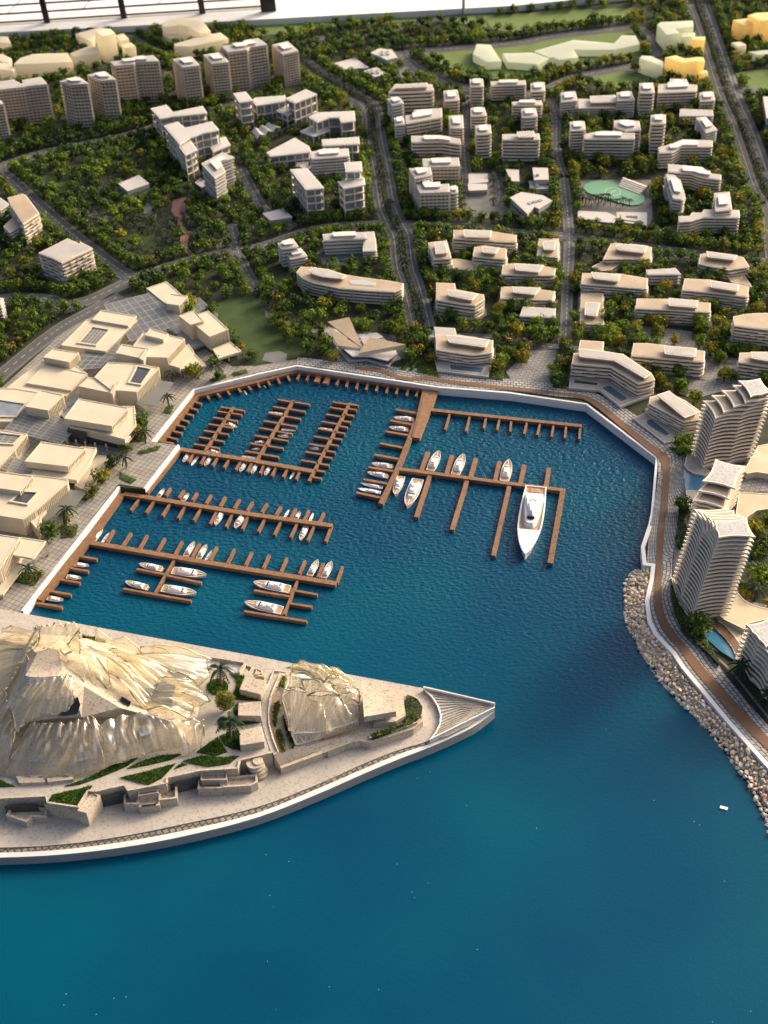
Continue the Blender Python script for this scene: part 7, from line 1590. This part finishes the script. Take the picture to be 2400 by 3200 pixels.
# rows of palms by the sports court and the small pavilions
for (reg, a, b, n) in ((6, (430,300), (760,300), 9), (5, (1345,170), (1350,330), 5), (5, (1535,130), (1540,300), 5), (6, (420,285), (620,275), 6), (2, (-20,960), (300,830), 12), (5, (500,130), (520,190), 2), (6,(450,690),(490,600),4)):
    for k in range(n):
        q = P(reg, lerp2(a, b, k/(n-1)), 0); tryplace(q.x, q.y, .03, palms, (rr.uniform(.9, 1.15),))
# rows of round trees along the roads
for (line, wd), r_ in zip(ROADLINES, ROADS):
    for side in (-1, 1):
        acc = 0
        for a, b in zip(line, line[1:]):
            L = (b-a).length; e = (b-a).normalized(); nn = Vector((-e.y, e.x)); s_ = 0
            while acc < L:
                q = a+e*acc+nn*side*(wd/2+.105); acc += rr.uniform(.12, .17); s = photo(q)
                if -420 < s[0] < 2820 and -30 < s[1] < 1250 and inside((q.x, q.y), LAND) and free(q.x, q.y, True) and coastd(q.x, q.y) > .3:
                    xx = s[0]; tone = rr.choices(['leaf', 'leafdark', 'leafy'], [5, 4, .6+(2.5 if xx > 1700 else 0)])[0]; tryplace(q.x, q.y, .115, trees, (rr.uniform(.9, 1.2), tone, rr.random() < .05))
            acc -= L
# everything between
for it in range(58000):
    x = rr.uniform(-10, 10); y = rr.uniform(12, 27.5); s = photo((x, y))
    if not (-420 < s[0] < 2820 and -30 < s[1] < 1230): continue
    if inside((x, y), pz):
        if rr.random() < .6:
            if free(x, y): tryplace(x, y, .075, palms, (rr.uniform(.8, 1.15),))
            continue
    d = noise.noise(Vector((x*1.3, y*1.3, 5)))
    if d < -.42: continue
    if not free(x, y) or not inside((x, y), LAND) or coastd(x, y) < .34: continue
    xx = s[0]; tone = rr.choices(['leaf', 'leafdark', 'leafy'], [5, 4, .5+(2.0 if xx > 1700 else 0)])[0]
    tryplace(x, y, rr.uniform(.135, .18), trees, (rr.uniform(.85, 1.25), tone, rr.random() < .04))
print('TREES', len(trees), 'PALMS', len(palms))
# short description of where a plant stands: the closest labelled building
def short(lb):
    w_ = lb.split(',')[0].split()
    if len(w_) > 7:
        for k in range(7, 3, -1):
            if w_[k] in ('with', 'in', 'at', 'of', 'by', 'before', 'beside', 'behind', 'right', 'left', 'above', 'below', 'and', 'among', 'near', 'between', 'on', 'cut', 'to', 'touching'): w_ = w_[:k]; break
        else: w_ = w_[:7]
    return ' '.join(w_)
LM = [(o.location.x, o.location.y, short(o['label'])) for o in list(bpy.data.objects) if o.parent is None and o.get('category') in ('apartment block', 'residence', 'office building', 'hall', 'tower', 'pavilion', 'resin block', 'sports court', 'low building')]
def place_phrase(x, y):
    b = min(LM, key=lambda l: (l[0]-x)**2+(l[1]-y)**2); s = photo((x, y)); t_ = photo((b[0], b[1])); a = math.degrees(atan2(-(s[1]-t_[1])*1.4, s[0]-t_[0])) % 360; dd = hypot(b[0]-x, b[1]-y)
    rel = ('right of', 'back right of', 'behind', 'back left of', 'left of', 'front left of', 'in front of', 'front right of')[int((a+22.5)//45) % 8]
    return ('close ' if dd < .34 else '' if dd < .6 else 'well ')+rel+' the '+b[2]
trees.sort(key=lambda q: (not -20 < photo(q)[0] < 2420, q[0]**2+q[1]**2)); palms.sort(key=lambda q: (not -20 < photo(q)[0] < 2420, q[0]**2+q[1]**2))
adj = {'leaf': 'green', 'leafdark': 'dark green', 'leafy': 'yellow-green'}
for i, (x, y, s, tone, fl) in enumerate(trees[:300]):
    t = empty('broadleaf_tree', (x, y, 0.004), None, 'tree', 'round model trees', rz=rr.uniform(0, 6.28)); t.scale = (s, s, s)
    t['label'] = ('orange-flowered' if fl else adj[tone])+(' large' if s > 1.02 else ' small' if s < .85 else '')+' tree '+place_phrase(x, y)
    me = CM[(tone, rr.randrange(4), 'f')] if fl else CM[(tone, rr.randrange(4))]
    for nm, m_ in (('trunk', TM), ('crown', me)):
        o = bpy.data.objects.new(nm, m_); COL.objects.link(o); o.parent = t
rest = {m: MB() for m in ('leaf', 'leafdark', 'leafy')}; tk = MB(); low = {m: [crown_mb(90+k, nq=150, leaf=.0165) for k in range(3)] for m in rest}
for (x, y, s, tone, fl) in trees[300:]:
    R = Matrix.Rotation(rr.uniform(0, 6.28), 3, 'Z'); src = low[tone][rr.randrange(3)]; rest[tone].add([R@(v*s)+Vector((x, y, .004)) for v in src.v], src.f)
    tk.bar((x, y, 0), (x, y, .07), .014, .014, Vector((1, 0, 0)))
for m, mb in rest.items():
    if mb.v: part({'leaf': 'far_green_trees', 'leafdark': 'far_dark_trees', 'leafy': 'far_yellow_trees'}[m], mb, m, kind='stuff')
if tk.v: part('far_tree_trunks', tk, 'trunk', kind='stuff')
for i, (x, y, s) in enumerate(palms[:300]):
    t = empty('palm_tree', (x, y, 0.004), ('taller dark palm ' if s > 1.08 else 'tiny dark palm ' if s < .9 else 'small dark palm ')+place_phrase(x, y), 'palm', 'small dark model palms', rz=rr.uniform(0, 6.28)); t.scale = (s, s, s)
    for nm, m_ in (('trunk', PT), ('fronds', PM[rr.randrange(4)])):
        o = bpy.data.objects.new(nm, m_); COL.objects.link(o); o.parent = t
mb = MB(); mt = MB(); srcs = [palm_mb(50+k, 7) for k in range(3)]
for (x, y, s) in palms[300:]:
    R = Matrix.Rotation(rr.uniform(0, 6.28), 3, 'Z'); src = srcs[rr.randrange(3)]; mb.add([R@(v*s)+Vector((x, y, .004)) for v in src.v], src.f); mt.bar((x, y, 0), (x, y, .1*s), .009, .009, Vector((1, 0, 0)))
if mb.v: part('far_palm_fronds', mb, 'frond', kind='stuff'); part('far_palm_trunks', mt, 'trunk', kind='stuff')
# two large palms and the globe tree on the island
def bigpalm(reg, p, top, label, n=15):
    b = P(reg, p, PZ); zt = PZ+.22; q = P(reg, top, zt); t = empty('palm_tree', b, label, 'palm', 'tall palms on the island')
    q = Vector((b.x+.012, b.y, zt)); mb = MB(); mb.tube([b, b.lerp(q, .3)+Vector((.004, 0, 0)), b.lerp(q, .7), q], [.014, .012, .011, .012], 8); part('trunk', mb, 'palmtrunk', t); r2 = random.Random(len(label))
    for k in range(n):
        a = 2*pi*k*.382+.3; L = .125*r2.uniform(.85, 1.1); up = r2.uniform(.1, .9); mb = MB(); pts = []
        for j in range(9):
            s = j/8; pts.append(q+Vector((cos(a)*L*s, sin(a)*L*s, L*(up*s-1.05*s*s))))
        sd_ = Vector((-sin(a), cos(a), 0)); mb.tube(pts, [.0022]*9, 3)
        for j in range(1, 9):
            for sg in (-1, 1):
                l = .030*(1-abs(j/8-.45)*1.1); d = (pts[j]-pts[j-1]).normalized(); e1 = pts[j]+sd_*sg*l+d*l*.7-ZUP*.010; mb.add([pts[j-1]+d*.002, pts[j], e1], [[0, 1, 2]])
                mb.add([pts[j-1].lerp(pts[j], .4), pts[j-1].lerp(pts[j], .8), (pts[j-1].lerp(pts[j], .5))+sd_*sg*l+d*l*.6-ZUP*.008], [[0, 1, 2]])
        part('frond', mb, 'frond', t)
bigpalm('g', (375, 375), (350, 150), 'tall dark palm on the round lawn, upper of two')
bigpalm('g', (498, 1045), (460, 800), 'tall dark palm by the lowest stone box, lower of two')
b = P('g', (445, 700), PZ); t = empty('globe_tree', b, 'bright yellow-green globe tree between the two tall palms', 'tree', 'island trees'); r2 = random.Random(4); mb = MB(); c = b+ZUP*.13; mb.tube([c-ZUP*.045, c, c+ZUP*.045], [.03, .062, .025], 8); part('crown_core', mb, 'soil', t)
mb = MB()
for k in range(2300):
    d = Vector((r2.gauss(0, 1), r2.gauss(0, 1), r2.gauss(0, 1))).normalized(); leafquad(mb, c+d*.088*r2.uniform(.70, 1.08), .0065*r2.uniform(.6, 1.4), r2)
part('crown', mb, 'leafy', t); mb = MB(); mb.tube([b, c], [.01, .008], 6); part('trunk', mb, 'trunk', t)
# flowers and low shrubs in the paving beds
mb = MB(); mf = MB(); r2 = random.Random(9)
for pl in BEDS+[[(PLANTER.x+.12*cos(a*.5), PLANTER.y+.12*sin(a*.5)) for a in range(12)]]:
    pl = ccw([(q[0], q[1]) for q in pl]); xs = [p[0] for p in pl]; ys = [p[1] for p in pl]; area = abs(sum(pl[i][0]*pl[(i+1) % len(pl)][1]-pl[(i+1) % len(pl)][0]*pl[i][1] for i in range(len(pl))))/2
    for k in range(int(area*9000)):
        x = r2.uniform(min(xs), max(xs)); y = r2.uniform(min(ys), max(ys))
        if inside((x, y), pl): leafquad(mf if r2.random() < .03 else mb, Vector((x, y, .02+r2.uniform(0, .03)+(.025 if pl is BEDS[-1] else 0))), .010*r2.uniform(.6, 1.3), r2)
part('bed_shrubs', mb, 'leaf', kind='stuff'); part('bed_flowers', mf, 'redflower', kind='stuff')
# low ground cover under the city trees
mb = MB(); k = 0
for it in range(52000):
    x = rr.uniform(-8, 8); y = rr.uniform(12.5, 24); s = photo((x, y))
    if not (-20 < s[0] < 2420 and 150 < s[1] < 1230) or noise.noise(Vector((x*2, y*2, 9))) < -.1: continue
    if free(x, y) and inside((x, y), LAND) and coastd(x, y) > .25: leafquad(mb, Vector((x, y, .008+rr.uniform(0, .02))), .017*rr.uniform(.6, 1.3), rr); k += 1
part('ground_cover', mb, 'leafdark', kind='stuff')
